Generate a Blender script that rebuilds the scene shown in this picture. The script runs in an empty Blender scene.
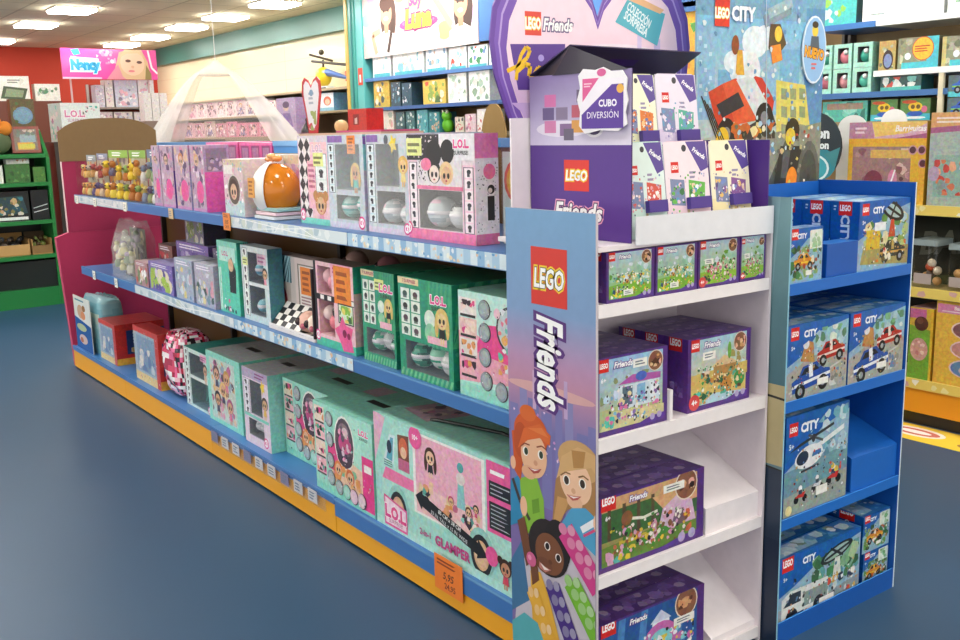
import bpy, math, random
from mathutils import Vector, Matrix
PI = math.pi
SC = bpy.context.scene
COL = SC.collection
# ------------------------------------------------------------------ camera (measured lens and attitude)
FPX, YAW, PIT, ROL, EYE = 993.1, math.radians(53.767), math.radians(10.797), math.radians(-1.3395), 1.5
_F = Vector((math.cos(YAW)*math.cos(PIT), math.sin(YAW)*math.cos(PIT), -math.sin(PIT)))
_R0 = Vector((math.sin(YAW), -math.cos(YAW), 0)); _U0 = _R0.cross(_F)
_R = _R0*math.cos(ROL) + _U0*math.sin(ROL); _U = -_R0*math.sin(ROL) + _U0*math.cos(ROL)
def seen(x, y, z):                       # where a point of the shop shows in the photograph (used to survey widths and heights)
    d = Vector((x, y, z-EYE)); w = d.dot(_F)
    return 480+FPX*d.dot(_R)/w, 320-FPX*d.dot(_U)/w
def _bis(fn, lo, hi):
    s = fn(lo) > 0
    for _ in range(50):
        m = (lo+hi)/2
        if (fn(m) > 0) == s: lo = m
        else: hi = m
    return lo
def Yat(px, X, z): return _bis(lambda t: seen(X, t, z)[0]-px, .4, 40)
def Xat(px, Y, z): return _bis(lambda t: seen(t, Y, z)[0]-px, -.5*Y, 8)
def Zat(py, X, Y): return _bis(lambda t: seen(X, Y, t)[1]-py, -3, 6)
cam = bpy.data.cameras.new('camera'); camo = bpy.data.objects.new('camera', cam); COL.objects.link(camo)
cam.sensor_width = 36; cam.lens = FPX*36/960; cam.clip_start = .05; cam.clip_end = 100
mw = Matrix((_R, _U, -_F)).transposed().to_4x4(); mw.translation = Vector((0, 0, EYE)); camo.matrix_world = mw
SC.camera = camo
# ------------------------------------------------------------------ materials (all read the printed colour of each face)
def C(h):
    if not isinstance(h, str): return h
    h = h.lstrip('#'); o = []
    if len(h) == 3: h = ''.join(k*2 for k in h)
    for i in (0, 2, 4):
        s = int(h[i:i+2], 16)/255
        o.append(s/12.92 if s <= .04045 else ((s+.055)/1.055)**2.4)
    return (o[0], o[1], o[2], 1.)
def mix(a, b, t): a, b = C(a), C(b); return tuple(a[i]*(1-t)+b[i]*t for i in range(4))
MATS = {}
def mat(key):
    if key in MATS: return MATS[key]
    m = bpy.data.materials.new(key); m.use_nodes = True; nt = m.node_tree; N = nt.nodes; L = nt.links
    b = N['Principled BSDF']; out = N['Material Output']
    at = N.new('ShaderNodeAttribute'); at.attribute_name = 'Col'
    L.new(at.outputs['Color'], b.inputs['Base Color'])
    P = dict(card=(.42, 0), print=(.33, 0), matte=(.85, 0), plastic=(.3, 0), paint=(.38, 0), metal=(.35, .7), gloss=(.12, 0), foil=(.2, .35), wallpaint=(.7, 0), floor=(.42, 0), ceil=(.9, 0), glasswall=(.13, 0), brown=(.8, 0)).get(key, (.5, 0))
    b.inputs['Roughness'].default_value, b.inputs['Metallic'].default_value = P
    tc = N.new('ShaderNodeTexCoord')
    if key in ('card', 'matte', 'brown', 'wallpaint', 'floor'):      # faint paper, cardboard and floor mottling
        no = N.new('ShaderNodeTexNoise'); no.inputs['Scale'].default_value = {'floor': 1.3, 'wallpaint': 2.}.get(key, 35)
        no.inputs['Detail'].default_value = 4
        mr = N.new('ShaderNodeMapRange'); mr.inputs['To Min'].default_value = .93; mr.inputs['To Max'].default_value = 1.05
        mx = N.new('ShaderNodeMix'); mx.data_type = 'RGBA'; mx.blend_type = 'MULTIPLY'; mx.inputs['Factor'].default_value = 1
        L.new(tc.outputs['Object'], no.inputs['Vector']); L.new(no.outputs['Fac'], mr.inputs['Value'])
        L.new(at.outputs['Color'], mx.inputs['A']); L.new(mr.outputs['Result'], mx.inputs['B']); L.new(mx.outputs['Result'], b.inputs['Base Color'])
    if key == 'print':                   # fine printed picture detail: small cells of mixed ink
        vo = N.new('ShaderNodeTexVoronoi'); vo.inputs['Scale'].default_value = 130; v2 = N.new('ShaderNodeTexVoronoi'); v2.inputs['Scale'].default_value = 48; no = N.new('ShaderNodeTexNoise'); no.inputs['Scale'].default_value = 60; no.inputs['Detail'].default_value = 3
        for q in (vo, v2, no): L.new(tc.outputs['Object'], q.inputs['Vector'])
        a1 = N.new('ShaderNodeMix'); a1.data_type = 'RGBA'; a1.blend_type = 'OVERLAY'; a1.inputs['Factor'].default_value = .13; a2 = N.new('ShaderNodeMix'); a2.data_type = 'RGBA'; a2.blend_type = 'SOFT_LIGHT'; a2.inputs['Factor'].default_value = .16
        mr = N.new('ShaderNodeMapRange'); mr.inputs['From Min'].default_value = .3; mr.inputs['From Max'].default_value = .7; mr.inputs['To Min'].default_value = .87; mr.inputs['To Max'].default_value = 1.08; a3 = N.new('ShaderNodeMix'); a3.data_type = 'RGBA'; a3.blend_type = 'MULTIPLY'; a3.inputs['Factor'].default_value = 1
        L.new(at.outputs['Color'], a1.inputs['A']); L.new(vo.outputs['Color'], a1.inputs['B']); L.new(a1.outputs['Result'], a2.inputs['A']); L.new(v2.outputs['Color'], a2.inputs['B'])
        L.new(no.outputs['Fac'], mr.inputs['Value']); L.new(a2.outputs['Result'], a3.inputs['A']); L.new(mr.outputs['Result'], a3.inputs['B']); L.new(a3.outputs['Result'], b.inputs['Base Color'])
    if key == 'floor':
        no2 = N.new('ShaderNodeTexNoise'); no2.inputs['Scale'].default_value = 60; bp = N.new('ShaderNodeBump'); bp.inputs['Strength'].default_value = .05
        L.new(tc.outputs['Object'], no2.inputs['Vector']); L.new(no2.outputs['Fac'], bp.inputs['Height']); L.new(bp.outputs['Normal'], b.inputs['Normal'])
    if key == 'ceil':                    # tiled ceiling with thin grid lines
        br = N.new('ShaderNodeTexBrick'); br.offset = 0; br.inputs['Scale'].default_value = 1; br.inputs['Mortar Size'].default_value = .012
        br.inputs['Brick Width'].default_value = .62; br.inputs['Row Height'].default_value = .62
        br.inputs['Color1'].default_value = C('#f3e8c8'); br.inputs['Color2'].default_value = C('#eee2c0'); br.inputs['Mortar'].default_value = C('#cfc3a2')
        L.new(tc.outputs['Object'], br.inputs['Vector']); L.new(br.outputs['Color'], b.inputs['Base Color'])
    if key in ('clear', 'tulle', 'bag', 'veil'):
        tr = N.new('ShaderNodeBsdfTransparent'); mxs = N.new('ShaderNodeMixShader')
        L.new(tr.outputs[0], mxs.inputs[1]); L.new(b.outputs[0], mxs.inputs[2]); L.new(mxs.outputs[0], out.inputs['Surface'])
        if key == 'clear':
            gl = N.new('ShaderNodeBsdfGlossy'); gl.inputs['Roughness'].default_value = .1; L.new(gl.outputs[0], mxs.inputs[2])
            lw = N.new('ShaderNodeLayerWeight'); lw.inputs['Blend'].default_value = .2
            mr = N.new('ShaderNodeMapRange'); mr.inputs['To Min'].default_value = .035; mr.inputs['To Max'].default_value = .4
            L.new(lw.outputs['Facing'], mr.inputs['Value']); L.new(mr.outputs['Result'], mxs.inputs[0])
        elif key == 'bag':
            b.inputs['Roughness'].default_value = .12; mxs.inputs[0].default_value = .2
        else: mxs.inputs[0].default_value = .36 if key == 'tulle' else .09; b.inputs['Roughness'].default_value = .9
    if key == 'lamp':
        em = N.new('ShaderNodeEmission'); em.inputs['Strength'].default_value = LAMP; em.inputs['Color'].default_value = (1, .965, .9, 1)
        L.new(em.outputs[0], out.inputs['Surface'])
    MATS[key] = m; return m
LAMP = 27.0
# ------------------------------------------------------------------ mesh collector with a colour on every face
class M:
    def __init__(s, mk='card'): s.v = []; s.f = []; s.c = []; s.m = []; s.sm = []; s.keys = []; s.mk = mk
    def poly(s, pts, col, mk=None, smooth=False):
        k = mk or s.mk
        if k not in s.keys: s.keys.append(k)
        i = len(s.v); s.v.extend(tuple(p) for p in pts); n = len(pts); s.f.append(tuple(range(i, i+n)))
        s.c.append([C(q) for q in col] if isinstance(col, list) else [C(col)]*n); s.m.append(s.keys.index(k)); s.sm.append(smooth)
    def idx(s, verts, faces, col, mk=None, smooth=True):
        k = mk or s.mk
        if k not in s.keys: s.keys.append(k)
        i = len(s.v); s.v.extend(tuple(p) for p in verts)
        for fi, f in enumerate(faces):
            s.f.append(tuple(i+j for j in f)); cc = col(fi) if callable(col) else col
            s.c.append([C(cc)]*len(f)); s.m.append(s.keys.index(k)); s.sm.append(smooth)
    def box(s, x0, y0, z0, x1, y1, z1, col='#fff', mk=None, skip='', **kw):   # kw: f b l r t u = colours of single faces
        g = lambda k: kw.get(k, col)
        a = (x0, y0, z0); b = (x1, y0, z0); c = (x1, y1, z0); d = (x0, y1, z0); e = (x0, y0, z1); f = (x1, y0, z1); h = (x1, y1, z1); i = (x0, y1, z1)
        for k, q in (('f', (a, b, f, e)), ('r', (b, c, h, f)), ('b', (c, d, i, h)), ('l', (d, a, e, i)), ('t', (e, f, h, i)), ('u', (d, c, b, a))):
            if k not in skip: s.poly(q, g(k), mk)
    def rbox(s, x0, y0, z0, x1, y1, z1, r, col, mk=None):      # box with rounded vertical corners
        pts = []
        for cx, cy, a0 in ((x1-r, y1-r, 0), (x0+r, y1-r, 90), (x0+r, y0+r, 180), (x1-r, y0+r, 270)):
            for k in range(5): t = math.radians(a0+k*22.5); pts.append((cx+r*math.cos(t), cy+r*math.sin(t)))
        s.prism(pts, z0, z1, col, mk)
    def prism(s, pts, z0, z1, col, mk=None, fn=None):
        fn = fn or (lambda a, b, z: (a, b, z)); n = len(pts)
        s.poly([fn(p[0], p[1], z1) for p in pts], col, mk); s.poly([fn(p[0], p[1], z0) for p in reversed(pts)], col, mk)
        for i in range(n):
            p, q = pts[i], pts[(i+1) % n]
            s.poly([fn(p[0], p[1], z0), fn(q[0], q[1], z0), fn(q[0], q[1], z1), fn(p[0], p[1], z1)], col, mk)
    def slab(s, pts, y0, y1, col, edge=None, mk=None):          # outline in x,z given thickness from y0 (front) to y1
        n = len(pts); s.poly([(p[0], y0, p[1]) for p in pts], col, mk); s.poly([(p[0], y1, p[1]) for p in reversed(pts)], edge or col, mk)
        for i in range(n):
            p, q = pts[i], pts[(i+1) % n]
            s.poly([(q[0], y0, q[1]), (p[0], y0, p[1]), (p[0], y1, p[1]), (q[0], y1, q[1])], edge or col, mk)
    def ball(s, c, r, col, mk=None, nu=14, nv=9, sq=(1, 1, 1)):
        V = [(c[0], c[1], c[2]-r*sq[2])]
        for j in range(1, nv):
            t = PI*j/nv-PI/2
            for i in range(nu):
                a = 2*PI*i/nu; V.append((c[0]+r*sq[0]*math.cos(t)*math.cos(a), c[1]+r*sq[1]*math.cos(t)*math.sin(a), c[2]+r*sq[2]*math.sin(t)))
        V.append((c[0], c[1], c[2]+r*sq[2])); F = []
        for i in range(nu): F.append((0, 1+(i+1) % nu, 1+i))
        for j in range(nv-2):
            for i in range(nu):
                a = 1+j*nu; F.append((a+i, a+(i+1) % nu, a+nu+(i+1) % nu, a+nu+i))
        a = 1+(nv-2)*nu
        for i in range(nu): F.append((a+i, a+(i+1) % nu, len(V)-1))
        s.idx(V, F, col, mk)
    def lathe(s, prof, col, mk=None, n=16, c=(0, 0, 0), cap=True, sq=(1, 1)):
        V = []; F = []; k = len(prof)
        for r, z in prof:
            for i in range(n): a = 2*PI*i/n; V.append((c[0]+r*sq[0]*math.cos(a), c[1]+r*sq[1]*math.sin(a), c[2]+z))
        for j in range(k-1):
            for i in range(n): F.append((j*n+i, j*n+(i+1) % n, (j+1)*n+(i+1) % n, (j+1)*n+i))
        s.idx(V, F, col, mk)
        if cap: s.poly([V[(k-1)*n+i] for i in range(n)], col(k-2) if callable(col) else col, mk); s.poly([V[i] for i in reversed(range(n))], col(0) if callable(col) else col, mk)
    def tube(s, pts, r, col, mk=None, n=8):
        P = [Vector(p) for p in pts]; V = []; F = []
        for j, p in enumerate(P):
            d = (P[min(j+1, len(P)-1)]-P[max(j-1, 0)]).normalized(); u = d.cross(Vector((0, 0, 1)) if abs(d.z) < .9 else Vector((1, 0, 0))).normalized(); w = d.cross(u)
            rr = r[j] if isinstance(r, (list, tuple)) else r
            for i in range(n): a = 2*PI*i/n; V.append(p+u*rr*math.cos(a)+w*rr*math.sin(a))
        for j in range(len(P)-1):
            for i in range(n): F.append((j*n+i, j*n+(i+1) % n, (j+1)*n+(i+1) % n, (j+1)*n+i))
        s.idx(V, F, col, mk); s.poly([V[i] for i in reversed(range(n))], col, mk); s.poly([V[len(V)-n+i] for i in range(n)], col, mk)
    def build(s, name, parent=None, label=None, cat=None, group=None, loc=None, rot=None, kind=None):
        me = bpy.data.meshes.new(name); me.from_pydata(s.v, [], s.f)
        ca = me.color_attributes.new('Col', 'FLOAT_COLOR', 'CORNER'); flat = []
        for f in s.c:
            for q in f: flat.extend(q)
        ca.data.foreach_set('color', flat)
        for k in s.keys: me.materials.append(mat(k))
        me.polygons.foreach_set('material_index', s.m); me.polygons.foreach_set('use_smooth', s.sm); me.update()
        o = bpy.data.objects.new(name, me); COL.objects.link(o); tag(o, label, cat, group, kind)
        if parent: o.parent = parent
        if loc: o.location = loc
        if rot is not None: o.rotation_euler = rot if isinstance(rot, tuple) else (0, 0, rot)
        return o
def tag(o, label=None, cat=None, group=None, kind=None):
    for k, v in (('label', label), ('category', cat), ('group', group), ('kind', kind)):
        if v: o[k] = v
def empty(name, label, cat, group=None, loc=(0, 0, 0), rot=0):
    o = bpy.data.objects.new(name, None); COL.objects.link(o); o.empty_display_size = .05; o.location = loc
    o.rotation_euler = rot if isinstance(rot, tuple) else (0, 0, rot); tag(o, label, cat, group); return o
def twin(o, loc, rot=None, label=None, group=None):           # a copy of a thing with copies of its parts and sub-parts
    c = o.copy(); COL.objects.link(c); c.location = loc
    if rot is not None: c.rotation_euler = (0, 0, rot)
    if label: c['label'] = label
    if group: c['group'] = group
    def rec(a, b):
        for ch in [q for q in COL.objects if q.parent == a]:
            d = ch.copy(); COL.objects.link(d); d.parent = b; rec(ch, d)
    rec(o, c); return c
# ------------------------------------------------------------------ lettering and printed artwork on a face
_T = {}; _cap = [None]
def glyphs(s, off, sh):
    k = (s, round(off, 3), sh)
    if k in _T: return _T[k]
    cu = bpy.data.curves.new('lettering', 'FONT'); cu.body = s; cu.size = 1; cu.offset = off; cu.shear = sh; cu.resolution_u = 2; cu.fill_mode = 'FRONT'
    o = bpy.data.objects.new('lettering', cu); COL.objects.link(o); dg = bpy.context.evaluated_depsgraph_get(); dg.update()
    me = bpy.data.meshes.new_from_object(o.evaluated_get(dg)); me.calc_loop_triangles()
    V = [(v.co.x, v.co.y) for v in me.vertices]; T = [tuple(t.vertices) for t in me.loop_triangles]
    bpy.data.objects.remove(o); bpy.data.curves.remove(cu); bpy.data.meshes.remove(me)
    _T[k] = (V, T); return _T[k]
def clip(pts):
    for ax, lim, sg in ((0, 0, 1), (0, 1, -1), (1, 0, 1), (1, 1, -1)):
        out = []; n = len(pts)
        for i in range(n):
            p, q = pts[i], pts[(i+1) % n]; dp, dq = (p[ax]-lim)*sg, (q[ax]-lim)*sg
            if dp >= 0: out.append(p)
            if (dp >= 0) != (dq >= 0):
                t = dp/(dp-dq); out.append((p[0]+(q[0]-p[0])*t, p[1]+(q[1]-p[1])*t))
        pts = out
        if len(pts) < 3: return []
    return pts
class Art:
    STEP = 3e-5
    def __init__(s, m, O, U, V, mk='card', step=None):
        s.m = m; s.O = Vector(O); s.U = Vector(U); s.V = Vector(V); s.W = s.U.length; s.H = s.V.length; s.N = s.U.cross(s.V).normalized(); s.n = 0; s.mk = mk; s.step = step or Art.STEP
    def pt(s, a, b): return s.O+s.U*a+s.V*b+s.N*(s.step*s.n)
    def raw(s, pts, col, noclip=False):
        if noclip: s.m.poly([s.pt(*p) for p in pts], col, s.mk); return
        q = clip(list(pts))
        if len(q) >= 3: s.m.poly([s.pt(*p) for p in q], col, s.mk)
    def P(s, pts, col): s.n += 1; s.raw(pts, col)
    def rect(s, a0, b0, a1, b1, col): s.P([(a0, b0), (a1, b0), (a1, b1), (a0, b1)], col)
    def grad(s, a0, b0, a1, b1, cb, ct): s.n += 1; s.raw([(a0, b0), (a1, b0), (a1, b1), (a0, b1)], [cb, cb, ct, ct], True)
    def ell(s, ca, cb, ra, rb, col, n=18, t0=0, t1=2*PI, rot=0):
        p = []
        for i in range(n if t1-t0 > 6.2 else n+1):
            t = t0+(t1-t0)*i/n; x, y = ra*s.W*math.cos(t), rb*s.H*math.sin(t)
            p.append((ca+(x*math.cos(rot)-y*math.sin(rot))/s.W, cb+(x*math.sin(rot)+y*math.cos(rot))/s.H))
        s.P(p, col)
    def circ(s, ca, cb, r, col, n=18): s.ell(ca, cb, r, r*s.W/s.H, col, n)
    def ring(s, ca, cb, r, col, inner, t=.75): s.circ(ca, cb, r, col); s.circ(ca, cb, r*t, inner)
    def line(s, pts, w, col):            # w: fraction of the face width
        s.n += 1
        for p, q in zip(pts, pts[1:]):
            dx, dy = (q[0]-p[0])*s.W, (q[1]-p[1])*s.H; l = math.hypot(dx, dy) or 1; nx, ny = -dy/l*w/2, dx/l*w*s.W/s.H/2
            nx = -dy/l*w/2; ny = dx/l*w/2*s.W/s.H
            s.raw([(p[0]-nx, p[1]-ny), (q[0]-nx, q[1]-ny), (q[0]+nx, q[1]+ny), (p[0]+nx, p[1]+ny)], col)
    def txt(s, t, ca, cb, h, col, bold=.0, out=None, outc=None, sh=0., rot=0., wmax=None):   # h: cap height as a fraction of the face height
        if _cap[0] is None:
            V, _ = glyphs('H', 0, 0); _cap[0] = max(v[1] for v in V)
        V0, _ = glyphs(t, 0, sh)
        if not V0: return
        x0 = min(v[0] for v in V0); x1 = max(v[0] for v in V0); k = h*s.H/_cap[0]; kx = k
        if wmax and (x1-x0)*k > wmax*s.W: kx = wmax*s.W/(x1-x0)
        for off, c in ((out, outc), (bold, col)):
            if c is None or off is None: continue
            V, T = glyphs(t, off, sh); s.n += 1; cs, sn = math.cos(rot), math.sin(rot); Q = []
            for v in V:
                x, y = (v[0]-(x0+x1)/2)*kx, (v[1]-_cap[0]/2)*k; Q.append((ca+(x*cs-y*sn)/s.W, cb+(x*sn+y*cs)/s.H))
            for tr in T: s.raw([Q[i] for i in tr], c)
    def blobs(s, n, reg, cols, r0, r1, seed=0, k=7):
        rg = random.Random(seed); a0, b0, a1, b1 = reg; s.n += 1; base = s.n
        for i in range(n):
            ca, cb = rg.uniform(a0, a1), rg.uniform(b0, b1); r = rg.uniform(r0, r1); s.n = base+i*.12; ph = rg.random()*6
            p = [(min(max(ca+r*rg.uniform(.6, 1.2)*math.cos(ph+6.283*j/k), a0), a1), min(max(cb+r*s.W/s.H*rg.uniform(.6, 1.2)*math.sin(ph+6.283*j/k), b0), b1)) for j in range(k)]
            s.raw(p, rg.choice(cols))
        s.n = base+n*.12+1
    def bars(s, reg, n, col, seed=0, fill=.5):    # small unreadable print shown as bars
        rg = random.Random(seed); a0, b0, a1, b1 = reg; s.n += 1; hh = (b1-b0)/n
        for i in range(n):
            b = b1-(i+.5)*hh; s.raw([(a0, b-hh*fill/2), (a0+(a1-a0)*rg.uniform(.6, 1), b-hh*fill/2), (a0+(a1-a0)*rg.uniform(.6, 1), b+hh*fill/2), (a0, b+hh*fill/2)], col)
def brick_logo(A, a, b, w, flat=False):          # red square with the white outlined word
    h = w*A.W/A.H; A.rect(a, b, a+w, b+h, '#d8261f'); A.txt('LEGO', a+w/2, b+h*.5, h*.33, '#fff', bold=.03, out=.1, outc='#f6d21c', sh=.15, wmax=w*.78)
def mini_logo(A, a, b, w):
    h = w*A.W/A.H; A.rect(a, b, a+w, b+h, '#d8261f'); A.txt('LEGO', a+w/2, b+h*.5, h*.36, '#fff', bold=.05, wmax=w*.8)
def face(A, ca, cb, r, skin, hair, kind=0):      # a plain cartoon face
    q = r*A.W/A.H
    A.ell(ca, cb+q*.25, r*1.35, q*1.3, hair)
    if kind == 1: A.circ(ca-r*1.2, cb+q*1.1, r*.6, hair); A.circ(ca+r*1.2, cb+q*1.1, r*.6, hair)
    if kind == 2: A.ell(ca-r*1.15, cb-q*.8, r*.4, q*1.3, hair); A.ell(ca+r*1.15, cb-q*.8, r*.4, q*1.3, hair)
    A.ell(ca, cb, r, q, skin); A.ell(ca-r*.4, cb-q*.05, r*.24, q*.32, '#20151a'); A.ell(ca+r*.4, cb-q*.05, r*.24, q*.32, '#20151a')
    A.ell(ca, cb-q*.6, r*.2, q*.1, '#c03a50')
def toy(A, ca, cb, r, skin, hair, dress, kind=0):
    q = r*A.W/A.H; A.P([(ca-r*.45, cb-q*.6), (ca-r*.7, cb-q*2.2), (ca+r*.7, cb-q*2.2), (ca+r*.45, cb-q*.6)], dress)
    A.rect(ca-r*.4, cb-q*2.9, ca-r*.1, cb-q*2.1, skin); A.rect(ca+r*.1, cb-q*2.9, ca+r*.4, cb-q*2.1, skin); face(A, ca, cb, r, skin, hair, kind)
def car(A, ca, cb, w, body, trim='#fff', rot=0.):
    cs, sn = math.cos(rot), math.sin(rot)
    def g(x, y): X, Y = (x*cs-y*sn)*w, (x*sn+y*cs)*w*A.W/A.H; return (ca+X, cb+Y)
    A.P([g(-.5, -.16), g(.5, -.16), g(.5, .02), g(.3, .08), g(.16, .22), g(-.2, .22), g(-.32, .08), g(-.5, .03)], body)
    A.P([g(-.26, .08), g(-.16, .18), g(.12, .18), g(.22, .08)], '#16202c'); A.P([g(-.5, -.08), g(.5, -.08), g(.5, -.03), g(-.5, -.03)], trim)
    A.P([g(-.05, .0), g(.05, .0), g(.05, .22), g(-.05, .22)], trim)
    for x in (-.3, .3):
        p = g(x, -.17); A.circ(p[0], p[1], w*.13, '#15151a'); A.circ(p[0], p[1], w*.06, '#9aa3ad')
def heli(A, ca, cb, w, body, stripe):
    q = A.W/A.H; A.ell(ca-w*.15, cb, w*.26, w*.13*q, body, rot=.12); A.P([(ca, cb+w*.06*q), (ca+w*.5, cb+w*.2*q), (ca+w*.5, cb+w*.26*q), (ca, cb+w*.12*q)], body)
    A.ell(ca-w*.27, cb+w*.0*q, w*.11, w*.08*q, '#22344a', rot=.2); A.P([(ca-w*.1, cb-w*.02*q), (ca+w*.08, cb-w*.0*q), (ca+w*.06, cb+w*.05*q), (ca-w*.08, cb+w*.04*q)], stripe)
    A.line([(ca-w*.5, cb+w*.12*q), (ca+w*.3, cb+w*.3*q)], w*.035, '#30343a'); A.line([(ca-w*.3, cb+w*.3*q), (ca+w*.1, cb+w*.14*q)], w*.03, '#4a4f57')
    A.line([(ca-w*.3, cb-w*.16*q), (ca+w*.05, cb-w*.13*q)], w*.025, '#30343a'); A.ell(ca-w*.08, cb+w*.2*q, w*.035, w*.05*q, '#30343a')
def bike(A, ca, cb, w, body):
    A.circ(ca-w*.3, cb, w*.17, '#15151a'); A.circ(ca+w*.3, cb, w*.17, '#15151a'); q = A.W/A.H
    A.P([(ca-w*.4, cb+w*.1*q), (ca+w*.2, cb+w*.05*q), (ca+w*.35, cb+w*.3*q), (ca-w*.15, cb+w*.25*q)], body); A.circ(ca-w*.03, cb+w*.5*q, w*.13, '#e8e8ee'); A.rect(ca-w*.14, cb+w*.22*q, ca+w*.1, cb+w*.42*q, '#33445c')
def gloop(A, a0, b0, a1, b1, seed, hue=('#fff', '#f4d', '#3cd', '#fd4')): A.blobs(14, (a0, b0, a1, b1), list(hue), (a1-a0)*.08, (a1-a0)*.16, seed)
# ------------------------------------------------------------------ a printed carton: front at y=0 facing -y, origin at the middle of its front bottom edge
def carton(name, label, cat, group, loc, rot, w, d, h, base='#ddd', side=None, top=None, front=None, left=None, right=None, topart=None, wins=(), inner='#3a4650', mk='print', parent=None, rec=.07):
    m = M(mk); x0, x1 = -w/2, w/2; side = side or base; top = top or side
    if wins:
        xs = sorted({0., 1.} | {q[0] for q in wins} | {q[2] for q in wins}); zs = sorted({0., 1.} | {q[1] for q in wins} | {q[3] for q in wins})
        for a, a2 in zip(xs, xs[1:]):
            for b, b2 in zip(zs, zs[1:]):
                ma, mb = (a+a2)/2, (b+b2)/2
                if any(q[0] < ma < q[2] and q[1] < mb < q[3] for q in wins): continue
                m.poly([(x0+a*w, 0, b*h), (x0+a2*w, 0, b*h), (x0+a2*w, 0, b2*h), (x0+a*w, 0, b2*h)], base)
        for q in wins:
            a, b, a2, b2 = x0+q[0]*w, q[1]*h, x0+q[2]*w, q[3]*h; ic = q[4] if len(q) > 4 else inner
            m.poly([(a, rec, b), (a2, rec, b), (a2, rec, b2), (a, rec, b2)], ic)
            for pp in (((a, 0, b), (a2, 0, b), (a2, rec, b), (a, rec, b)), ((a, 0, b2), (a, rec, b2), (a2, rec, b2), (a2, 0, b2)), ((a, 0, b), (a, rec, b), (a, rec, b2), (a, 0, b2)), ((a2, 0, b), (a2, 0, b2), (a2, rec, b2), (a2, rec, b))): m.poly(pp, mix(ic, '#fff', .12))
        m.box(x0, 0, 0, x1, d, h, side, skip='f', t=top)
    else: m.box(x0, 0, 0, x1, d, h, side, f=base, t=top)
    if front: front(Art(m, (x0, 0, 0), (w, 0, 0), (0, 0, h), mk))
    if left: left(Art(m, (x0, d, 0), (0, -d, 0), (0, 0, h), mk))
    if right: right(Art(m, (x1, 0, 0), (0, d, 0), (0, 0, h), mk))
    if topart: topart(Art(m, (x0, 0, h), (w, 0, 0), (0, d, 0), mk))
    return m.build(name, parent, label, cat, group, loc, rot)
def film(o, w, h, q):                            # clear film over a window
    m = M('clear'); m.box(-w/2+q[0]*w-.002, -.0022, q[1]*h-.002, -w/2+q[2]*w+.002, -.0012, q[3]*h+.002, '#fff'); return m.build('window_film', o)
def surprise(o, x, y, z, r, cols, seed=0):       # round capsule inside a window
    rg = random.Random(seed); m = M('gloss'); cc = [rg.choice(cols) for _ in range(200)]
    m.ball((x, y, z), r, lambda i: cc[(i//3) % 200], nu=16, nv=10); c = m.build('capsule', o)
    m = M('gloss'); m.lathe([(r*.985, -.006), (r*1.03, -.004), (r*1.03, .004), (r*.985, .006)], '#f3eef2', c=(x, y, z), n=16, cap=False); m.build('seam_band', c); return c
# ================================================================== THE SETTING
CEIL, WX, WY, LX, NY = 2.8, 5.3, 15.4, -3.6, -3.2
def struct(m, name): return m.build(name, kind='structure')
m = M('floor'); m.poly([(LX, NY, 0), (WX, NY, 0), (WX, WY, 0), (LX, WY, 0)], '#294c6c'); struct(m, 'floor')
m = M('ceil'); m.poly([(LX, NY, CEIL), (LX, WY, CEIL), (WX, WY, CEIL), (WX, NY, CEIL)], '#cfc2a0'); struct(m, 'ceiling')
m = M('wallpaint'); m.box(LX, WY, 0, WX+.1, WY+.1, CEIL, '#b5341c'); struct(m, 'wall_far')
m = M('wallpaint'); m.box(WX, NY, 0, WX+.1, WY, CEIL, '#c9a878')
A = Art(m, (WX, WY, 1.97), (0, -(WY-8.75), 0), (0, 0, .6), 'glasswall')
for k in range(3):
    A.n = 2; a0, a1 = k/3, (k+1)/3-.0008
    for b0, b1 in ((0, .275), (.28, .625), (.63, 1)): A.raw([(a0, b0), (a1, b0), (a1, b1), (a0, b1)], '#f8f0cc')
struct(m, 'wall_right')
m = M('paint'); m.box(WX-.08, 8.7, 2.56, WX-.002, WY-.002, CEIL-.002, '#3f8078'); struct(m, 'trim_1')
m = M('paint'); m.box(WX-.42, 8.58, .0, WX-.002, 8.75, CEIL-.002, '#4aa59c'); m.box(WX-.43, 8.62, 0, WX-.42, 8.64, CEIL-.002, '#2f7f80'); m.box(WX-.43, 8.70, 0, WX-.42, 8.75, CEIL-.002, '#d8b45a'); struct(m, 'trim_2')
# ceiling lights
proto = None; seenrow = {}
def clight(x, y, label, group):
    global proto
    if proto is None:
        proto = empty('ceiling_light', label, 'light', group, (x, y, CEIL-.004))
        m = M('paint'); s = .205
        for a in ((-s, -s, s, -s+.014), (-s, s-.014, s, s), (-s, -s+.014, -s+.014, s-.014), (s-.014, -s+.014, s, s-.014)): m.box(a[0], a[1], -.012, a[2], a[3], .002, '#efe9da')
        m.build('frame', proto); m = M('lamp'); m.box(-.19, -.19, -.036, .19, .19, -.003, '#fff'); m.build('diffuser', proto)  # lens dropped below the ceiling so its glowing sides brighten the tiles
    else: twin(proto, (x, y, CEIL-.004), 0, label, group)
ORD = ['nearest', 'second nearest', 'third nearest', 'fourth nearest', 'fifth nearest', 'sixth nearest', 'seventh nearest', 'eighth nearest', 'ninth nearest', 'tenth nearest']
for i, y in enumerate((9.47, 10.72, 11.9, 13.2, 14.4)): clight(4.5, y, f'bright square ceiling light, {ORD[i]} in the row along the teal beam', 'ceiling lights')
for i, y in enumerate((10.77, 12.27, 14.43)): clight(2.9, y, f'bright square ceiling light, {ORD[i]} in the row above the red wall corner', 'ceiling lights')
for x in (4.5, 2.9, 1.1, -.7, -2.5):
    for y in (-2.2, -.4, 1.4, 3.2, 5.0, 6.8, 8.4):
        if x == 4.5 and y == 8.4: y = 8.0
        if x < 0 and y < 2: continue
        clight(x, y, 'square ceiling light overhead, beyond the edges of the photo', 'ceiling lights out of the frame')
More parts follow.
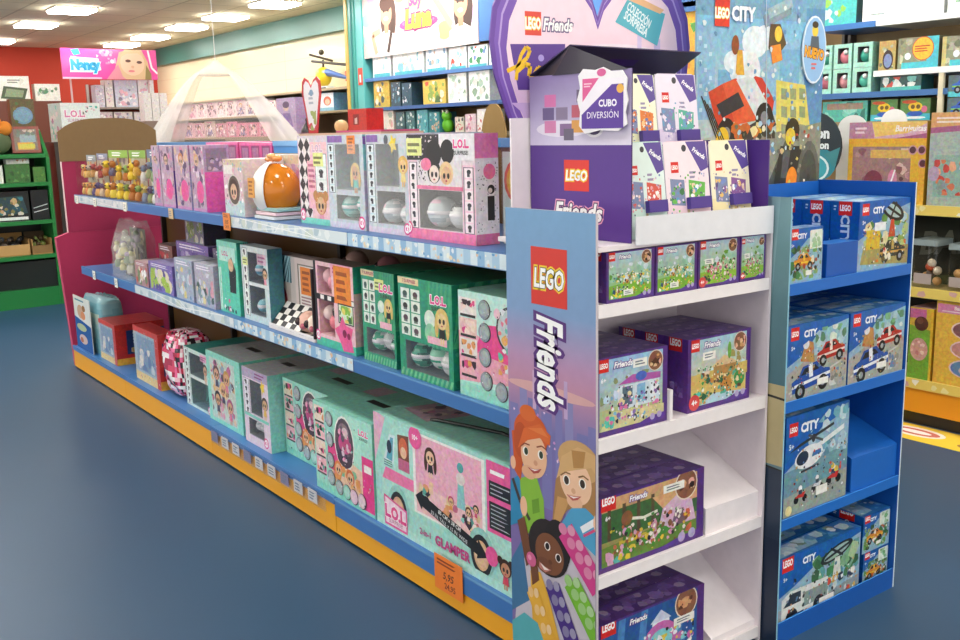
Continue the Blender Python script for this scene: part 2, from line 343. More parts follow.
for x in (1.1, -.7, -2.5):
    for y in (10.6, 12.6, 14.4): clight(x, y, 'square ceiling light overhead, beyond the edges of the photo', 'ceiling lights out of the frame')

# ================================================================== THE LONG GONDOLA
GX, TZ, MZ, BZ = 1.644, 1.167, .723, .15
BAY = [2.11, 3.0, 4.05, 5.4, 6.45]
gon = empty('gondola_shelving', 'long blue toy gondola with three shelf levels and yellow kick panels', 'shelving', None, (GX, 2.11, 0))
def gb(m, name, kind=None):
    o = m.build(name, gon, kind=kind); o.location = (-GX, -2.11, 0); return o
m = M('paint'); m.box(2.2, 2.12, .0, 2.24, 6.47, 1.44, '#6e4d22'); gb(m, 'back_panel')
m = M('paint'); m.box(2.19, 2.12, 1.44, 2.25, 6.47, 1.472, '#4c86bd'); gb(m, 'top_rail')
def rail_art(m, y1, y0, z0, z1, style, seed):
    A = Art(m, (GX-.0005, y1, z0), (0, y0-y1, 0), (0, 0, z1-z0), 'gloss'); rg = random.Random(seed)
    if style == 'white':
        A.rect(0, .05, 1, .95, '#d7e3e8'); A.blobs(40, (0, .1, 1, .9), ['#c2d5e2', '#e6eef0', '#b5cbd6', '#cfdcd4'], .006, .03, seed)
        for k in range(4): A.line([(rg.random(), .9), (rg.random(), .15)], .003, '#f4f7f7')
    if style == 'pattern':
        n = 26
        for k in range(n):
            A.n = 1; a = k/n; A.raw([(a, .05), (a+1/n, .05), (a+1/n, .95), (a, .95)], ['#a9cbe4', '#d7e7ef', '#8fb8dc', '#c6dcea'][k % 4])
        A.blobs(60, (0, .1, 1, .9), ['#f0f2e8', '#e9d9b8', '#6fa3d2', '#dfeaf2', '#e8c9a8'], .004, .011, seed)
    if style == 'blue': A.rect(0, .86, 1, .99, '#6fa0d0')  # paler strip along the top edge is a painted highlight
for zi, (Z, styles) in enumerate(((TZ, ['pattern', 'white', 'blue', 'white']), (MZ, ['blue', 'pattern', 'white', 'blue']))):
    for b in range(4):
        y0, y1 = BAY[b]+.002, BAY[b+1]-.002
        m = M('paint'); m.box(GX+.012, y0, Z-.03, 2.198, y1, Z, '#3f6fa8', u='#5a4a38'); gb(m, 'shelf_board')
        m = M('paint'); m.box(GX, y0, Z-.045, GX+.012, y1, Z+.003, '#3f73b3'); rail_art(m, y1, y0, Z-.045, Z+.003, styles[b], zi*9+b); gb(m, 'price_rail')
BB = [2.11, 3.2, 4.43, 5.75, 6.86]
for b in range(4):
    y0, y1 = BB[b]+.002, BB[b+1]-.002
    m = M('paint'); m.box(GX+.01, y0, BZ-.03, 2.198, y1, BZ, '#3a76b4'); gb(m, 'base_deck')
    m = M('paint'); zl = .084 if b == 0 else .126; m.box(GX, y0, zl, GX+.012, y1, BZ+.004, '#3d72b5'); rail_art(m, y1, y0, zl, BZ+.004, 'blue', 0); gb(m, 'base_lip')
    m = M('paint'); m.box(GX+.004, y0, .012, GX+.03, y1, .083 if b == 0 else .125, '#f0a818'); gb(m, 'kick_panel')
m = M('paint'); m.box(GX+.04, 2.13, 0, 2.19, 6.84, .11, '#191c22'); gb(m, 'base_frame')
for b, y in enumerate(BAY):
    m = M('paint'); m.box(2.17, y-.012 if b else y+.002, .12, 2.199, y+.012 if b else y+.022, 1.43, '#34302c'); gb(m, 'upright')
m = M('paint'); m.box(2.242, 2.12, TZ-.03, 2.8, 6.45, TZ, '#3f6fa8'); gb(m, 'rear_shelf')
m = M('paint'); m.box(2.242, 2.12, .0, 2.82, 6.45, .15, '#3f6fa8'); gb(m, 'rear_base')
# clear label holder with little tags along the middle of the base
m = M('clear'); m.box(GX-.012, 3.25, .085, GX-.009, 4.40, .148, '#fff'); ls = gb(m, 'label_strip')
for k in range(9):
    y = 4.33-k*.125; m = M('card'); m.box(GX-.008, y, .09, GX-.006, y+.075, .14, '#e9e7ea' if k % 3 else '#8f86b0'); A = Art(m, (GX-.0081, y+.07, .092), (0, -.065, 0), (0, 0, .045)); A.bars((.1, .1, .9, .9), 3, '#7a8aa0', k); m.build('shelf_tag', ls)
def pcard(name, label, group, y, z, w, h, col, X=GX-.004, lean=0., art=None, seed=0):
    m = M('card'); m.box(-w/2, -.0015, 0, w/2, 0, h, col); A = Art(m, (-w/2, -.0016, 0), (w, 0, 0), (0, 0, h))
    if art: art(A)
    else: A.bars((.15, .2, .85, .8), 3, '#8a8f98', seed)
    return m.build(name, None, label, 'price tag', group, (X, y, z), (lean, 0, -PI/2))
def orange_art(A):
    A.bars((.1, .72, .9, .92), 2, '#8a3a18', 3); A.txt('5,95', .5, .48, .2, '#5b2a18', bold=.02, sh=.2, wmax=.7); A.txt('24,95', .55, .2, .16, '#7a2f18', bold=.02, wmax=.6)
pcard('price_card', 'orange handwritten price card hanging on the base lip under the camper van box', 'orange price cards', Yat(450, GX, .08), .055, .155, .118, '#f0802a', art=orange_art)
pcard('price_card', 'orange price card hanging from the top shelf rail below the orange ball', 'orange price cards', Yat(228, GX, 1.13), 1.108, .075, .074, '#e88a3c', art=orange_art)
for i, (px, z, X) in enumerate(((78, 1.118, GX), (96, 1.118, GX), (126, 1.118, GX))):
    pcard('price_tag', f'small white price tag on the far top shelf rail, {["leftmost","middle","rightmost"][i]} of three', 'white price tags', Yat(px, GX, z), z, .05, .048, '#f2efe0', seed=i)
pcard('price_tag', 'small tan price tag tilted on the blue top rail below pink and purple cartons', 'white price tags', Yat(172, GX, 1.13), 1.118, .06, .05, '#d8b98c', seed=4)
for i, px in enumerate((95, 117)):
    pcard('price_tag', f'small white price tag on the far blue middle rail, {["left","right"][i]} one of two', 'white price tags', Yat(px, GX, .69), .672, .055, .052, '#ecebe4', seed=i+5)
# ------------------------------------------------------------------ cartons on the gondola
def G(name, label, cat, group, yl, yr, X, z, h, d=.3, **k):
    f = k.get('front')
    if f and not k.get('wins') and name != 'camper_van_carton' and name != 'window_carton':      # small print scattered over the pictures
        k['front'] = lambda A: (f(A), A.blobs(70, (.03, .05, .97, .95), ['#f4eef2', '#e8a0c0', '#8fd0c8', '#3a3038', '#d8c8d4', '#f0d0b0', '#c85a8a'], .004, .013, int(yl*100)))
    return carton(name, label, cat, group, (X, (yl+yr)/2, z+.0006), -PI/2, yl-yr-.004, d, h, **k)
def strip(A, a0, b0, a1, b1, n, bg='#dfeaf0', seed=0):
    A.rect(a0, b0, a1, b1, '#42505a'); A.rect(a0+.01, b0+.006, a1-.01, b1-.006, bg); rg = random.Random(seed); dh = (b1-b0)/n
    for i in range(n):
        c = b0+(i+.5)*dh; A.rect(a0+.015, c-dh*.42, a1-.015, c+dh*.42, mix(bg, '#fff', .5)); w = (a1-a0)*.2
        A.ell((a0+a1)/2+rg.uniform(-.3, .3)*w, c+dh*.1, w, dh*.2, '#2a2a33'); A.rect((a0+a1)/2-w*.6, c-dh*.35, (a0+a1)/2+w*.7, c, '#3c3a46')
def lol(A, a, b, h, c='#f04f9b'):
    A.txt('L.O.L.', a, b, h, c, bold=.05, out=.12, outc='#fff', wmax=.4); A.txt('SURPRISE!', a, b-h*1.15, h*.5, '#444', bold=.02, wmax=.36)
def badge(A, a, b, r, c='#e8458f'): A.circ(a, b, r, c); A.ring(a, b, r*.72, '#fff', c, .7); A.txt('3', a, b, r*A.W/A.H*.9, '#fff', bold=.04)
def diamonds(A, a0, b0, a1, b1, nx, ny, c0='#15131a', c1='#f0e8e8'):
    A.rect(a0, b0, a1, b1, c1); w, h = (a1-a0)/nx, (b1-b0)/ny; A.n += 1
    for i in range(nx):
        for j in range(ny): ca, cb = a0+(i+.5)*w, b0+(j+.5)*h; A.raw([(ca, cb-h*.55), (ca+w*.5, cb), (ca, cb+h*.55), (ca-w*.5, cb)], c0)
def checks(A, a0, b0, a1, b1, nx, ny, c0='#15131a', c1='#f0ece8'):
    A.rect(a0, b0, a1, b1, c1); w, h = (a1-a0)/nx, (b1-b0)/ny; A.n += 1
    for i in range(nx):
        for j in range(ny):
            if (i+j) % 2 == 0: A.raw([(a0+i*w, b0+j*h), (a0+i*w+w, b0+j*h), (a0+i*w+w, b0+j*h+h), (a0+i*w, b0+j*h+h)], c0)
def stripes(A, a0, b0, a1, b1, n, c, sl=.25):
    A.n += 1; w = (a1-a0)/n
    for i in range(-2, n+1):
        p = [(a0+i*w, b0), (a0+i*w+w*.5, b0), (a0+i*w+w*.5+sl*(a1-a0), b1), (a0+i*w+sl*(a1-a0), b1)]; p = [(min(max(x, a0), a1), y) for x, y in p]; A.raw(p, c)
def yel(A, a, b, w=.2, c='#e9ee9a'): A.rect(a, b, a+w, b+w*.62*A.W/A.H, c); A.bars((a+.02, b+.015, a+w-.02, b+w*.5*A.W/A.H), 2, '#7a7f50')
def orange(A, a, b, w=.2): A.rect(a, b, a+w, b+w*A.W/A.H*1.1, '#f08a2c'); A.bars((a+.15*w, b+.03, a+.85*w, b+w*A.W/A.H), 4, '#a8501c')
CAPS = ['#e8eef0', '#cfd8dc', '#f6f2f4', '#b9c6cc', '#f3c9da']
TEALS = ['#8fe0d6', '#5cc8be', '#c8f0ea', '#49b5ac']
# top shelf
def fA(A):
    A.rect(0, .93, 1, 1, '#d9cfd8'); diamonds(A, .02, .08, .42, .97, 2, 6); A.rect(.3, .18, .62, .72, '#f2b9c6'); A.bars((.33, .4, .6, .7), 5, '#c46f8a')
    A.txt('L.O.L.', .68, .86, .07, '#d9a8c8', bold=.05, out=.1, outc='#fff', wmax=.4); strip(A, .58, .37, .96, .8, 3, '#e2ecec', 3); yel(A, .52, .66, .34)
    toy(A, .72, .22, .14, '#e0b088', '#c98a50', '#e89ab4', 1); A.rect(0, 0, 1, .07, '#7fd6c4'); badge(A, .08, .1, .1)
G('doll_carton', 'pink doll carton with black harlequin diamonds down its left edge on the top shelf', 'toy box', 'window doll cartons', 3.496, 3.258, 1.72, TZ, .328, base='#f3c6cf', side='#e6d6da', top='#e9e4ea', front=fA)
def fB(A):
    strip(A, .03, .38, .2, .9, 6, '#cfe6ec', 1); A.rect(.03, .92, .45, .99, '#8b62b0'); orange(A, .58, .8, .22); A.rect(.05, .0, .95, .07, '#d9d0e4'); badge(A, .9, .08, .09)
    toy(A, .78, .6, .09, '#d8a078', '#e6c079', '#58c2c0', 2)
def rB(A): A.rect(0, .63, 1, 1, '#8fc9d2'); A.rect(0, 0, 1, .63, '#b3aec4'); A.rect(0, .9, .8, .98, '#9a6ab8')
o = G('doll_carton', 'grey doll carton with two windows and an orange sticker, right of the harlequin carton', 'toy box', 'window doll cartons', 3.254, 2.99, 1.715, TZ, .329, base='#c9d3dc', side='#c2bcd0', top='#d8d6e2', front=fB, right=rB, wins=[(.24, .42, .9, .9, '#8fa3ab'), (.22, .1, .86, .36, '#2f4046')])
surprise(o, -.04, .05, .075, .042, TEALS, 1); surprise(o, .065, .05, .085, .04, TEALS, 2); film(o, .26, .329, (.24, .42, .9, .9)); film(o, .26, .329, (.22, .1, .86, .36))
def fC(A):
    strip(A, .02, .1, .2, .9, 9, '#cfe3ea', 2); A.rect(.02, .92, .3, .99, '#8b62b0'); A.P([(.66+.1*math.cos(k*.6283)*(1 if k % 2 else .55), .9+.1*math.sin(k*.6283)*(1 if k % 2 else .55)) for k in range(10)], '#f4d63c')
    A.ell(.5, .94, .05, .05, '#5a6068'); toy(A, .88, .68, .085, '#f0c88c', '#e8b55a', '#f0d890', 0); A.rect(0, 0, 1, .06, '#e1cfe0'); badge(A, .93, .07, .075)
o = G('doll_carton', 'silver doll carton with empty upper window and silver capsules below, second from right end', 'toy box', 'window doll cartons', 2.985, 2.715, 1.722, TZ, .329, base='#cdd3dc', side='#c8c4d2', top='#dcdce6', front=fC, wins=[(.24, .48, .78, .9, '#8e979c'), (.24, .1, .9, .43, '#4b4a52')])
surprise(o, -.03, .045, .072, .043, CAPS, 3); surprise(o, .065, .05, .066, .038, CAPS, 4); film(o, .266, .329, (.24, .48, .78, .9)); film(o, .266, .329, (.24, .1, .9, .43))
def fD(A):
    A.rect(.0, .1, .15, .76, '#f5d3e0'); A.rect(.82, .1, 1, .72, '#f5cbdc'); strip(A, .02, .1, .15, .74, 7, '#fbe6ee', 4); strip(A, .84, .1, .98, .7, 6, '#fbd6e4', 5)
    A.rect(0, .76, .5, 1, '#26232a'); A.blobs(40, (.0, .78, .48, .99), ['#e8e0e6', '#c9bcc4'], .006, .014, 2); A.rect(.5, .76, 1, 1, '#efeaf0'); A.rect(.16, .5, .82, .76, '#e6dde2')
    A.blobs(40, (.17, .51, .4, .76), ['#26232a'], .006, .012, 3); A.circ(.42, .82, .115, '#17151a'); A.circ(.62, .84, .1, '#17151a')
    face(A, .42, .63, .075, '#f4e0d4', '#1c1a1e', 0); face(A, .6, .62, .075, '#e8b890', '#f0cfa0', 0); A.ell(.3, .72, .08, .06, '#f080a8'); lol(A, .82, .91, .07); yel(A, .0, .8, .24); A.rect(.15, .485, .83, .52, '#ee7fa8'); A.rect(0, 0, 1, .1, '#f27fae'); badge(A, .0, .1, .06)
def rD(A):
    A.rect(0, .78, 1, 1, '#ee86b4'); A.rect(0, 0, 1, .1, '#e07aa6'); A.rect(0, .1, 1, .78, '#ece6ea'); A.blobs(70, (.03, .12, .97, .76), ['#1f1c22'], .012, .03, 4)
    A.ell(.6, .66, .26, .07, '#ee78a6'); A.circ(.66, .5, .16, '#1d1b20'); A.rect(.5, .22, .8, .44, '#1d1b20'); A.circ(.62, .49, .09, '#e8dcd8')
o = G('doll_carton', 'pink polka dot doll carton with black lower window, near end of the top shelf', 'toy box', 'window doll cartons', 2.708, 2.341, 1.712, TZ, .325, d=.085, base='#f0dde6', side='#e8dfe6', top='#e9e3ea', front=fD, right=rD, wins=[(.17, .11, .81, .48, '#17161a')])
surprise(o, -.055, .045, .085, .05, CAPS, 5); surprise(o, .05, .05, .08, .045, ['#222', '#ddd', '#eee'], 6); film(o, .363, .325, (.17, .11, .81, .48))
# rainbow pack behind the near end
m = M('clear'); m.box(-.1, 0, 0, .1, .09, .31, '#e8f4f0')
A = Art(m, (-.1, .006, 0), (.2, 0, 0), (0, 0, .3), 'card'); A.rect(0, 0, 1, .9, '#dfe9e4')
for k, c in enumerate(('#e86a5a', '#f0b04a', '#f0e06a', '#8ad07a', '#6ab8e0')): A.ell(.45, .62, .42-k*.06, .24-k*.035, c)
A.ell(.45, .62, .12, .07, '#eef4f0')
for k, c in enumerate(('#e8564a', '#f09a3a', '#f0da4a', '#7ac06a')): A.P([(.1+k*.1, .05), (.2+k*.1, .05), (.75+k*.06, .35), (.65+k*.06, .35)], c)
m.build('rainbow_pack', None, 'clear hanging pack with a rainbow toy squeezed against the blue display panel', 'toy pack', None, (1.80, 2.235, TZ+.001), -PI/2)
# round-window carton and the orange ball in front of it
def fW(A):
    A.rect(0, 0, 1, .3, '#c9dfe2'); A.rect(0, .3, 1, 1, '#e6c7cd'); A.rect(0, .86, 1, 1, '#d8c3a8'); A.circ(.17, .5, .12, '#6d6259'); face(A, .17, .48, .075, '#e8c4a8', '#3a2a26'); A.rect(.03, .74, .2, .9, '#e9e4e0'); A.blobs(30, (.3, .35, .98, .85), ['#e89ab8', '#f0d0da', '#c9a0c8', '#f6e6ea'], .02, .06, 7); A.bars((.03, .05, .9, .25), 4, '#8fb8bc')
wc = G('doll_carton', 'pale pink carton with a round doll window, left of and behind the orange ball', 'toy box', None, 4.12, 3.52, 1.87, TZ, .25, d=.09, base='#e3cdd0', side='#dcd2d4', top='#e8e2dc', front=fW)
m = M('print'); m.box(-.297, -.2, 0, -.095, -.012, .238, '#d9cdd0', t='#e4dcd8'); A = Art(m, (-.297, -.2, 0), (.202, 0, 0), (0, 0, .238), 'print')
A.rect(0, 0, 1, .28, '#c4dade'); A.rect(0, .28, 1, .86, '#e0c4cc'); A.rect(0, .86, 1, 1, '#d8c3a8'); A.blobs(60, (.02, .05, .98, .98), ['#e89ab8', '#f4e8ec', '#c9a0c8', '#fff', '#8fc0c4', '#8a7a84'], .015, .05, 17); A.circ(.52, .46, .33, '#d8d0cc'); A.circ(.52, .46, .3, '#5d534e'); face(A, .5, .43, .17, '#e0bca0', '#3a2a26'); A.rect(.05, .74, .5, .9, '#ece6e2')
m.build('round_window_panel', wc)
by, bz = (Yat(271, 1.745, 1.28))-.006, TZ+.001
r = empty('ball_in_bag', 'shiny orange surprise ball wrapped in clear film with a white paper collar', 'toy', None, (1.762, by, bz), -PI/2)
m = M('gloss'); m.ball((.02, 0, .114), .112, '#d07a1c', nu=24, nv=16, sq=(1.0, .82, .96)); m.build('ball', r)
m = M('gloss'); m.ball((-.03, 0, .236), .02, '#f0a060', sq=(2.1, .9, .6)); m.ball((.03, 0, .24), .02, '#ec9850', sq=(2.0, .8, .7)); m.ball((.0, -.01, .25), .018, '#f0b070', sq=(1.6, .8, .6)); m.build('knotted_top', r)
m = M('card'); V = []
for j in range(13):
    la = math.radians(-62+140*j/12)
    for k in range(7): lo = math.radians(232+66*k/6); V.append((.015+.126*math.cos(la)*math.cos(lo), .099*math.cos(la)*math.sin(lo), .114+.117*math.sin(la)))
m.idx(V, [(j*7+k, j*7+k+1, j*7+k+8, j*7+k+7) for j in range(12) for k in range(6)], '#ece9e4'); m.build('paper_collar', r)
m = M('card'); m.box(-.045, -.1, .085, .015, -.0985, .165, '#e6a650'); A = Art(m, (-.045, -.1002, .085), (.06, 0, 0), (0, 0, .08)); A.bars((.15, .1, .85, .9), 4, '#a8642a'); m.build('price_sticker', r)
m = M('card')
for k in range(3): m.box(-.03, -.085+.006*k, .002+k*.016, .16, .06, .014+k*.016, ['#dfe6e6', '#e8c9d0', '#9cc8c6'][k])
m.build('base_cards', r)
# pink and purple slim cartons
def fK(hc, seed):
    def f(A): A.rect(0, 0, 1, 1, '#bfa6bc'); A.blobs(40, (.04, .06, .96, .98), ['#e2d6e0', '#7a6288', '#d884b0', '#5a4870', '#e0c0a0', '#a89ab8', '#c8b8c8'], .05, .15, seed); A.ell(.6, .3, .26, .17, '#e85aa0'); face(A, .45, .76, .13, '#d8b8a4', hc); A.rect(0, 0, 1, .05, '#c88ab8')
    return f
KP = [(5.0, 4.885, 'leftmost', '#8a6a3a', '#d9b6cf', '#cfa84a'), (4.875, 4.70, 'second', '#3a2a40', '#5a3a90', '#6a4aa8'), (4.68, 4.49, 'third', '#c98a50', '#9aa0c8', '#a8a8cc'), (4.472, 4.305, 'rightmost', '#d8b070', '#dc56a0', '#e84fa0')]
for i, (yl, yr, od, hc, sd, _) in enumerate(KP):
    def rK(A, s=sd): A.rect(0, 0, 1, .6, s); A.rect(0, .6, 1, 1, '#a888a8'); A.rect(.1, .62, .9, .95, '#8a7088'); A.blobs(8, (.15, .62, .85, .92), ['#b89ab4', '#c8aac0', '#6a5068'], .06, .14, 3)
    G('slim_doll_carton', f'slim pink doll carton, {od} of four beside the clear figure packs' if i != 1 else 'slim doll carton with a purple right side among the pink ones on the top shelf', 'toy box', 'slim doll cartons', yl, yr, 1.66, TZ, .297, d=.06 if i < 3 else .12, base='#d9b6cf', side=sd, top='#c9b8d0', front=fK(hc, i+20), right=rK)
# clear packs of little figures at the far end
def figpack(yl, yr, h, label, seed, X, hdr, cols, z=TZ, group='clear figure packs', nf=3):
    w = yl-yr-.006; rg = random.Random(seed); r = empty('figure_pack', label, 'toy pack', group, (X, (yl+yr)/2, z+.001), -PI/2)
    m = M('card'); m.box(-w/2, .07, 0, w/2, .074, h, '#8a8f70'); A = Art(m, (-w/2, .07, 0), (w, 0, 0), (0, 0, h)); A.rect(0, .84, 1, 1, hdr); A.rect(0, 0, 1, .84, '#b9b8a4'); A.blobs(26, (0, 0, 1, .84), cols+['#e8e4d0', '#5a6070'], .05, .12, seed); A.bars((.2, .87, .8, .97), 2, '#fff', seed); m.build('backing_card', r)
    for k in range(nf):
        for lv in range(2):
            x = -w/2+(k+.5)*w/nf+rg.uniform(-.012, .012); z0 = .004+lv*h*rg.uniform(.36, .5); c = rg.choice(cols); c2 = rg.choice(cols); s = min(w/nf*.34, .03)*rg.uniform(.7, 1)
            m = M('plastic'); m.lathe([(s*.8, 0), (s, h*.06), (s*.7, h*.15), (s*.3, h*.18)], c, n=10, c=(x, .035, z0)); m.ball((x, .035, z0+h*.24), s*.85, c2, nu=10, nv=7); m.ball((x-s*.3, .035-s*.75, z0+h*.25), s*.2, '#222', nu=6, nv=4); m.ball((x+s*.3, .035-s*.75, z0+h*.25), s*.2, '#222', nu=6, nv=4); m.build('figure', r)
    m = M('clear'); m.box(-w/2+.002, .0, .0, w/2-.002, .069, h*.86, '#eef4f4', skip='b'); m.build('clear_cover', r); return r
YC = ['#e8c832', '#f0d84a', '#d8a83a', '#7aa850', '#b8742a']; 
for i, (yl, yr, h, hdr, cols) in enumerate(((6.44, 6.24, .24, '#9aa3a8', ['#e0b060', '#d88a50', '#f0d88a', '#c8b8a8']), (6.22, 6.0, .25, '#8a90a8', ['#a84a4a', '#5a4a80', '#e0c8a8', '#d8a060']), (5.98, 5.62, .27, '#8fb84a', YC+['#4a5a78']), (5.6, 5.32, .27, '#86b04a', YC), (5.3, 5.04, .275, '#6a7a98', ['#6a88a0', '#c8b868', '#88a070', '#485a80', '#d8d8d0']))):
    figpack(yl, yr, h, f'clear pack of small {["tan and cream","red and purple","yellow","golden yellow","blue and grey"][i]} figures at the far end of the top shelf', 40+i, 1.665, hdr, cols)
# back half of the gondola: hot pink window cartons and a blue crate seen over the top
def fP(A):
    A.rect(0, 0, 1, 1, '#de5fa0')
    for k in range(3): A.rect(.06+k*.32, .72, .3+k*.32, .95, '#9a4a80'); A.rect(.09+k*.32, .75, .27+k*.32, .92, '#b88aa8')
    A.rect(0, .96, 1, 1, '#f27fb6')
for i, (a, b) in enumerate(((206, 238), (239, 272))):
    yl, yr = Yat(a, 1.97, 1.45), Yat(b, 1.97, 1.45)
    G('window_carton', f'hot pink carton with square windows behind the top shelf, {["left","right"][i]} one', 'toy box', 'hot pink cartons', yl, yr, 1.97, TZ, .305-.004*i, d=.18, base='#de5fa0', side='#d0508f', top='#ec9ac4', front=fP)
yl, yr = Yat(273, 1.97, 1.45)-.006, Yat(300, 1.97, 1.45)
m = M('plastic'); w = yl-yr; m.box(-w/2, 0, 0, w/2, .18, .02, '#3f86c8'); m.box(-w/2, 0, .02, w/2, .012, .305, '#4a92d4'); m.box(-w/2, .168, .02, w/2, .18, .305, '#4a92d4'); m.box(-w/2, .012, .02, -w/2+.012, .168, .305, '#4a92d4'); m.box(w/2-.012, .012, .02, w/2, .168, .305, '#4a92d4'); m.box(-w/2, -.006, .235, w/2, -.0005, .252, '#d8b040'); m.box(-w/2, -.004, .285, w/2, -.0005, .305, '#7ab4e4')
m.build('plastic_crate', None, 'blue plastic crate behind the top shelf between pink cartons and harlequin carton', 'crate', None, (1.97, (yl+yr)/2, TZ+.001), -PI/2)
# ---------------------------------------------------------------- middle shelf
def fE(A): A.rect(0, 0, 1, 1, '#5fd0b4'); A.rect(.0, .9, 1, 1, '#8fe0cc'); A.rect(.1, .72, .9, .92, '#bfeadf'); A.txt('L.O.L.', .4, .83, .06, '#d05090', bold=.04, wmax=.5); A.P([(.55, .3), (.85, .3), (.9, .62), (.7, .8), (.55, .65)], '#1d2a2c'); A.circ(.66, .68, .13, '#e0b894'); stripes(A, .0, .02, .16, .62, 2, '#e8f4f0', .2); A.blobs(10, (.1, .02, .9, .2), ['#e86aa0', '#fff', '#2a4a48'], .03, .07, 8)
def rE(A): A.rect(0, 0, 1, 1, '#3fae92'); stripes(A, .55, 0, 1, 1, 3, '#173a36', .1)
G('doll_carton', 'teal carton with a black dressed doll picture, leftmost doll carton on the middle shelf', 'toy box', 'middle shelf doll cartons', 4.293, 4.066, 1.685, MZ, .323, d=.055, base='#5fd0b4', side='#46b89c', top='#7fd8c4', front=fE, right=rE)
def fF(A): strip(A, .06, .06, .24, .97, 8, '#e6eee8', 9); yel(A, .06, .74, .2); A.rect(.26, .93, 1, 1, '#dfe6e6'); A.rect(.62, .78, .95, .92, '#e0c0d0'); A.bars((.65, .8, .93, .9), 2, '#b0508a'); toy(A, .88, .66, .07, '#e8b890', '#3a2a30', '#f0a0b8'); A.rect(.26, .48, 1, .53, '#e8eef0')
o = G('doll_carton', 'carton with two dark windows and pale blue balls, next to the checkered tray', 'toy box', 'middle shelf doll cartons', 4.030, 3.756, 1.686, MZ, .321, d=.066, base='#cfe0e2', side='#3f7a86', top='#c8d4da', front=fF, rec=.062, wins=[(.27, .53, .84, .92, '#2f4a52'), (.27, .1, .84, .48, '#2a4a50')])
surprise(o, .01, .031, .225, .03, ['#7fc4d8', '#a8dce8', '#5aa8c4'], 11); surprise(o, .01, .031, .07, .03, ['#8fd4e0', '#c8ecf0', '#6ab8cc'], 12); film(o, .27, .321, (.27, .53, .84, .92)); film(o, .27, .321, (.27, .1, .84, .48))
# open checkered display tray
yl, yr, X = 3.752, 3.345, 1.712; w = yl-yr; r = empty('display_tray', 'open display tray with black and white checkered base holding doll balls', 'toy box', 'middle shelf doll cartons', (X, (yl+yr)/2, MZ+.001), -PI/2)
m = M('card'); m.box(-w/2-.19, .05, .0, w/2, .12, .29, '#c9b4b4'); A = Art(m, (-w/2-.19, .05, 0), (w+.19, 0, 0), (0, 0, .29)); A.rect(0, .0, 1, 1, '#cfc3bf'); A.rect(0, .62, .4, 1, '#2f6070'); stripes(A, 0, .62, .4, 1, 8, '#9fc4cc', .3); A.rect(.05, .3, .38, .62, '#b9aca4'); A.circ(.22, .36, .1, '#c84a5a'); face(A, .22, .33, .075, '#c89a7a', '#8a2a3a'); A.rect(.46, .2, .98, 1, '#e2d0cc'); A.rect(.5, .3, .76, .92, '#8a8078'); A.rect(.52, .33, .74, .9, '#e8e0dc'); A.rect(.8, .45, .96, .9, '#dcd6d0'); A.circ(.87, .74, .06, '#7fc8b0'); orange(A, .54, .5, .17); A.bars((.54, .35, .72, .48), 3, '#a07a80'); m.build('back_card', r)
m = M('card'); m.box(-w/2, -.04, 0, w/2, .049, .012, '#efe9e6'); A = Art(m, (-w/2, -.04, .0125), (w, 0, 0), (0, .088, 0)); checks(A, 0, 0, 1, 1, 9, 4); m.build('checkered_base', r)
m = M('card'); m.poly([(-w/2, .049, .1), (-w/2, -.03, .013), (w*.12, -.03, .013), (w*.12, .049, .1)], '#eee'); A = Art(m, (-w/2, -.03, .0135), (w*.6, 0, 0), (0, .078, .086)); checks(A, 0, 0, 1, 1, 6, 4); m.build('checkered_ramp', r)
for k, (x, c) in enumerate(((.075, '#e8b8a8'), (.15, '#ecd8c8'))):
    m = M('gloss'); m.ball((x, .004, .058), .043, c); m.ball((x-.012, -.034, .062), .016, '#3a2a2a', nu=8, nv=6); m.ball((x+.018, -.03, .046), .013, '#c86a7a', nu=8, nv=6); m.build('doll_ball', r)
m = M('card'); m.box(w/2-.008, -.04, .013, w/2-.002, .049, .28, '#3a3036'); m.box(-w/2+.002, -.04, .013, w/2-.01, -.036, .022, '#f2eeec'); m.build('frame_edge', r)
def fH(A): A.rect(0, 0, 1, .1, '#4fbfa4'); A.rect(.0, .1, .06, 1, '#17151a'); A.rect(.06, .55, 1, .62, '#221e24'); checks(A, .06, .56, 1, .61, 10, 1); A.rect(.45, .86, .95, 1, '#f0a8c0'); A.bars((.5, .88, .9, .97), 2, '#c03a78'); orange(A, .52, .55, .42); A.rect(.6, .33, .98, .56, '#2a2a2a'); A.rect(.62, .345, .96, .545, '#dff0d8'); A.blobs(14, (.63, .35, .95, .54), ['#8ac04a', '#3a6a3a', '#f0e070'], .03, .06, 6); A.P([(.5, .25), (.62, .3), (.7, .42), (.78, .32), (.95, .3), (.9, .18), (.95, .03), (.7, .01), (.62, .12)], '#f0609a'); A.circ(.74, .22, .05, '#8a1a4a'); A.circ(.84, .2, .04, '#8a1a4a'); badge(A, .05, .12, .07)
o = G('doll_carton', 'pink carton with balls in tall windows, a pink kitten picture and an orange price note', 'toy box', 'middle shelf doll cartons', 3.332, 3.03, 1.675, MZ, .318, d=.09, base='#f0c4cc', side='#c8a8a4', top='#7a6a66', front=fH, wins=[(.1, .62, .46, .95, '#d8a8b0'), (.1, .14, .5, .55, '#d09aa6')], right=lambda A: (A.rect(0, 0, 1, .1, '#3fa890'), A.rect(0, .7, 1, 1, '#2fa084')))
for k, (x, z) in enumerate(((-.09, .26), (-.055, .24), (-.1, .12), (-.055, .09), (-.03, .13))): m = M('gloss'); m.ball((x, .04, z), .03, ['#f0c0c8', '#e89aa8', '#f6dcd8', '#e8808e', '#2a2226'][k]); m.build('doll_ball', o)
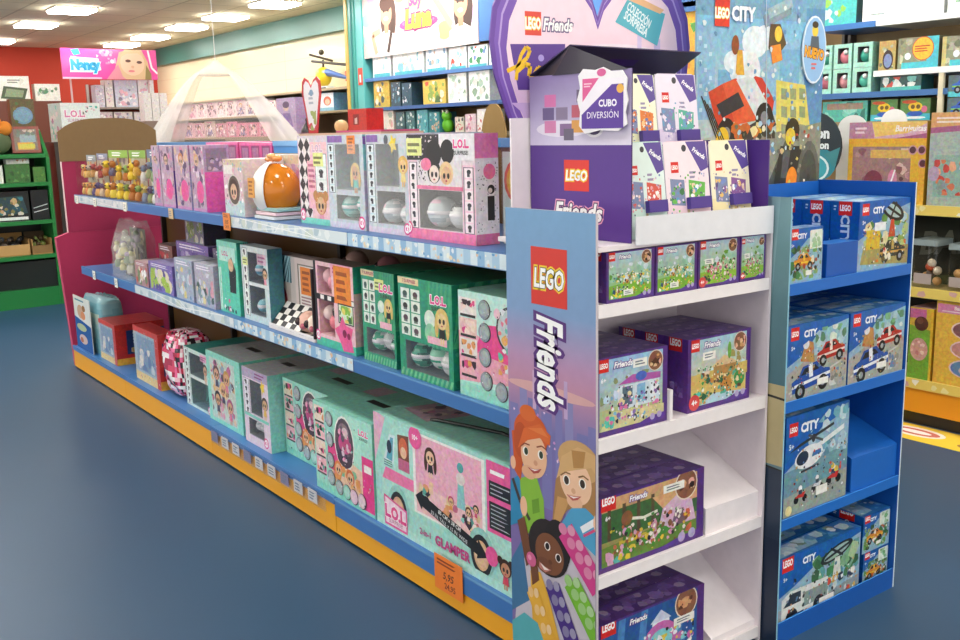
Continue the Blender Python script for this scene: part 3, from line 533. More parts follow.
for i, px in enumerate((352, 384)):
    y = Yat(px, 1.9, 1.0); m = M('gloss'); m.ball((0, 0, .05), .05, ['#b8948c', '#b87a80'][i]); m.ball((-.015, -.036, .06), .018, '#3a2c2c', nu=8, nv=6); m.ball((.02, -.038, .05), .014, '#e8c8c0', nu=8, nv=6)
    m.build('doll_ball', None, f'loose round doll ball in the shade above the green cartons, {["left","right"][i]} one', 'toy', 'loose doll balls', (1.92, y, MZ+.224), -PI/2)
    G('plain_carton', f'brown carton carrying the {["left","right"][i]} loose doll ball behind the green cartons', 'toy box', None, y+.08, y-.08, 1.9, MZ, .222, d=.14, base='#4a3a30', side='#4a3a30', top='#5a463a', front=lambda A: A.rect(.1, .4, .9, .6, '#6a5240'))
def fI(seed, yl_):
    def f(A):
        stripes(A, 0, 0, 1, .08, 12, '#7ac090', .04); stripes(A, .55, .36, 1, 1, 6, '#4aa87c', .25); A.rect(.0, .93, .4, .995, '#e6d2a8')
        A.txt('7 SURPRISES', .22, .962, .03, '#b03a6a', bold=.03, wmax=.34)
        for i in range(2):
            for j in range(4): A.rect(.05+i*.2, .42+j*.12, .22+i*.2, .53+j*.12, '#e6efe6'); A.ell(.135+i*.2, .475+j*.12, .045, .03, ['#3a5a50', '#58404a', '#2a2a2a'][(i+j) % 3]); A.rect(.1+i*.2, .435+j*.12, .17+i*.2, .455+j*.12, '#6a7a70')
        if yl_: yel(A, .42, .8, .28)
        lol(A, .76, .83, .075); A.circ(.6, .63, .1, '#dfeae0'); A.circ(.6, .5, .1, '#9ad0a8'); A.rect(.55, .4, .9, .47, '#f0b8c8'); toy(A, .82, .64, .085, '#e8c890', '#e0c070', '#2a2a2a', 2)
    return f
for i, (yl, yr, X, h, n) in enumerate(((2.985, 2.765, 1.68, .32, 'left one with a yellow sticker'), (2.714, 2.407, 1.662, .325, 'right one'))):
    wn = (.12, .1, .95, .37) if i == 0 else (.12, .08, .92, .37)
    o = G('doll_carton', f'green striped carton with capsules in its window, {n}', 'toy box', 'green striped cartons', yl, yr, X, MZ, h, d=.3 if i else .25, base='#2f9a76', side='#1f8468', top='#2a8a6c', front=fI(i, i == 0), right=lambda A: (stripes(A, 0, .4, 1, 1, 5, '#4aa87c', .3), A.blobs(30, (0, .02, 1, .38), ['#3f9a7c', '#1c6a54'], .02, .05, 2)), wins=[wn+('#3a3f3c',)])
    w = yl-yr-.004
    for k, x in enumerate((-.25, .1, .32)): surprise(o, x*w, .045, .07+.012*(k % 2), .037 if i == 0 else .043, [['#3fae84', '#8fd8b4', '#e8f0e8'], ['#e8e8e4', '#cfd8d0', '#f6f6f2'], ['#2f9a76', '#bfe8d0', '#1f6a54']][(k+2*i) % 3], k+30)
    film(o, w, h, wn)
def fK2(A):
    A.rect(0, 0, 1, .14, '#9fe0cc'); A.rect(0, .14, 1, 1, '#c6ece2'); A.P([(0, .14), (1, .22), (1, .5), (.3, .62), (0, .62)], '#f0a8bc'); A.P([(.3, .45), (1, .4), (1, .75), (.5, .72)], '#ec4f94')
    for k in range(4): A.rect(.02, .2+k*.19, .36, .37+k*.19, ['#f3b8c4', '#e7e0da', '#f0c9c0', '#efe6e0'][k]); A.blobs(7, (.05, .22+k*.19, .33, .35+k*.19), ['#e0508a', '#e8a060', '#3a2a30', '#f6dcd0'], .03, .07, k); A.rect(.04, .19+k*.19, .34, .215+k*.19, '#333')
    for (a, b) in ((.5, .86), (.5, .65), (.5, .42), (.52, .2), (.8, .14)): A.circ(a+.015, b, .115, '#4a3a44'); A.circ(a, b, .108, '#8f9aa0'); A.circ(a, b, .08, '#a8b2b4')
    A.circ(1.0, .72, .27, '#3f3a40'); A.circ(1.0, .72, .24, '#c8ccd0'); A.blobs(14, (.76, .3, 1, .9), ['#e8e8ec', '#f0b060', '#e87a8a', '#6ac0b0'], .03, .07, 9); A.circ(.75, .85, .06, '#f0c0d0')
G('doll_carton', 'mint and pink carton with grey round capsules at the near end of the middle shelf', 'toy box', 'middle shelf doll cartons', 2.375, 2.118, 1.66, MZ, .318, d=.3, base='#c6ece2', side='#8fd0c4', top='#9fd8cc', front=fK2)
# far left of the middle shelf: bags and small clear boxes
def bag(name, label, cat, loc, rot, w, d, h, cols, seed, group=None, prints=12, mk='bag', amp=.1):
    rg = random.Random(seed); r = empty(name, label, cat, group, loc, rot); n = 14; nz = 11; V = []; F = []
    for j in range(nz+1):
        t = j/nz; tk = (1-.55*max(0, (t-.62)/.38)) if mk == 'bag' else (1-.25*max(0, (t-.8)/.2)**2)
        for i in range(n*2):
            a = 2*PI*i/(n*2); ca, sa = math.cos(a), math.sin(a); ex = .42; q = 1-rg.uniform(0, amp)*(1 if j else .3)
            V.append((w/2*math.copysign(abs(ca)**ex, ca)*q*(1 if t < .8 else .97), d/2+d/2*math.copysign(abs(sa)**ex, sa)*q*tk, h*t*(1 if j < nz else rg.uniform(.94, 1.0))))
    for j in range(nz):
        for i in range(n*2): F.append((j*2*n+i, j*2*n+(i+1) % (2*n), (j+1)*2*n+(i+1) % (2*n), (j+1)*2*n+i))
    F.append(tuple(range(nz*2*n, nz*2*n+2*n)))
    m = M(mk); m.idx(V, F, (lambda k: cols[(k//5) % len(cols)]) if mk != 'bag' else '#eef2ee', smooth=mk != 'bag'); m.build('bag_skin', r)
    if mk == 'bag':
        m = M('card'); m.box(-w*.36, d*.62, 0, w*.36, d*.64, h*.8, '#8a8878'); A = Art(m, (-w*.36, d*.62, 0), (w*.72, 0, 0), (0, 0, h*.8)); A.blobs(40, (0, 0, 1, 1), cols+['#e8e4d8', '#5a5060'], .05, .1, seed); m.build('insert_card', r)
        for k in range(prints):
            s = rg.uniform(.018, .03); m = M('plastic'); x, y = rg.uniform(-w*.36, w*.36), rg.uniform(s*1.2, d*.42); z = rg.uniform(s, h*.66)
            m.lathe([(s*.9, -s), (s, 0), (s*.5, s*.8)], rg.choice(cols), n=9, c=(x, y, z)); m.ball((x, y, z+s*1.1), s*.7, rg.choice(cols), nu=9, nv=6); m.build('figure', r)
    return r
BG = ['#c8c08a', '#8a7a9a', '#d8d0b8', '#7a8a6a', '#b8a0b8', '#e8d8a0']
bag('toy_bag', 'clear plastic bag of small toys, back one at the far end of the middle shelf', 'toy bag', (1.80, 6.12, MZ+.001), -PI/2, .4, .17, .3, BG, 1)
bag('toy_bag', 'clear plastic bag of small toys, front one beside the purple boxes', 'toy bag', (1.665, 5.74, MZ+.001), -PI/2, .36, .125, .25, BG, 2)
def fS(bg, seed, cols): return lambda A: (A.rect(.0, .0, 1, 1, bg), A.blobs(22, (.05, .05, .95, .8), cols, .05, .13, seed), A.bars((.1, .84, .9, .96), 2, '#efeaf4', seed))
for i, (yl, yr, X, z, h, bg, cols, lab) in enumerate((
    (5.42, 5.21, 1.66, MZ, .13, '#b88a90', ['#e8d8c0', '#c84a4a', '#6a8a5a', '#fff'], 'small pinkish toy box with a white tag left of the purple box'),
    (5.19, 4.83, 1.66, MZ, .15, '#7a6ab8', ['#a8c84a', '#d8d0e8', '#5a4a9a', '#e8e0c0'], 'purple toy box with a green picture at the front of the middle shelf'),
    (5.26, 4.8, 1.84, MZ, .235, '#7d68b0', ['#9a88c8', '#cfc4e0', '#5d4a94'], 'tall purple carton standing behind the purple toy box'),
    (4.81, 4.57, 1.665, MZ, .2, '#a9b4c8', ['#d8e0e8', '#6a88b0', '#e8d890', '#88a0b8', '#c8b0c0'], 'pale blue see-through toy box right of the purple toy box'),
    (4.55, 4.31, 1.668, MZ, .2, '#b4b2c4', ['#e8d8a0', '#3a5a58', '#d8dce8', '#e0a0b0', '#7a98a8'], 'pale lilac see-through toy box beside the teal doll carton'),
    (5.52, 5.3, 1.83, MZ, .2, '#8a5a5a', ['#c84a50', '#e8d0c0', '#4a3a4a'], 'dark red toy box half hidden behind the front toy bag'),
    (4.77, 4.34, 1.85, MZ, .232, '#6a6488', ['#8a84a8', '#b0a8c0'], 'dim violet carton at the back behind the pale see-through boxes'))):
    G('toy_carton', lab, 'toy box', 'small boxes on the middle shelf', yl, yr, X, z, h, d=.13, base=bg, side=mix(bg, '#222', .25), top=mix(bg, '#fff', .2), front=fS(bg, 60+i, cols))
G('toy_carton', 'small dark carton with a grassy picture stacked on top of the tall purple carton', 'toy box', 'small boxes on the middle shelf', 5.12, 4.86, 1.845, MZ+.2365, .14, d=.12, base='#7a7890', side='#4a4658', top='#6a6678', front=fS('#77758a', 71, ['#8aa04a', '#d8d0c0', '#6a7a3a', '#b8b0c8']))
# ---------------------------------------------------------------- bottom deck
def fL(A): strip(A, .02, .02, .2, .98, 9, '#dfeeea', 5); A.rect(.24, .5, 1, .56, '#dfe8e6'); A.rect(.7, .86, .98, .97, '#e8a8c8'); A.bars((.72, .88, .96, .95), 2, '#b04a8a'); toy(A, .88, .72, .07, '#d8a888', '#3a2a2a', '#e0c0a0'); badge(A, .95, .08, .06)
o = G('carry_carton', 'teal striped doll carton with two windows, leftmost carry box on the bottom deck', 'toy box', 'carry cartons', 4.915, 4.585, 1.712, BZ, .305, d=.34, base='#cfe4de', side='#2f8a84', top='#2f948c', front=fL, wins=[(.24, .56, .82, .93, '#2f5a58'), (.24, .05, .97, .5, '#2a6a62')], topart=lambda A: A.rect(.35, .4, .65, .5, '#1f6a66'))
m = M('card'); A = Art(m, (-.163+.24*.326, .069, .05*.305), (.73*.326, 0, 0), (0, 0, .45*.305)); stripes(A, 0, 0, 1, 1, 7, '#5fb0a4', .5); m.build('striped_lining', o); film(o, .326, .305, (.24, .56, .82, .93)); film(o, .326, .305, (.24, .05, .97, .5))
def fM(A):
    A.rect(0, 0, 1, 1, '#8fdccb'); A.rect(.1, .06, .84, .92, '#c9d8d0'); A.blobs(60, (.12, .08, .82, .9), ['#e0a0b8', '#9aa8c0', '#e8c8a8', '#c86a98', '#5a4a60', '#b8e0d8', '#e8b878'], .03, .07, 12)
    for k, (a, b) in enumerate(((.3, .7), (.6, .68), (.3, .34), (.66, .3), (.48, .5))): toy(A, a, b, .07, '#d8a884', ['#5a2a3a', '#c89a50', '#2a2a3a', '#b0508a', '#e8c070'][k], ['#4a4a6a', '#e07aa0'][k % 2])
G('carry_carton', 'mint carton printed with rows of little dolls, dark grip slot on top', 'toy box', 'carry cartons', 4.572, 4.165, 1.70, BZ, .345, d=.36, base='#8fdccb', side='#86d4c2', top='#b9bcc0', front=fM, topart=lambda A: (A.rect(.3, .42, .62, .52, '#2a2c30'), A.rect(0, 0, 1, .06, '#a8c8c0')))
def fN(A): strip(A, .04, .4, .26, .86, 5, '#e0dcea', 6); A.rect(0, .88, 1, 1, '#b4a6c4'); A.bars((.5, .9, .9, .98), 2, '#8a3a7a'); A.P([(.8+.1*math.cos(k*.6283)*(1 if k % 2 else .5), .82+.1*math.sin(k*.6283)*(1 if k % 2 else .5)) for k in range(10)], '#f0d040'); toy(A, .85, .6, .085, '#dcae88', '#3a2a2a', '#e8c060'); A.rect(0, 0, 1, .1, '#e8d2e0'); badge(A, .82, .1, .09); A.rect(.03, .36, .97, .4, '#7fcfc4')
o = G('carry_carton', 'lilac carton with a tall window and silver capsules below, dark grip slot on top', 'toy box', 'carry cartons', 4.118, 3.845, 1.69, BZ, .345, d=.36, base='#e6d3e4', side='#8fd6c8', top='#b4b6ba', front=fN, wins=[(.3, .42, .74, .86, '#4a6068'), (.18, .12, .76, .34, '#3f3a42')], topart=lambda A: A.rect(.3, .42, .65, .52, '#2a2c30'))
for k in range(3): surprise(o, -.055+.045*k, .045, .078, .026, CAPS, 50+k)
film(o, .269, .345, (.3, .42, .74, .86)); film(o, .269, .345, (.18, .12, .76, .34))
def fO(A):
    A.rect(0, 0, 1, 1, '#9fe0cf'); A.P([(0, 0), (1, 0), (1, .05), (0, .1)], '#8fdcc8'); A.rect(.56, .12, .98, .98, '#b4ead8'); A.P([(.3, .12), (.98, .12), (.98, .4), (.5, .52), (.3, .6)], '#f0c8b0')
    A.P([(.24, .3), (.42, .3), (.42, .62), (.24, .6)], '#ec4a90'); A.rect(.82, .04, 1, .62, '#e8408c'); A.rect(.82, .62, 1, .99, '#a8e4d4'); lol(A, .86, .86, .055)
    for k in range(4): A.rect(.02, .2+k*.195, .2, .375+k*.195, ['#f0b4c4', '#f0d8c8', '#f3bcc8', '#efe0d0'][k]); A.blobs(7, (.03, .22+k*.195, .19, .36+k*.195), ['#e0508a', '#e8a060', '#3a2a30', '#58b8a0', '#f6e0d4'], .02, .035, k+3); A.rect(.03, .185+k*.195, .19, .205+k*.195, '#4a4048')
    A.ell(.54, .66, .17, .3, '#f2efe8'); A.ell(.54, .66, .155, .275, '#5a4a58'); A.ell(.54, .5, .13, .1, '#4a3c4c'); A.ell(.55, .66, .11, .11, '#c84f88'); A.ell(.54, .8, .09, .08, '#8a7484'); A.ell(.56, .79, .05, .05, '#e8c8d0'); A.blobs(26, (.44, .46, .66, .84), ['#d8709a', '#a83a70', '#d8c4cc', '#6a5868', '#f0a8c0'], .012, .03, 5)
    A.blobs(12, (.34, .2, .78, .4), ['#e89a58', '#f0b070', '#8ac0a0', '#d86a50', '#f0d0b0'], .03, .06, 6); face(A, .42, .34, .05, '#e8b890', '#e88a4a'); face(A, .62, .3, .05, '#e8b890', '#d86a3a')
    for k, (a, b, c) in enumerate(((.28, .86, '#98a4a8'), (.28, .63, '#98a4a8'), (.28, .4, '#98a4a8'), (.28, .2, '#98a4a8'), (.42, .14, '#8fa0a4'), (.55, .13, '#8fd0c0'), (.67, .12, '#e0b8cc'), (.8, .12, '#e0c0cc'))): A.circ(a+.008, b, .068, '#54434c'); A.circ(a, b, .062, c); A.circ(a, b, .044, mix(c, '#fff', .25))
    A.rect(.86, .46, .98, .54, '#f4f4ee')
for i, (yl, yr, X, h, lab) in enumerate(((3.838, 3.36, 1.755, .335, 'mint house carton with a row of round capsules, partly hidden by its twin in front'), (3.366, 2.918, 1.6585, .35, 'mint house carton with an oval doll window standing at the deck edge'))):
    G('carry_carton', lab, 'toy box', 'mint house cartons', yl, yr, X, BZ, h, d=.34, base='#9fe0cf', side='#8ed6c6', top='#8fd4c4', front=fO, topart=lambda A: (A.rect(.36, .42, .66, .52, '#26282c'), A.rect(.05, .6, .3, .9, '#c8b0c0')))
def fQ(A):
    A.rect(0, 0, 1, 1, '#a9e0d4'); A.P([(0, .55), (.1, .98), (.05, 1), (0, 1)], '#e6b4cc'); A.P([(.05, .28), (.07, .62), (.14, .9), (.24, .97), (1, .97), (1, .25)], '#b4e6da')
    A.P([(.08, .62), (.13, .85), (.18, .86), (.16, .6)], '#d9eef0'); A.P([(.10, .63), (.14, .83), (.165, .83), (.15, .62)], '#5fa8c0'); A.ell(.128, .74, .02, .06, '#2a3a50')
    A.P([(.2, .6), (.2, .88), (.29, .9), (.29, .58)], '#7a4a3a'); A.ell(.245, .78, .035, .09, '#d8704a'); A.ell(.245, .74, .024, .05, '#f0c8a8'); A.rect(.2, .58, .29, .68, '#c86a90')
    A.P([(.06, .44), (.33, .44), (.33, .54), (.09, .55)], '#f07fb0'); A.bars((.08, .56, .18, .62), 3, '#5a8a88', 4); A.rect(.32, .28, .83, .97, '#f6f2ee'); A.rect(.34, .3, .81, .95, '#f0b2c8')
    A.P([(.34, .3), (.81, .3), (.81, .5), (.34, .55)], '#f4c4c8'); A.blobs(44, (.36, .33, .8, .56), ['#8ad0c8', '#e8a070', '#f6e0d8', '#c86a88', '#58a8a0', '#e8d0a0', '#3a2a3a'], .012, .03, 21)
    toy(A, .455, .8, .03, '#f0c8a8', '#4a2a1a', '#2a2a32', 2); A.P([(.64, .5), (.7, .5), (.685, .78), (.655, .78)], '#8fc8cc'); A.ell(.67, .83, .022, .04, '#5aa8a8'); A.ell(.67, .74, .03, .05, '#e8dcd8'); A.rect(.44, .5, .47, .6, '#f0c8a8')
    toy(A, .6, .52, .016, '#e8b890', '#c84a7a', '#e8a050'); toy(A, .72, .5, .016, '#e8b890', '#6a3a2a', '#f0e0e0'); toy(A, .77, .55, .014, '#e8b890', '#2a2a2a', '#e05080')
    A.circ(.345, .92, .05, '#ee5f9f'); A.txt('10+', .345, .92, .04, '#fff', bold=.03, wmax=.07)
    for ca in (.19, .8): A.ell(ca, .24, .085, .19, '#9ad2c8'); A.ell(ca, .21, .07, .165, '#22252a'); A.ell(ca, .21, .05, .12, '#d9ae86'); A.ell(ca, .21, .042, .1, '#e2bc96')
    A.rect(.0, .0, 1, .08, '#b9e8dc'); A.P([(.07, .3), (.07, .03), (.26, .03), (.26, .24)], '#e8589c'); A.P([(.08, .28), (.08, .05), (.25, .05), (.25, .225)], '#f6dce8'); A.txt('L.O.L.', .165, .16, .1, '#ec4f98', bold=.06, out=.1, outc='#fff', wmax=.17); A.txt('SURPRISE!', .165, .08, .035, '#b03a80', wmax=.15)
    A.P([(.335, .43), (.39, .5), (.39, .465), (.78, .30), (.78, .335), (.845, .22), (.77, .17), (.775, .2), (.385, .36), (.38, .33)], '#17191c')
    A.txt('85 CM x 38 CM', .585, .358, .032, '#f4f4f4', bold=.02, rot=-.2, wmax=.2); A.txt('33 IN. TALL x 15 IN. WIDE', .58, .305, .03, '#e0e0e0', bold=.01, rot=-.2, wmax=.3)
    A.txt('2-in-1', .4, .14, .05, '#c84a8c', bold=.03, wmax=.12); A.txt('GLAMPER', .6, .135, .075, '#c84a8c', bold=.04, wmax=.26)
    A.rect(.845, .44, 1, .99, '#e85f9f'); A.rect(.86, .72, 1, .84, '#22262c'); A.rect(.86, .47, 1, .68, '#22262c'); A.bars((.87, .73, .99, .83), 3, '#b8c0c4', 2, .25); A.bars((.87, .48, .99, .67), 6, '#b8c0c4', 3, .25); A.bars((.87, .88, .97, .94), 1, '#fff', 5); A.circ(.87, .25, .04, '#e8589c')
    toy(A, .955, .2, .028, '#c89070', '#3a2418', '#d84a6a', 1)
o = G('camper_van_carton', 'large mint carton picturing a toy camper van, nearest box on the bottom deck', 'toy box', None, 2.905, 2.125, 1.6585, BZ, .405, d=.34, base='#a9e0d4', side='#97d6c8', top='#9fdccf', front=fQ, topart=lambda A: (A.P([(.05, .3), (.3, .2), (.36, .75), (.1, .8)], '#c8a8b8'), A.blobs(16, (.08, .3, .3, .75), ['#d88aa8', '#8ac8c0', '#e8d0c8', '#6a5a70'], .015, .03, 5)))
m = M('plastic'); m.tube([(-.16, .09, .406), (-.12, .09, .414), (0, .12, .417), (.14, .16, .416), (.22, .17, .406)], .006, '#16181a'); m.build('carry_strap', o)
# left end of the deck: bag, red boxes, confetti bag, board
bag('baby_toy_bag', 'glossy white and blue printed toy bag at the far end of the bottom deck', 'toy bag', (1.70, 6.58, BZ+.001), -PI/2, .44, .17, .36, ['#7fb4c0', '#8fbcc4', '#9cc4c8', '#b8ccc0', '#6fa8b8'], 5, mk='gloss', amp=.05)
def fBag(A): A.rect(0, .52, 1, 1, '#e9ece8'); A.P([(0, 0), (1, 0), (1, .5), (0, .6)], '#2f5fa8'); A.ell(.4, .72, .2, .13, '#d8b090'); A.ell(.55, .66, .14, .08, '#e89a6a'); A.ell(.62, .8, .1, .06, '#a8784a'); A.ell(.4, .42, .3, .07, '#b8c8a0'); A.ell(.45, .2, .25, .09, '#d8c0b8'); A.ell(.35, .18, .1, .05, '#c87858'); A.bars((.1, .9, .7, .96), 1, '#6a98b0')
m = M('gloss'); m.box(-.2, -.004, .0, .17, .0, .35, '#e6ebe6'); fBag(Art(m, (-.2, -.0042, 0), (.37, 0, 0), (0, 0, .35), 'gloss')); m.build('toy_bag_card', None, 'blue and white card with a baby picture before the far toy bag', 'toy bag', None, (1.672, 6.62, BZ+.001), -PI/2)
def fR(A): A.rect(0, 0, 1, 1, '#a3b6c4'); A.rect(0, 0, 1, .16, '#e6c98a'); A.rect(.12, .2, .85, .85, '#7f9ab8'); A.blobs(10, (.14, .22, .8, .8), ['#c8d0d8', '#5a78a8', '#e8e0d8'], .05, .12, 3); A.rect(.86, 0, 1, 1, '#c43a34'); A.rect(0, .9, 1, 1, '#c84038')
def rR(A): A.rect(0, 0, 1, .16, '#e0a83c'); A.rect(0, .16, 1, 1, '#b8302c'); A.rect(.22, .25, 1, .84, '#24386a'); A.bars((.35, .5, .95, .8), 4, '#9ab0d0', 3); A.blobs(8, (.3, .28, .95, .48), ['#d84a3a', '#e8c0a0', '#4a6ab0', '#c8a060'], .05, .12, 9)
for i, (yl, yr, X, h) in enumerate(((6.36, 6.02, 1.69, .25), (5.66, 5.24, 1.69, .31))):
    G('playset_carton', f'red toy carton with yellow bottom band, {["far","near"][i]} one on the bottom deck', 'toy box', 'red cartons', yl, yr, X, BZ, h, d=.3 if i == 0 else .1, base='#a3b6c4', side='#b8302c', top='#b8403a', front=fR, right=rR, left=rR)
m = M('card'); m.box(-.09, -.004, 0, .09, .004, .26, '#2a3a38'); A = Art(m, (-.09, -.0042, 0), (.18, 0, 0), (0, 0, .26)); A.rect(0, 0, .62, 1, '#cfc4b0'); A.ell(.32, .55, .26, .3, '#2a3a5a'); A.ell(.32, .55, .2, .24, '#c8a060'); A.ell(.32, .58, .1, .12, '#e8d8c0'); A.rect(.7, .1, .95, .9, '#3f7a78'); A.line([(.65, 0), (.65, 1)], .03, '#e8e4d8')
m.build('round_motif_board', None, 'slanted board with a round motif lying behind the red cartons', 'toy', None, (1.93, 5.82, BZ+.006), (math.radians(-58), .0, -PI/2-.4))
CF = ['#e86a9a', '#f4e8ec', '#c8304a', '#2a2228', '#f0a8c0', '#d84a6a', '#fff', '#a82848', '#3a2a30', '#f6c8d4']
rg = random.Random(5); V = []; F = []; nu, nv = 40, 24
for j in range(nv+1):
    t = PI*j/nv-PI/2
    for i in range(nu): a = 2*PI*i/nu; q = .94+.06*math.sin(5*a+j*.9); V.append((.165*math.copysign(abs(math.cos(t))**.5, 1)*math.copysign(abs(math.cos(a))**.65, math.cos(a))*q, .12+.115*abs(math.cos(t))**.5*math.copysign(abs(math.sin(a))**.65, math.sin(a))*q, .178+.178*math.copysign(abs(math.sin(t))**.85, math.sin(t))))
for j in range(nv):
    for i in range(nu): F.append((j*nu+i, j*nu+(i+1) % nu, (j+1)*nu+(i+1) % nu, (j+1)*nu+i))
m = M('gloss'); cc = [rg.choice(CF) for _ in F]; m.idx(V, F, lambda k: cc[k], smooth=True); m.build('confetti_bag', None, 'bulging pink, white and black confetti patterned bag beside the teal striped carton', 'toy bag', None, (1.672, 5.078, BZ+.001), -PI/2)
# crimson cardboard display closing the far end
r = empty('cardboard_display', 'crimson cardboard display with a domed bare brown back at the far gondola end', 'display', None, (2.0, 6.9, 0))
xl, xr = Xat(64, 6.9, 1.2)-2.0, Xat(156, 6.9, 1.5)-2.0; zt = Zat(157, 2+xl, 6.9)
m = M('matte'); m.box(xl, 0, .9, xr, .04, zt-.03, '#a82a52', l='#d8b8b8', r='#8a2044'); m.build('rear_wall', r)
xb = Xat(56, 6.9, .88)-2.0; xc = Xat(72, 6.9, .3)-2.0
m = M('matte'); m.slab([(xc, 0), (xr, 0), (xr, .899), (xl, .899), (xb, .87)], 0, .05, '#b52e58', '#c2486c'); m.build('lower_body', r)
top = [(xl-.01, zt-.03), (xr, zt-.03)]; n = 12; z0, z1 = Zat(132, 2+xl, 6.9), Zat(118, 2.0, 6.9); W = xr-xl+.01
for k in range(n+1): t = k/n; top.append((xr-W*t, z0+(z1-z0)*(1-abs(2*t-1)**3.2)))
m = M('brown'); m.slab(top, -.006, .0, '#8a6c46', '#a98a5e', 'brown'); m.build('domed_header', r)
# ================================================================== END DISPLAYS
def onY(px, py, Y):
    d = _F+_R*((px-480)/FPX)-_U*((py-320)/FPX); return d.x*Y/d.y, EYE+d.z*Y/d.y
def onX(px, py, X):
    d = _F+_R*((px-480)/FPX)-_U*((py-320)/FPX); return d.y*X/d.x, EYE+d.z*X/d.x
# ---------------------------------------------------------------- left end display (white and lilac)
X0, X1, YF, YB = 1.60, 2.25, 1.707, 2.05
fd = empty('end_display', 'white cardboard end display with a blue and pink printed side panel and heart header', 'display', None, (1.925, YF, 0))
def fb(m, name, parent=None, kind=None):
    o = m.build(name, parent or fd, kind=kind)
    if not parent: o.location = (-1.925, -YF, 0)
    return o
m = M('card'); m.box(X0-.008, YF, 0, X0, YB, 1.303, '#c9c0c8', l='#7a9cc8')
A = Art(m, (X0-.008, YB, 0), (0, YF-YB, 0), (0, 0, 1.303), 'card')
A.n = 1; cs = [(0, '#7d6a9e'), (.42, '#7a68a6'), (.56, '#7572ac'), (.66, '#c08ca8'), (.70, '#b98fb4'), (.8, '#7f9ec8'), (1, '#76a3cc')]
for (b0, c0), (b1, c1) in zip(cs, cs[1:]): A.raw([(0, b0), (1, b0), (1, b1), (0, b1)], [C(c0), C(c0), C(c1), C(c1)], True)
for k, (a, w, b) in enumerate(((.02, .1, .60), (.14, .09, .64), (.24, .13, .62), (.4, .12, .6), (.56, .08, .615), (.67, .09, .635), (.8, .13, .58), (.92, .08, .6))): A.rect(a, .4, a+w, b, ['#7d7ab2', '#8a86b8', '#7474ae', '#7a77b0'][k % 4])
A.ell(.5, .645, .5, .012, '#d8a8a8'); A.rect(.3, .6, .34, .68, '#c8a8c8'); A.rect(.66, .6, .7, .675, '#c0a4cc')
A.blobs(26, (.05, .46, .95, .6), ['#d8a8d0', '#c890c8', '#e8c8e0', '#9a86c0'], .006, .016, 31)
def q(px, py): y, z = onX(px, py, X0-.008); return ((YB-y)/(YB-YF), z/1.303)
a, b = q(531.5, 303); w, h = q(567, 249)[0]-a, q(549, 248)[1]-b
A.rect(a, b, a+w, b+h, '#d8362a'); A.txt('LEGO', a+w/2, b+h*.47, .036, '#fff', bold=.02, out=.13, outc='#f2cf30', sh=.12, wmax=.33); A.n += 1; A.txt('LEGO', a+w/2, b+h*.47, .036, '#fff', bold=.03, out=.06, outc='#191516', sh=.12, wmax=.33)
c = q(550, 364); A.txt('Friends', c[0], c[1], .072, '#fff', bold=.03, out=.12, outc='#5a2f7c', rot=-PI/2, sh=.25, wmax=.70)
# three plain cartoon children holding coloured bricks
def Q(col, *pts): A.P([q(*p) for p in pts], col)
def E(px, py, rx, ry, col, rot=0., n=26): c = q(px, py); A.ell(c[0], c[1], rx/92, ry/437*1.06, col, n, rot=rot)
Q('#c4bcc8', (520, 560), (600, 520), (602, 640), (514, 640)); Q('#3f6f98', (511, 560), (522, 540), (530, 600), (512, 610))
Q('#2f86b4', (511, 480), (520, 474), (528, 500), (527, 520), (511, 525)); Q('#86b83a', (520, 478), (536, 474), (544, 500), (545, 530), (524, 534)); Q('#6a9a2a', (532, 500), (539, 498), (540, 512), (533, 514)); A.line([q(513, 478), q(520, 500), q(530, 520)], .035, '#40342f'); E(524, 506, 4, 9, '#eab894')
Q('#c9551f', (512, 430), (515, 470), (521, 480), (524, 455), (520, 430)); E(531, 433, 19, 18, '#cf5a22'); E(528, 413, 9, 7, '#d8682a'); E(521, 440, 8, 16, '#b94c1c'); E(534, 455, 14.5, 20, '#eab894'); E(529, 472, 8, 6, '#e2ac88')
Q('#d8662a', (518, 448), (524, 428), (540, 424), (551, 436), (550, 446), (540, 438), (528, 440)); Q('#e07a3a', (528, 428), (542, 428), (549, 438), (538, 433)); E(513.5, 462, 3, 6, '#eab894')
for (x, y) in ((526, 451), (541, 455)): E(x, y, 3.2, 4, '#f6f0ea'); E(x+.5, y, 2.2, 3.3, '#2c3a22'); 
A.line([q(521, 446), q(525, 443), q(530, 445)], .012, '#8a3a18'); A.line([q(537, 447), q(542, 446), q(547, 450)], .012, '#8a3a18'); E(536, 463, 2.2, 2.4, '#d89a78'); Q('#b04a44', (528, 467), (535, 469), (542, 469), (539, 473), (534, 473.5)); Q('#f6ece8', (530, 468), (535, 469.4), (540, 469.6), (535, 471))
Q('#a87c4c', (552, 530), (556, 480), (566, 455), (596, 460), (602, 480), (602, 540), (585, 530), (580, 505), (568, 510)); Q('#c8985e', (552, 530), (558, 496), (570, 500), (562, 520)); Q('#b88a54', (595, 470), (602, 480), (602, 520), (596, 515))
E(579, 462, 21, 17, '#caa06a'); E(576, 482, 16, 19, '#f0c4a2'); E(575, 502, 8, 6, '#e8b896'); Q('#d4aa74', (557, 478), (562, 456), (578, 447), (596, 456), (599, 480), (592, 468), (576, 470), (564, 472)); Q('#b4854c', (572, 450), (586, 452), (584, 468), (574, 468))
for (x, y) in ((567, 480), (583, 484)): E(x, y, 3.6, 4.2, '#f8f4ee'); E(x, y, 2.5, 3.6, '#3a2a1c')
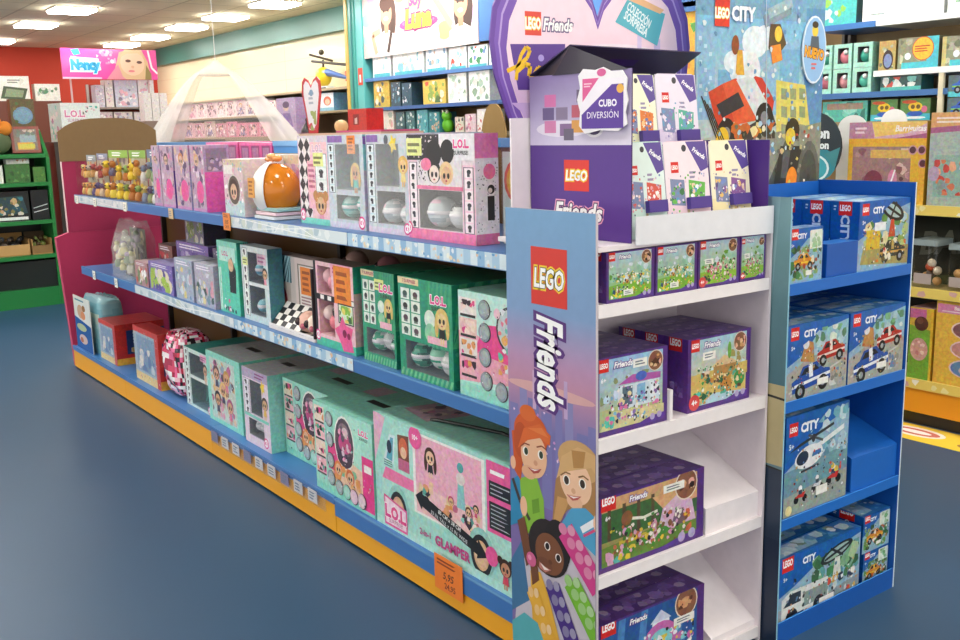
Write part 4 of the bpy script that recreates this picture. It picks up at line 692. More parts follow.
A.line([q(561, 475), q(566, 472), q(571, 474)], .012, '#8a6234'); A.line([q(579, 477), q(584, 476), q(589, 480)], .012, '#8a6234'); E(574, 491, 2.2, 2.4, '#dca884'); Q('#c05a54', (567, 494), (574, 496), (582, 496.5), (578, 500), (573, 500.5)); Q('#f6ece8', (569, 495), (574, 496.6), (580, 497), (574, 498.4))
Q('#4f9ec8', (560, 526), (572, 508), (586, 508), (598, 520), (600, 560), (585, 545)); A.line([q(582, 530), q(599, 520)], .05, '#eef0f4'); A.line([q(584, 536), q(600, 528)], .02, '#d84a7a'); E(600, 525, 6, 9, '#f0c4a2')
Q('#e0aa38', (531, 570), (541, 572), (548, 592), (560, 640), (534, 640)); Q('#6f4226', (530, 556), (536, 548), (540, 580), (533, 585)); Q('#6f4226', (518, 520), (525, 516), (534, 560), (527, 566))
E(549, 548, 22, 25, '#261a17'); E(558, 545, 14, 22, '#1f1512'); E(550, 554, 15.5, 18, '#7a4a2c', rot=-.35); E(545, 565, 9, 7, '#70422a')
for (x, y) in ((548, 546), (559, 558)): E(x, y, 3.2, 3.8, '#efe6e0', rot=-.3); E(x, y, 2.2, 3.2, '#1c1210', rot=-.3)
E(551, 562, 2, 2.2, '#63381e'); Q('#c07a70', (540, 561), (545, 566), (552, 570), (546, 572), (540, 567)); Q('#f0e4de', (541, 562.5), (546, 567), (550, 570), (545, 569.5)); E(532, 559, 5.5, 6.5, '#d0608e'); E(530.5, 557, 2, 2.4, '#e890b4')
Q('#55a8b0', (513, 620), (525, 612), (545, 628), (556, 640), (514, 640))
def brickrow(A, p, q, w, c, n):
    A.line([p, q], w, c)
    for k in range(n):
        t = (k+.5)/n; ca, cb = p[0]+(q[0]-p[0])*t, p[1]+(q[1]-p[1])*t; A.ell(ca-w*.35, cb+.012, w*.22, .012, mix(c, '#fff', .18)); A.ell(ca+w*.1, cb+.016, w*.2, .011, mix(c, '#fff', .28))
brickrow(A, q(566, 530), q(600, 590), .21, '#cf3f88', 4); brickrow(A, q(553, 585), q(575, 648), .18, '#45287e', 4); brickrow(A, q(572, 582), q(600, 640), .2, '#74b52e', 4); brickrow(A, q(533, 590), q(552, 645), .15, '#e2aa36', 3)
fb(m, 'printed_side_panel')
m = M('card'); m.box(X1-.008, YF, 0, X1, YB, 1.21, '#efe4ea', r='#c9b8cc', f='#e8dfe6'); fb(m, 'side_panel')
m = M('card'); m.box(X0+.001, YB-.008, 0, X1-.009, YB, 1.208, '#f1e8ec'); fb(m, 'back_panel')
m = M('card'); m.box(1.652, 2.096, 1.20, X1-.005, 2.102, 1.53, '#f1e8ec'); fb(m, 'header_back')
SH = [1.222, 1.082, .748, .388, .045]
for k, z in enumerate(SH):
    m = M('card'); m.box(X0+.001, YF+.006, z-.012, X1-.009, YB-.009 if k else 2.095, z, '#efe6ea'); lip = (.0, .03) if k != 2 else (.015, .034)
    if k: m.box(X0+.001, YF, z-lip[1], X1-.009, YF+.0055, z+lip[0]*0+.002, '#f4eef0')
    fb(m, 'shelf')
m = M('card'); xa = 1.722; m.slab([(xa, 1.218), (X1-.004, 1.207), (X1-.004, 1.282), (xa, 1.287)], YF-.004, YF-.0005, '#e9eaf0'); fb(m, 'tray_lip')
for (z, h0, h1) in ((.388, .075, .2), (.045, .02, .19)):
    m = M('card'); xa, xb = 2.016 if z > .2 else 2.05, X1-.0085; y0, y1, y2 = YF+.015, YF+.016, YB-.06
    V = [(xa, y0, z), (xb, y0, z), (xb, y0, z+h0), (xa, y0, z+h0), (xa, y2, z), (xb, y2, z), (xb, y2, z+h1), (xa, y2, z+h1)]
    m.idx(V, [(0, 1, 2, 3), (3, 2, 6, 7), (0, 3, 7, 4), (1, 5, 6, 2), (5, 4, 7, 6)], '#f1eaee', smooth=False); fb(m, 'sloped_insert')
m = M('card'); xa = Xat(667, YF+.01, .76); m.box(xa+.007, YF+.008, .7485, xa+.019, YF+.16, .83, '#f1ebee'); fb(m, 'divider')
# heart header
hy = 2.109; hl, hr = onY(490, 40, 2.103)[0], onY(690, 40, 2.103)[0]; HW = (hr-hl)/.88; HA = ((hl+hr)/2-HW/2, 1.12, HW, .9)
hs = [(.5, .755), (.47, .82), (.40, .89), (.30, .925), (.20, .905), (.12, .85), (.075, .77), (.06, .68), (.075, .58), (.12, .47), (.19, .35), (.29, .23), (.4, .13), (.5, .06)]
hs = hs+[(1-a, b) for a, b in reversed(hs[1:-1])]
def hscale(k, dz=0): return [(.5+(a-.5)*k, .5+(b-.5)*k+dz) for a, b in hs]
m = M('card'); m.slab([(HA[0]+a*HA[2], HA[1]+b*HA[3]) for a, b in hs], hy-.006, hy, '#6a48a0', '#6a48a0')
A = Art(m, (HA[0], hy-.006, HA[1]), (HA[2], 0, 0), (0, 0, HA[3]))
A.P(hscale(.965), '#7a58b4'); A.P(hscale(.93), '#b39ad4'); A.P(hscale(.915), '#7653ae'); A.P(hscale(.86, .0), '#f6d9e6')
def hp(px, py): x, z = onY(px, py, hy-.006); return ((x-HA[0])/HA[2], (z-HA[1])/HA[3])
A.n += 1
ins = hscale(.855); lo = [p for p in ins if p[1] < .68]
A.P([p if p[1] < .6 else (p[0], .6) for p in ins if p[1] < .75], '#e3c3e4'); A.P([p if p[1] < .5 else (p[0], .5) for p in ins if p[1] < .75], '#cdaee0')
A.ell(.6, .66, .16, .02, '#f4e6ee'); A.rect(.68, .5, .7, .72, '#d8c8ea'); A.rect(.76, .5, .79, .7, '#cfc0e6')
p = hp(525, 35); q = hp(541, 12); A.rect(p[0], p[1], q[0], q[1], '#dd4a3c'); A.txt('LEGO', (p[0]+q[0])/2, (p[1]+q[1])/2, .03, '#fff', bold=.04, out=.1, outc='#f6d860', wmax=.06)
p = hp(558, 25); A.txt('Friends', p[0], p[1], .033, '#fff', bold=.03, out=.12, outc='#6b5a86', sh=.2, wmax=.12)
A.P([hp(510, 44), hp(565, 44), hp(565, 90), hp(518, 90)], '#5d3f93'); A.line([hp(507, 71), hp(518, 66), hp(527, 58), hp(530, 50), hp(526, 47), hp(521, 55), hp(517, 70), hp(516, 80)], .013, '#f2c22a'); A.line([hp(517, 71), hp(525, 64), hp(530, 66), hp(529, 76), hp(533, 77), hp(538, 68)], .016, '#f2c22a'); A.line([hp(540, 66), hp(538, 77), hp(543, 77), hp(549, 68)], .016, '#f2c22a'); A.line([hp(556, 66), hp(550, 66), hp(549, 76), hp(557, 74), hp(559, 64)], .016, '#f2c22a'); p = hp(541, 58); A.ell(p[0], p[1], .012, .01, '#b0a0e0')
A.P([hp(628, -2), hp(665, 14), hp(657, 46), hp(615, 22)], '#59b3c4'); A.P([hp(632, -6), hp(664, 10), hp(660, 14), hp(628, 0)], '#e8b88a')
ang = -.5
for k, s in enumerate(('COLECCIÓN', 'SORPRESA')): p = hp(639-k*3, 15+k*9); A.txt(s, p[0], p[1], .026, '#e6f4f6', bold=.03, rot=ang, wmax=.12)
fb(m, 'heart_header')
# ---------------------------------------------------------------- small counter display standing in the tray
cz = SH[0]+.001; cd = empty('counter_display', 'purple counter display box with raised dark lid holding carded packs', 'display', None, (1.97, 1.715, cz))
def cb(m, name):
    o = m.build(name, cd); o.location = (-1.97, -1.715, -cz); return o
xl, xr, yf, yb, zm, zt = 1.712, 2.232, 1.712, 2.090, 1.458, 1.636
m = M('card'); m.box(xl, yf, cz, xl+.004, yb, zt, '#3d2a66', l='#583291')
A = Art(m, (xl, yb, cz), (0, yf-yb, 0), (0, 0, zt-cz)); zb = (zm-cz)/(zt-cz)
A.rect(0, 0, 1, zb, '#55308c'); A.n += 1; A.raw([(0, zb), (1, zb), (1, 1), (0, 1)], [C('#cfc6e4'), C('#e6def0'), C('#9a8abc'), C('#8a78ae')], True); A.ell(.35, zb+.1, .28, .05, '#e8e0f2')
for k, (a, b, c) in enumerate(((.22, .84, '#d878b0'), (.55, .86, '#6a5a78'), (.2, .76, '#6a5a8a'), (.34, .76, '#8a7a9a'), (.5, .77, '#c05a70'), (.6, .76, '#d87a5a'), (.22, .68, '#d884b4'), (.5, .68, '#e0a050'), (.38, .66, '#8a6a98'))): A.rect(a-.06, b-.035, a+.06, b+.04, c)
A.rect(.36, zb+.03, .46, zb+.1, '#6a6078'); A.ell(.66, zb+.1, .09, .055, '#f2eef6'); A.ell(.66, zb+.1, .065, .04, '#5a4a70')
A.rect(.36, .29, .61, .48, '#e0352b'); A.txt('LEGO', .485, .385, .06, '#fff', bold=.03, out=.12, outc='#f2cf30', sh=.12, wmax=.21)
A.txt('Friends', .5, .165, .1, '#fff', bold=.04, out=.14, outc='#f0a8c8', sh=.2, wmax=.5); A.txt('Friends', .5, .165, .1, '#fff', bold=.03, out=.08, outc='#3a1c5c', sh=.2, wmax=.5)
cb(m, 'printed_side')
m = M('card'); m.box(xl+.0045, yb-.004, cz, xr-.0045, yb, zt, '#4a3470'); cb(m, 'back_wall')
m = M('card'); m.box(xr-.004, yf, cz, xr, yb, zm, '#4f2d86'); cb(m, 'low_side')
m = M('card'); m.box(xl+.0045, 1.862, cz, xr-.0045, 1.866, 1.452, '#5a3592'); cb(m, 'tier_wall')
m = M('card'); m.box(xl+.0045, 1.867, 1.40, xr-.0045, yb-.0045, 1.404, '#4a2d7c'); cb(m, 'upper_tier')
pts = [(xl, yb-.002, zt+.002), (xr+.014, yb-.002, zt+.004), onY(701, 53, 1.95), onY(570, 45.6, 1.95)]
pts[2] = (pts[2][0], 1.95, pts[2][1]); pts[3] = (pts[3][0], 1.95, pts[3][1])
m = M('card'); up = Vector((0, 0, .003)); P_ = [Vector(p) for p in pts]; m.idx(P_+[p+up for p in P_], [(3, 2, 1, 0), (4, 5, 6, 7), (0, 1, 5, 4), (1, 2, 6, 5), (2, 3, 7, 6), (3, 0, 4, 7)], lambda k: ['#4a4258', '#4b2f7e', '#3a2a5c', '#3a2a5c', '#3a2a5c', '#3a2a5c'][k], smooth=False)
cb(m, 'lid')
m = M('card'); m.poly([(xl-.002, 1.99, zt-.002), (xl-.002, 1.72, zt-.002), pts[3], (xl+.02, yb-.002, zt+.002)], '#2d2a38'); cb(m, 'lid_gusset')
# wobbler card
pl = [(578, 76), (583, 69), (595, 70), (603, 67), (611, 71), (622, 70), (627, 78), (626, 90), (628, 100), (625, 112), (627, 124), (618, 131), (600, 130), (585, 134), (579, 126), (580, 112), (577, 100), (580, 88)]
m = M('card'); xw = 1.70; Q = [onX(a, b, xw) for a, b in pl]; n = len(Q)
m.poly([(xw, y, z) for y, z in Q], '#f3f0f6'); m.poly([(xw+.003, y, z) for y, z in Q][::-1], '#e8e4ee')
for i in range(n): a, b = Q[i], Q[(i+1) % n]; m.poly([(xw, *b), (xw, *a), (xw+.003, *a), (xw+.003, *b)], '#ddd')
ya, za = onX(577, 134, xw); yc, zc = onX(628, 66, xw); A = Art(m, (xw-.0005, ya, za), (0, yc-ya, 0), (0, 0, zc-za))
A.rect(.1, .1, .92, .84, '#f4eef8'); A.P([(.12, .86), (.12, .5), (.45, .86)], '#e25a98'); A.P([(.1, .08), (.92, .08), (.92, .75), (.7, .75), (.1, .3)], '#57329a'); A.ell(.5, .94, .09, .06, '#d85a98'); A.ell(.86, .68, .07, .07, '#e8b048'); A.txt('CUBO', .62, .47, .1, '#f2eefa', bold=.04, wmax=.45); A.txt('DIVERSIÓN', .52, .29, .1, '#f2eefa', bold=.0, wmax=.74); A.bars((.15, .72, .32, .8), 2, '#f4c8dc')
m.build('wobbler_card', None, 'white edged wobbler card reading CUBO DIVERSIÓN on the purple box side', 'card', None)
def cubecard(i, label, pxl, pxr, pyt, pyb, Y, z, bg, sc, seed):
    xa, xb = Xat(pxl, Y, z+.05), Xat(pxr, Y, z+.05); w = xb-xa; zt_ = Zat(pyt, (xa+xb)/2, Y+.02); h = zt_-z; r = empty('carded_pack', label, 'toy pack', 'carded cube packs', ((xa+xb)/2, Y, z), (-.12, 0, 0))
    m = M('card'); c = .012; ol = [(-w/2, 0), (w/2, 0), (w/2, h*.78), (w/2-.004, h-c), (w/2-c, h), (-w/2+c, h), (-w/2, h-c)]; m.slab(ol, 0, .003, bg, '#e8e4ee')
    A = Art(m, (-w/2, 0, 0), (w, 0, 0), (0, 0, h)); A.P([(.0, .35), (1, .35), (1, .99), (0, .99)], mix(bg, '#fff', .35)); A.P([(.5, .99), (.97, .99), (1, .7), (.82, .66)], '#5d4a9a'); A.txt('Friends', .8, .86, .05, '#fff', bold=.03, rot=-.5, sh=.2, wmax=.32)
    A.circ(.46, .92, .055, '#3a3a44'); mini_logo(A, .14, .66, .17); A.bars((.55, .58, .72, .68), 2, '#9a90b0', seed)
    A.P([(.1, .32), (.42, .3), (.42, .58), (.1, .6)], '#7e8ab0'); A.blobs(16, (.11, .33, .41, .57), sc, .02, .06, seed); A.P([(.5, .3), (.86, .26), (.9, .54), (.52, .58)], sc[0]); A.blobs(18, (.53, .31, .85, .54), sc+['#f0d0b0', '#fff'], .02, .06, seed+3); A.blobs(60, (.06, .22, .92, .66), sc+['#5a5a78', '#e8e0f0', '#c8b8d8', '#f4f0f4'], .008, .028, seed+9); A.ell(.47, .24, .03, .06, '#c8b890'); A.rect(.05, .02, .95, .2, mix(bg, '#fff', .2))
    m.build('printed_card', r)
    m = M('plastic'); m.prism([(-w*.24+w*.18, 0), (w*.26+w*.18, 0), (w*.26+w*.18, .03), (-w*.24+w*.18, .03)], -.014, -.0005, '#4b3a8e', fn=lambda a, b, q: (a, q, b+(.045 if i < 2 else .062))); m.build('cube_case', r)
for i, (a, b, t, bo, Y, z, bg, sc) in enumerate(((626, 660, 73, 141, 1.895, 1.414, '#e9ecc0', ['#e0803a', '#c86048', '#6a78b0', '#f0c890']), (661, 701, 73, 140, 1.895, 1.414, '#ddd0ea', ['#58b09a', '#8a80c0', '#e8e0f0', '#6aa0c8']),
        (631, 669, 141, 219, 1.745, 1.2265, '#cfeae2', ['#d8584a', '#e8a8b0', '#6a88b8', '#f0d8c8']), (670, 713, 140, 214, 1.745, 1.2265, '#f0d4e2', ['#68b850', '#5a9ac8', '#e8c8d8', '#3a7a48']), (715, 753, 139, 208, 1.745, 1.2265, '#f2e6b4', ['#8a5a9a', '#7a90c8', '#e8c070', '#5a4a80']))):
    cubecard(i, f'carded cube pack with {["lime","lilac","mint","pink","yellow"][i]} card in the {"upper" if i < 2 else "lower"} row of the purple display', a, b, t, bo, Y, z, bg, sc, 80+i)
# ---------------------------------------------------------------- purple framed construction sets on the white shelves
def fset(sky, gr, cols, age, seed, price=(.45, .75), model=None):
    def f(A):
        A.rect(0, 0, 1, 1, '#54307f'); A.grad(.05, .07, .93, .97, gr, sky); A.P([(.05, .07), (.93, .07), (.93, .3), (.5, .38), (.05, .33)], gr)
        A.blobs(22, (.06, .4, .92, .75), [mix(gr, '#245a2a', .5), mix(sky, '#fff', .4), mix(gr, sky, .5)], .02, .06, seed)
        if model: model(A)
        A.blobs(40, (.2, .16, .88, .52), cols, .015, .04, seed+1); A.blobs(120, (.12, .1, .9, .6), cols+['#2a2a30', '#f6f2ea'], .006, .02, seed+11); A.blobs(9, (.08, .08, .3, .26), cols[:3]+['#5ac0b8'], .02, .045, seed+2)
        A.circ(.82, .84, .11, '#e8d8c8'); A.circ(.82, .84, .1, '#8a5a44'); A.blobs(9, (.74, .76, .9, .92), ['#e8c0a0', '#5a3020', '#d8a070', '#2a1a18', '#e8b0a0'], .02, .04, seed+5)
        A.txt('Friends', .37, .885, .075, '#fff', bold=.03, out=.12, outc='#6a3a94', sh=.2, wmax=.3); mini_logo(A, .04, .82, .13)
        A.txt(age, .1, .72, .055, '#f4f4f8', bold=.04, wmax=.1) if age != '4+' else (A.circ(.1, .13, .085, '#d8484a'), A.txt('4+', .1, .13, .07, '#fff', bold=.04, wmax=.12))
        A.rect(price[0], price[1], price[0]+.2, price[1]+.11, '#f2f1ea'); A.bars((price[0]+.03, price[1]+.02, price[0]+.17, price[1]+.09), 2, '#77808a', seed)
        A.P([(.5, .04), (.96, .04), (.96, .14), (.75, .12)], '#5c3590'); A.circ(.78, .11, .035, '#b8a8d0'); A.circ(.88, .12, .035, '#b8a8d0')
    return f
def lset(A): A.rect(0, 0, 1, 1, '#5a3488'); A.blobs(8, (.2, .2, .8, .5), ['#8a68b8', '#6f4aa0', '#9a80c4'], .08, .16, 3); mini_logo(A, .2, .82, .55)
def tset(A): A.rect(0, 0, 1, 1, '#4a2c72'); A.blobs(24, (.05, .1, .95, .9), ['#6a4a94', '#3f2664', '#7a5a9e', '#5d4486', '#8a7a9a'], .02, .06, 2)
GREENS = ['#e8e8e0', '#4aa8a0', '#f0c040', '#3a6a48', '#e89ab0', '#8ac040', '#5a4a3a']
def FS(name, label, group, xa, xb, Y, z, h, d, f, n=1, gap=.002):
    o = carton(name, label, 'construction set', group, ((xa+xb)/2, Y, z+.0006), 0, xb-xa-.004, d, h, base='#54307f', side='#54307f', top='#4f2f78', front=f, left=lset, topart=tset)
    for k in range(1, n): twin(o, ((xa+xb)/2, Y+k*(d+gap), z+.0006), 0, label.replace('front', ['second', 'third', 'fourth'][k-1]).replace('at the shelf edge', 'behind the front ones'), group)
    return o
xs = [Xat(px, YF+.02, 1.1) for px in (603.5, 652.5, 695, 737)]+[X1-.012]; xs[0] = max(xs[0], X0+.004)
f1 = fset('#b8cfe0', '#7db53c', ['#f4f0e0', '#e8d040', '#3a5a78', '#e0a040', '#4aa8a8', '#8a6a4a'], '6+', 90, (.34, .12)); f2 = fset('#b8cfe0', '#8cc03c', ['#2f4a3a', '#e07aa0', '#f0e8e0', '#c84a5a', '#3a7a5a', '#e8b0b8'], '4+', 95, (.15, .5))
for i in range(4):
    FS('construction_set', f'small purple framed building set box on the upper white shelf, {["first","second","third","fourth"][i]} from the left', 'building sets on the upper white shelf', xs[i], xs[i+1], YF+.012, SH[1], .124, .07, f1 if i < 2 else f2)
def shop(A): A.P([(.3, .62), (.5, .72), (.9, .68), (.9, .6)], '#b05aa8'); A.rect(.3, .3, .88, .6, '#d8e4ee'); A.rect(.36, .34, .5, .58, '#5a6a80'); A.rect(.56, .34, .68, .58, '#8ab8d8'); A.rect(.74, .34, .84, .58, '#e8f0f8'); A.P([(.05, .07), (.95, .07), (.95, .25), (.2, .3)], '#d8cf9a'); A.ell(.62, .68, .08, .06, '#4a6ac0')
def farm(A): A.P([(.05, .3), (.95, .38), (.95, .55), (.05, .5)], '#d8b868'); A.rect(.4, .4, .75, .56, '#b88850'); A.P([(.36, .56), (.57, .7), (.8, .56)], '#e0c090'); A.circ(.82, .33, .09, '#3f9a50'); A.circ(.6, .28, .1, '#c88a40'); A.P([(.2, .07), (.95, .07), (.95, .14), (.4, .2)], '#b8d4e4'); A.ell(.65, .75, .03, .12, '#6ab04a')
x1 = X0+.004; x2 = Xat(668, YF+.02, .8); h = Zat(344, x1, YF+.02)-SH[2]
FS('construction_set', 'front purple framed set picturing a small shop, left on the middle white shelf', 'building sets on the middle white shelf', x1, x2-.006, YF+.016, SH[2], .20, .085, fset('#9cc4e8', '#b8c08a', ['#f0f0f4', '#2a3040', '#e07aa8', '#7ab0d8', '#8a6ab0', '#e8d8a0'], '6+', 101, (.5, .8), shop), n=3)
x3 = Xat(687, YF+.02, .8); x4 = Xat(750, YF+.02, .8)
FS('construction_set', 'front purple framed set picturing a yellow farm tractor, right on the middle white shelf', 'building sets on the middle white shelf', x3, x4, YF+.02, SH[2], .20, .085, fset('#a8d0e0', '#e0c070', ['#3f9a50', '#c88a40', '#2f6a48', '#e8d8b0', '#6a4a3a', '#5ab0a0'], '4+', 106, (.22, .68), farm), n=3)
def forest(A): A.rect(.05, .4, .93, .8, '#3f6a3a'); [A.rect(.1+k*.13, .4, .13+k*.13, .85, '#5a4a34') for k in range(4)]; A.P([(.5, .8), (.93, .8), (.93, .6), (.6, .6)], '#d8a878'); A.P([(.55, .3), (.6, .6), (.74, .74), (.88, .6), (.92, .3)], '#d8b4d0'); A.P([(.68, .3), (.72, .52), (.8, .52), (.82, .3)], '#7a5a70'); A.line([(.3, .62), (.42, .57), (.55, .6)], .02, '#e8e4d8'); A.circ(.27, .64, .05, '#8a5a3a'); A.rect(.2, .3, .45, .36, '#c8b040')
x1 = X0+.004; x2 = Xat(703, YF+.02, .5); ht = Zat(473, (x1+x2)/2, YF+.02)-SH[3]
FS('construction_set', 'front purple framed set picturing a forest camp with a pink tent, lower white shelf', 'building sets on the lower white shelf', x1, x2, YF+.016, SH[3], .20, .085, fset('#d8a878', '#6a8a3a', ['#e8e0d8', '#e0c040', '#d8a0c0', '#8a5a3a', '#4a8a3a', '#c86a4a'], '6+', 111, (.6, .8), forest), n=3)
def undersea(A): A.rect(.05, .07, .93, .97, '#2a5a9e'); [A.P([(a, .97), (a+.06, .97), (a+.02, .2), (a-.05, .2)], '#4a84c0') for a in (.2, .4, .75)]; A.rect(.5, .2, .66, .72, '#dfe4ee'); A.P([(.48, .72), (.68, .72), (.58, .88)], '#c8d4ea'); A.ell(.58, .45, .16, .26, '#c86ab0'); A.ell(.58, .42, .11, .18, '#8ad0d8'); A.rect(.52, .3, .64, .5, '#e8c84a')
x2 = Xat(703, YF+.02, .15)
FS('construction_set', 'front purple framed set picturing a white undersea tower, bottom white shelf', 'building sets on the bottom white shelf', x1, x2, YF+.016, SH[4], .20, .085, fset('#3a6ab0', '#28508c', ['#e8e8f0', '#8ad0d8', '#c86ab0', '#e8c84a', '#5a90c8'], '8+', 116, (.7, .55), undersea), n=3)
# ---------------------------------------------------------------- right end display (blue)
U0, U1, VF, VB = 2.262, 2.868, 1.655, 2.0
cd2 = empty('end_display', 'blue cardboard end display with stepped shelves and a tall city poster header', 'display', None, (2.565, VF, 0))
def ub(m, name, kind=None):
    o = m.build(name, cd2, kind=kind); o.location = (-2.565, -VF, 0); return o
BL = '#0d57b2'
m = M('card'); m.box(U0-.006, VF, 0, U0, VB, 1.305, BL, f='#8fc6dc', l='#6f8e98'); A = Art(m, (U0-.006, VB, 0), (0, VF-VB, 0), (0, 0, 1.305))
A.grad(0, .6, 1, 1, '#58808c', '#7ea6ae'); A.rect(0, .42, 1, .6, '#c8b98c'); A.line([(0, .43), (1, .41)], .02, '#2a2a2a'); A.line([(0, .59), (1, .57)], .02, '#2a2a2a'); A.rect(0, .25, 1, .41, '#2a3a50'); A.rect(0, 0, 1, .25, '#1f2f48'); A.P([(.3, .4), (.7, .4), (.6, .58), (.4, .55)], '#4a4438'); A.rect(.0, .1, .5, .2, '#8ab0a8'); A.P([(.55, .6), (.8, .6), (.9, 1), (.7, 1)], '#8fb4bc')
ub(m, 'side_panel')
m = M('card'); m.box(U1-.006, VF, 0, U1, VB, 1.316, BL, f='#cfe6f0', r='#3f78b8'); ub(m, 'side_panel')
m = M('card'); m.box(U0+.001, VB-.006, 0, U1-.007, VB, 1.312, '#1460b8'); ub(m, 'back_panel')
CS = [1.066, .732, .383, .03]
for k, z in enumerate(CS):
    m = M('card'); m.box(U0+.001, VF+.005, z-.01, U1-.007, VB-.007, z, '#0f5ab4'); lp = .028 if k < 3 else -.0
    m.box(U0+.001, VF, z-.03 if k < 3 else 0, U1-.007, VF+.0045, z+(.002 if k < 3 else .037), '#1a6cc8' if k < 3 else '#0f57b0', t='#3f90e0'); ub(m, 'shelf')
# stepped riser on the third shelf
xa = Xat(849, VF+.02, .45); m = M('card'); m.box(xa, VF+.012, .3835, U1-.0075, VF+.016, .49, '#1766c2'); m.idx([(xa, VF+.012, .49), (U1-.0075, VF+.012, .49), (U1-.0075, VF+.30, .60), (xa, VF+.30, .60)], [(0, 1, 2, 3)], '#1461bc', smooth=False); m.idx([(xa, VF+.016, .3835), (xa, VF+.3, .3835), (xa, VF+.3, .6), (xa, VF+.016, .49)], [(0, 1, 2, 3)], '#0f54a8', smooth=False); ub(m, 'riser')
# poster header
py_ = VB+.004; PX0, PX1, PZ0, PZ1 = U0+.002, U1+.004, 1.1, 2.05; PW, PH = PX1-PX0, PZ1-PZ0
m = M('card'); m.box(PX0, py_, PZ0, PX1, py_+.006, PZ1, '#9ac4dc'); A = Art(m, (PX0, py_, PZ0), (PW, 0, 0), (0, 0, PH), 'print')
def pp(px, py): x, z = onY(px, py, py_); return ((x-PX0)/PW, (z-PZ0)/PH)
A.grad(0, 0, 1, 1, '#b9c6b4', '#4f93c0'); A.n += 1; A.raw([(0, .3), (1, .3), (1, .75), (0, .75)], [C('#c2cfc4'), C('#c2cfc4'), C('#78b4d8'), C('#78b4d8')], True)
for k, (a, b, c, d) in enumerate(((697, 25, 716, 120), (717, 70, 735, 120), (738, 60, 760, 110), (762, 72, 778, 115), (800, 10, 830, 190), (778, 50, 800, 120))): p, q = pp(a, d), pp(c, b); A.rect(p[0], p[1], q[0], q[1], ['#86b6d4', '#6fa8cc', '#9cc8de', '#88b8d6', '#5a8fb8', '#78aecf'][k])
for k in range(10): p, q = pp(699+k % 3*5, 40+k*8), pp(702+k % 3*5, 36+k*8); A.rect(p[0], p[1], q[0], q[1], '#b8d8e8')
for (a, b, r) in ((755, 42, .1), (765, 38, .08), (745, 70, .12), (733, 62, .07)): p = pp(a, b); A.ell(p[0], p[1], r, r*.5, '#dfeaf0')
A.P([pp(776, 80), pp(805, 85), pp(812, 150), pp(776, 140)], '#d9cf6a'); [A.P([pp(781+k*9, 88+j*18), pp(787+k*9, 89+j*18), pp(787+k*9, 100+j*18), pp(781+k*9, 99+j*18)], '#8f9a78') for k in range(3) for j in range(3)]
A.P([pp(697, 150), pp(830, 120), pp(830, 230), pp(697, 240)], '#8b8d80'); A.P([pp(765, 190), pp(785, 140), pp(828, 170), pp(828, 230), pp(765, 230)], '#4f5550'); A.P([pp(697, 140), pp(740, 130), pp(740, 155), pp(697, 165)], '#b8beb0')
A.P([pp(708, 92), pp(722, 84), pp(735, 120), pp(720, 140)], '#c8452c'); A.P([pp(722, 84), pp(736, 78), pp(758, 120), pp(735, 125)], '#d85a38'); A.P([pp(716, 105), pp(738, 92), pp(744, 106), pp(722, 118)], '#2a2f38'); A.P([pp(736, 80), pp(752, 75), pp(772, 112), pp(758, 122)], '#cfd6da'); A.P([pp(752, 75), pp(762, 78), pp(774, 100), pp(772, 112)], '#c43c30'); A.P([pp(724, 140), pp(772, 112), pp(776, 125), pp(735, 150)], '#3a3a3c')
for (a, b) in ((726, 134), (764, 118)): p = pp(a, b); A.ell(p[0], p[1], .07, .05, '#1d1d20'); A.ell(p[0], p[1], .03, .022, '#8a8a8a')
A.blobs(16, (*pp(728, 140), *pp(775, 122)), ['#e0b030', '#3a3a30', '#c86a30', '#e8d8a0'], .02, .045, 4); p = pp(722, 140); A.ell(p[0], p[1], .05, .04, '#e8c030')
for k in range(4): A.line([pp(701+k*3, 96+k*4), pp(716+k*3, 138+k*2)], .008, '#3a3428')
A.P([pp(737, 50), pp(742, 50), pp(744, 75), pp(735, 75)], '#d8a840'); p = pp(735, 45); A.ell(p[0], p[1], .028, .03, '#8a4a2a'); p = pp(752, 65); A.ell(p[0], p[1], .05, .04, '#e0e4e6'); A.line([pp(745, 76), pp(757, 60)], .03, '#d8dce0')
A.line([pp(764, 22), pp(790, 8)], .06, '#7f93a0'); A.line([pp(768, 14), pp(792, 2)], .05, '#9ab0bc'); A.P([pp(770, 24), pp(780, 24), pp(786, 44), pp(774, 60), pp(768, 48)], '#5a4a34'); A.P([pp(770, 46), pp(780, 44), pp(782, 60), pp(772, 64)], '#e8903a'); p = pp(778, 34); A.ell(p[0], p[1], .03, .025, '#e8c848')
p = pp(792, 130); A.ell(p[0], p[1], .06, .04, '#2f2c24'); p = pp(790, 137); A.ell(p[0], p[1], .042, .03, '#d8c040'); A.P([pp(780, 146), pp(800, 146), pp(808, 185), pp(772, 190)], '#2a2e30'); A.P([pp(783, 150), pp(790, 150), pp(786, 178), pp(780, 178)], '#51585a'); p = pp(791, 183); A.ell(p[0], p[1], .05, .055, '#f08a2a'); A.ell(p[0]+.14, p[1], .1, .14, '#5f645e'); A.ell(p[0]+.14, p[1], .075, .11, '#454a46')
A.line([pp(766, -6), pp(766, 195)], .006, '#a8c4cc')
A.blobs(90, (.02, .3, .98, .8), ['#a8cfe2', '#6a9cc0', '#86b8d4', '#5f90b4', '#c4dce6', '#d8e4e4'], .006, .018, 61); A.blobs(60, (.25, .2, .95, .42), ['#d8c868', '#3a3a34', '#8a8a7a', '#c8b880', '#b84a30', '#e8e0c0', '#6a6a60'], .006, .018, 62)
p, q = pp(714, 26), pp(728, -4); A.rect(p[0], p[1], q[0]+.01, q[1], '#d8382c'); c = pp(721, 13); A.txt('LEGO', c[0]+.005, c[1], .028, '#fff', bold=.04, out=.1, outc='#f2d860', wmax=.1)
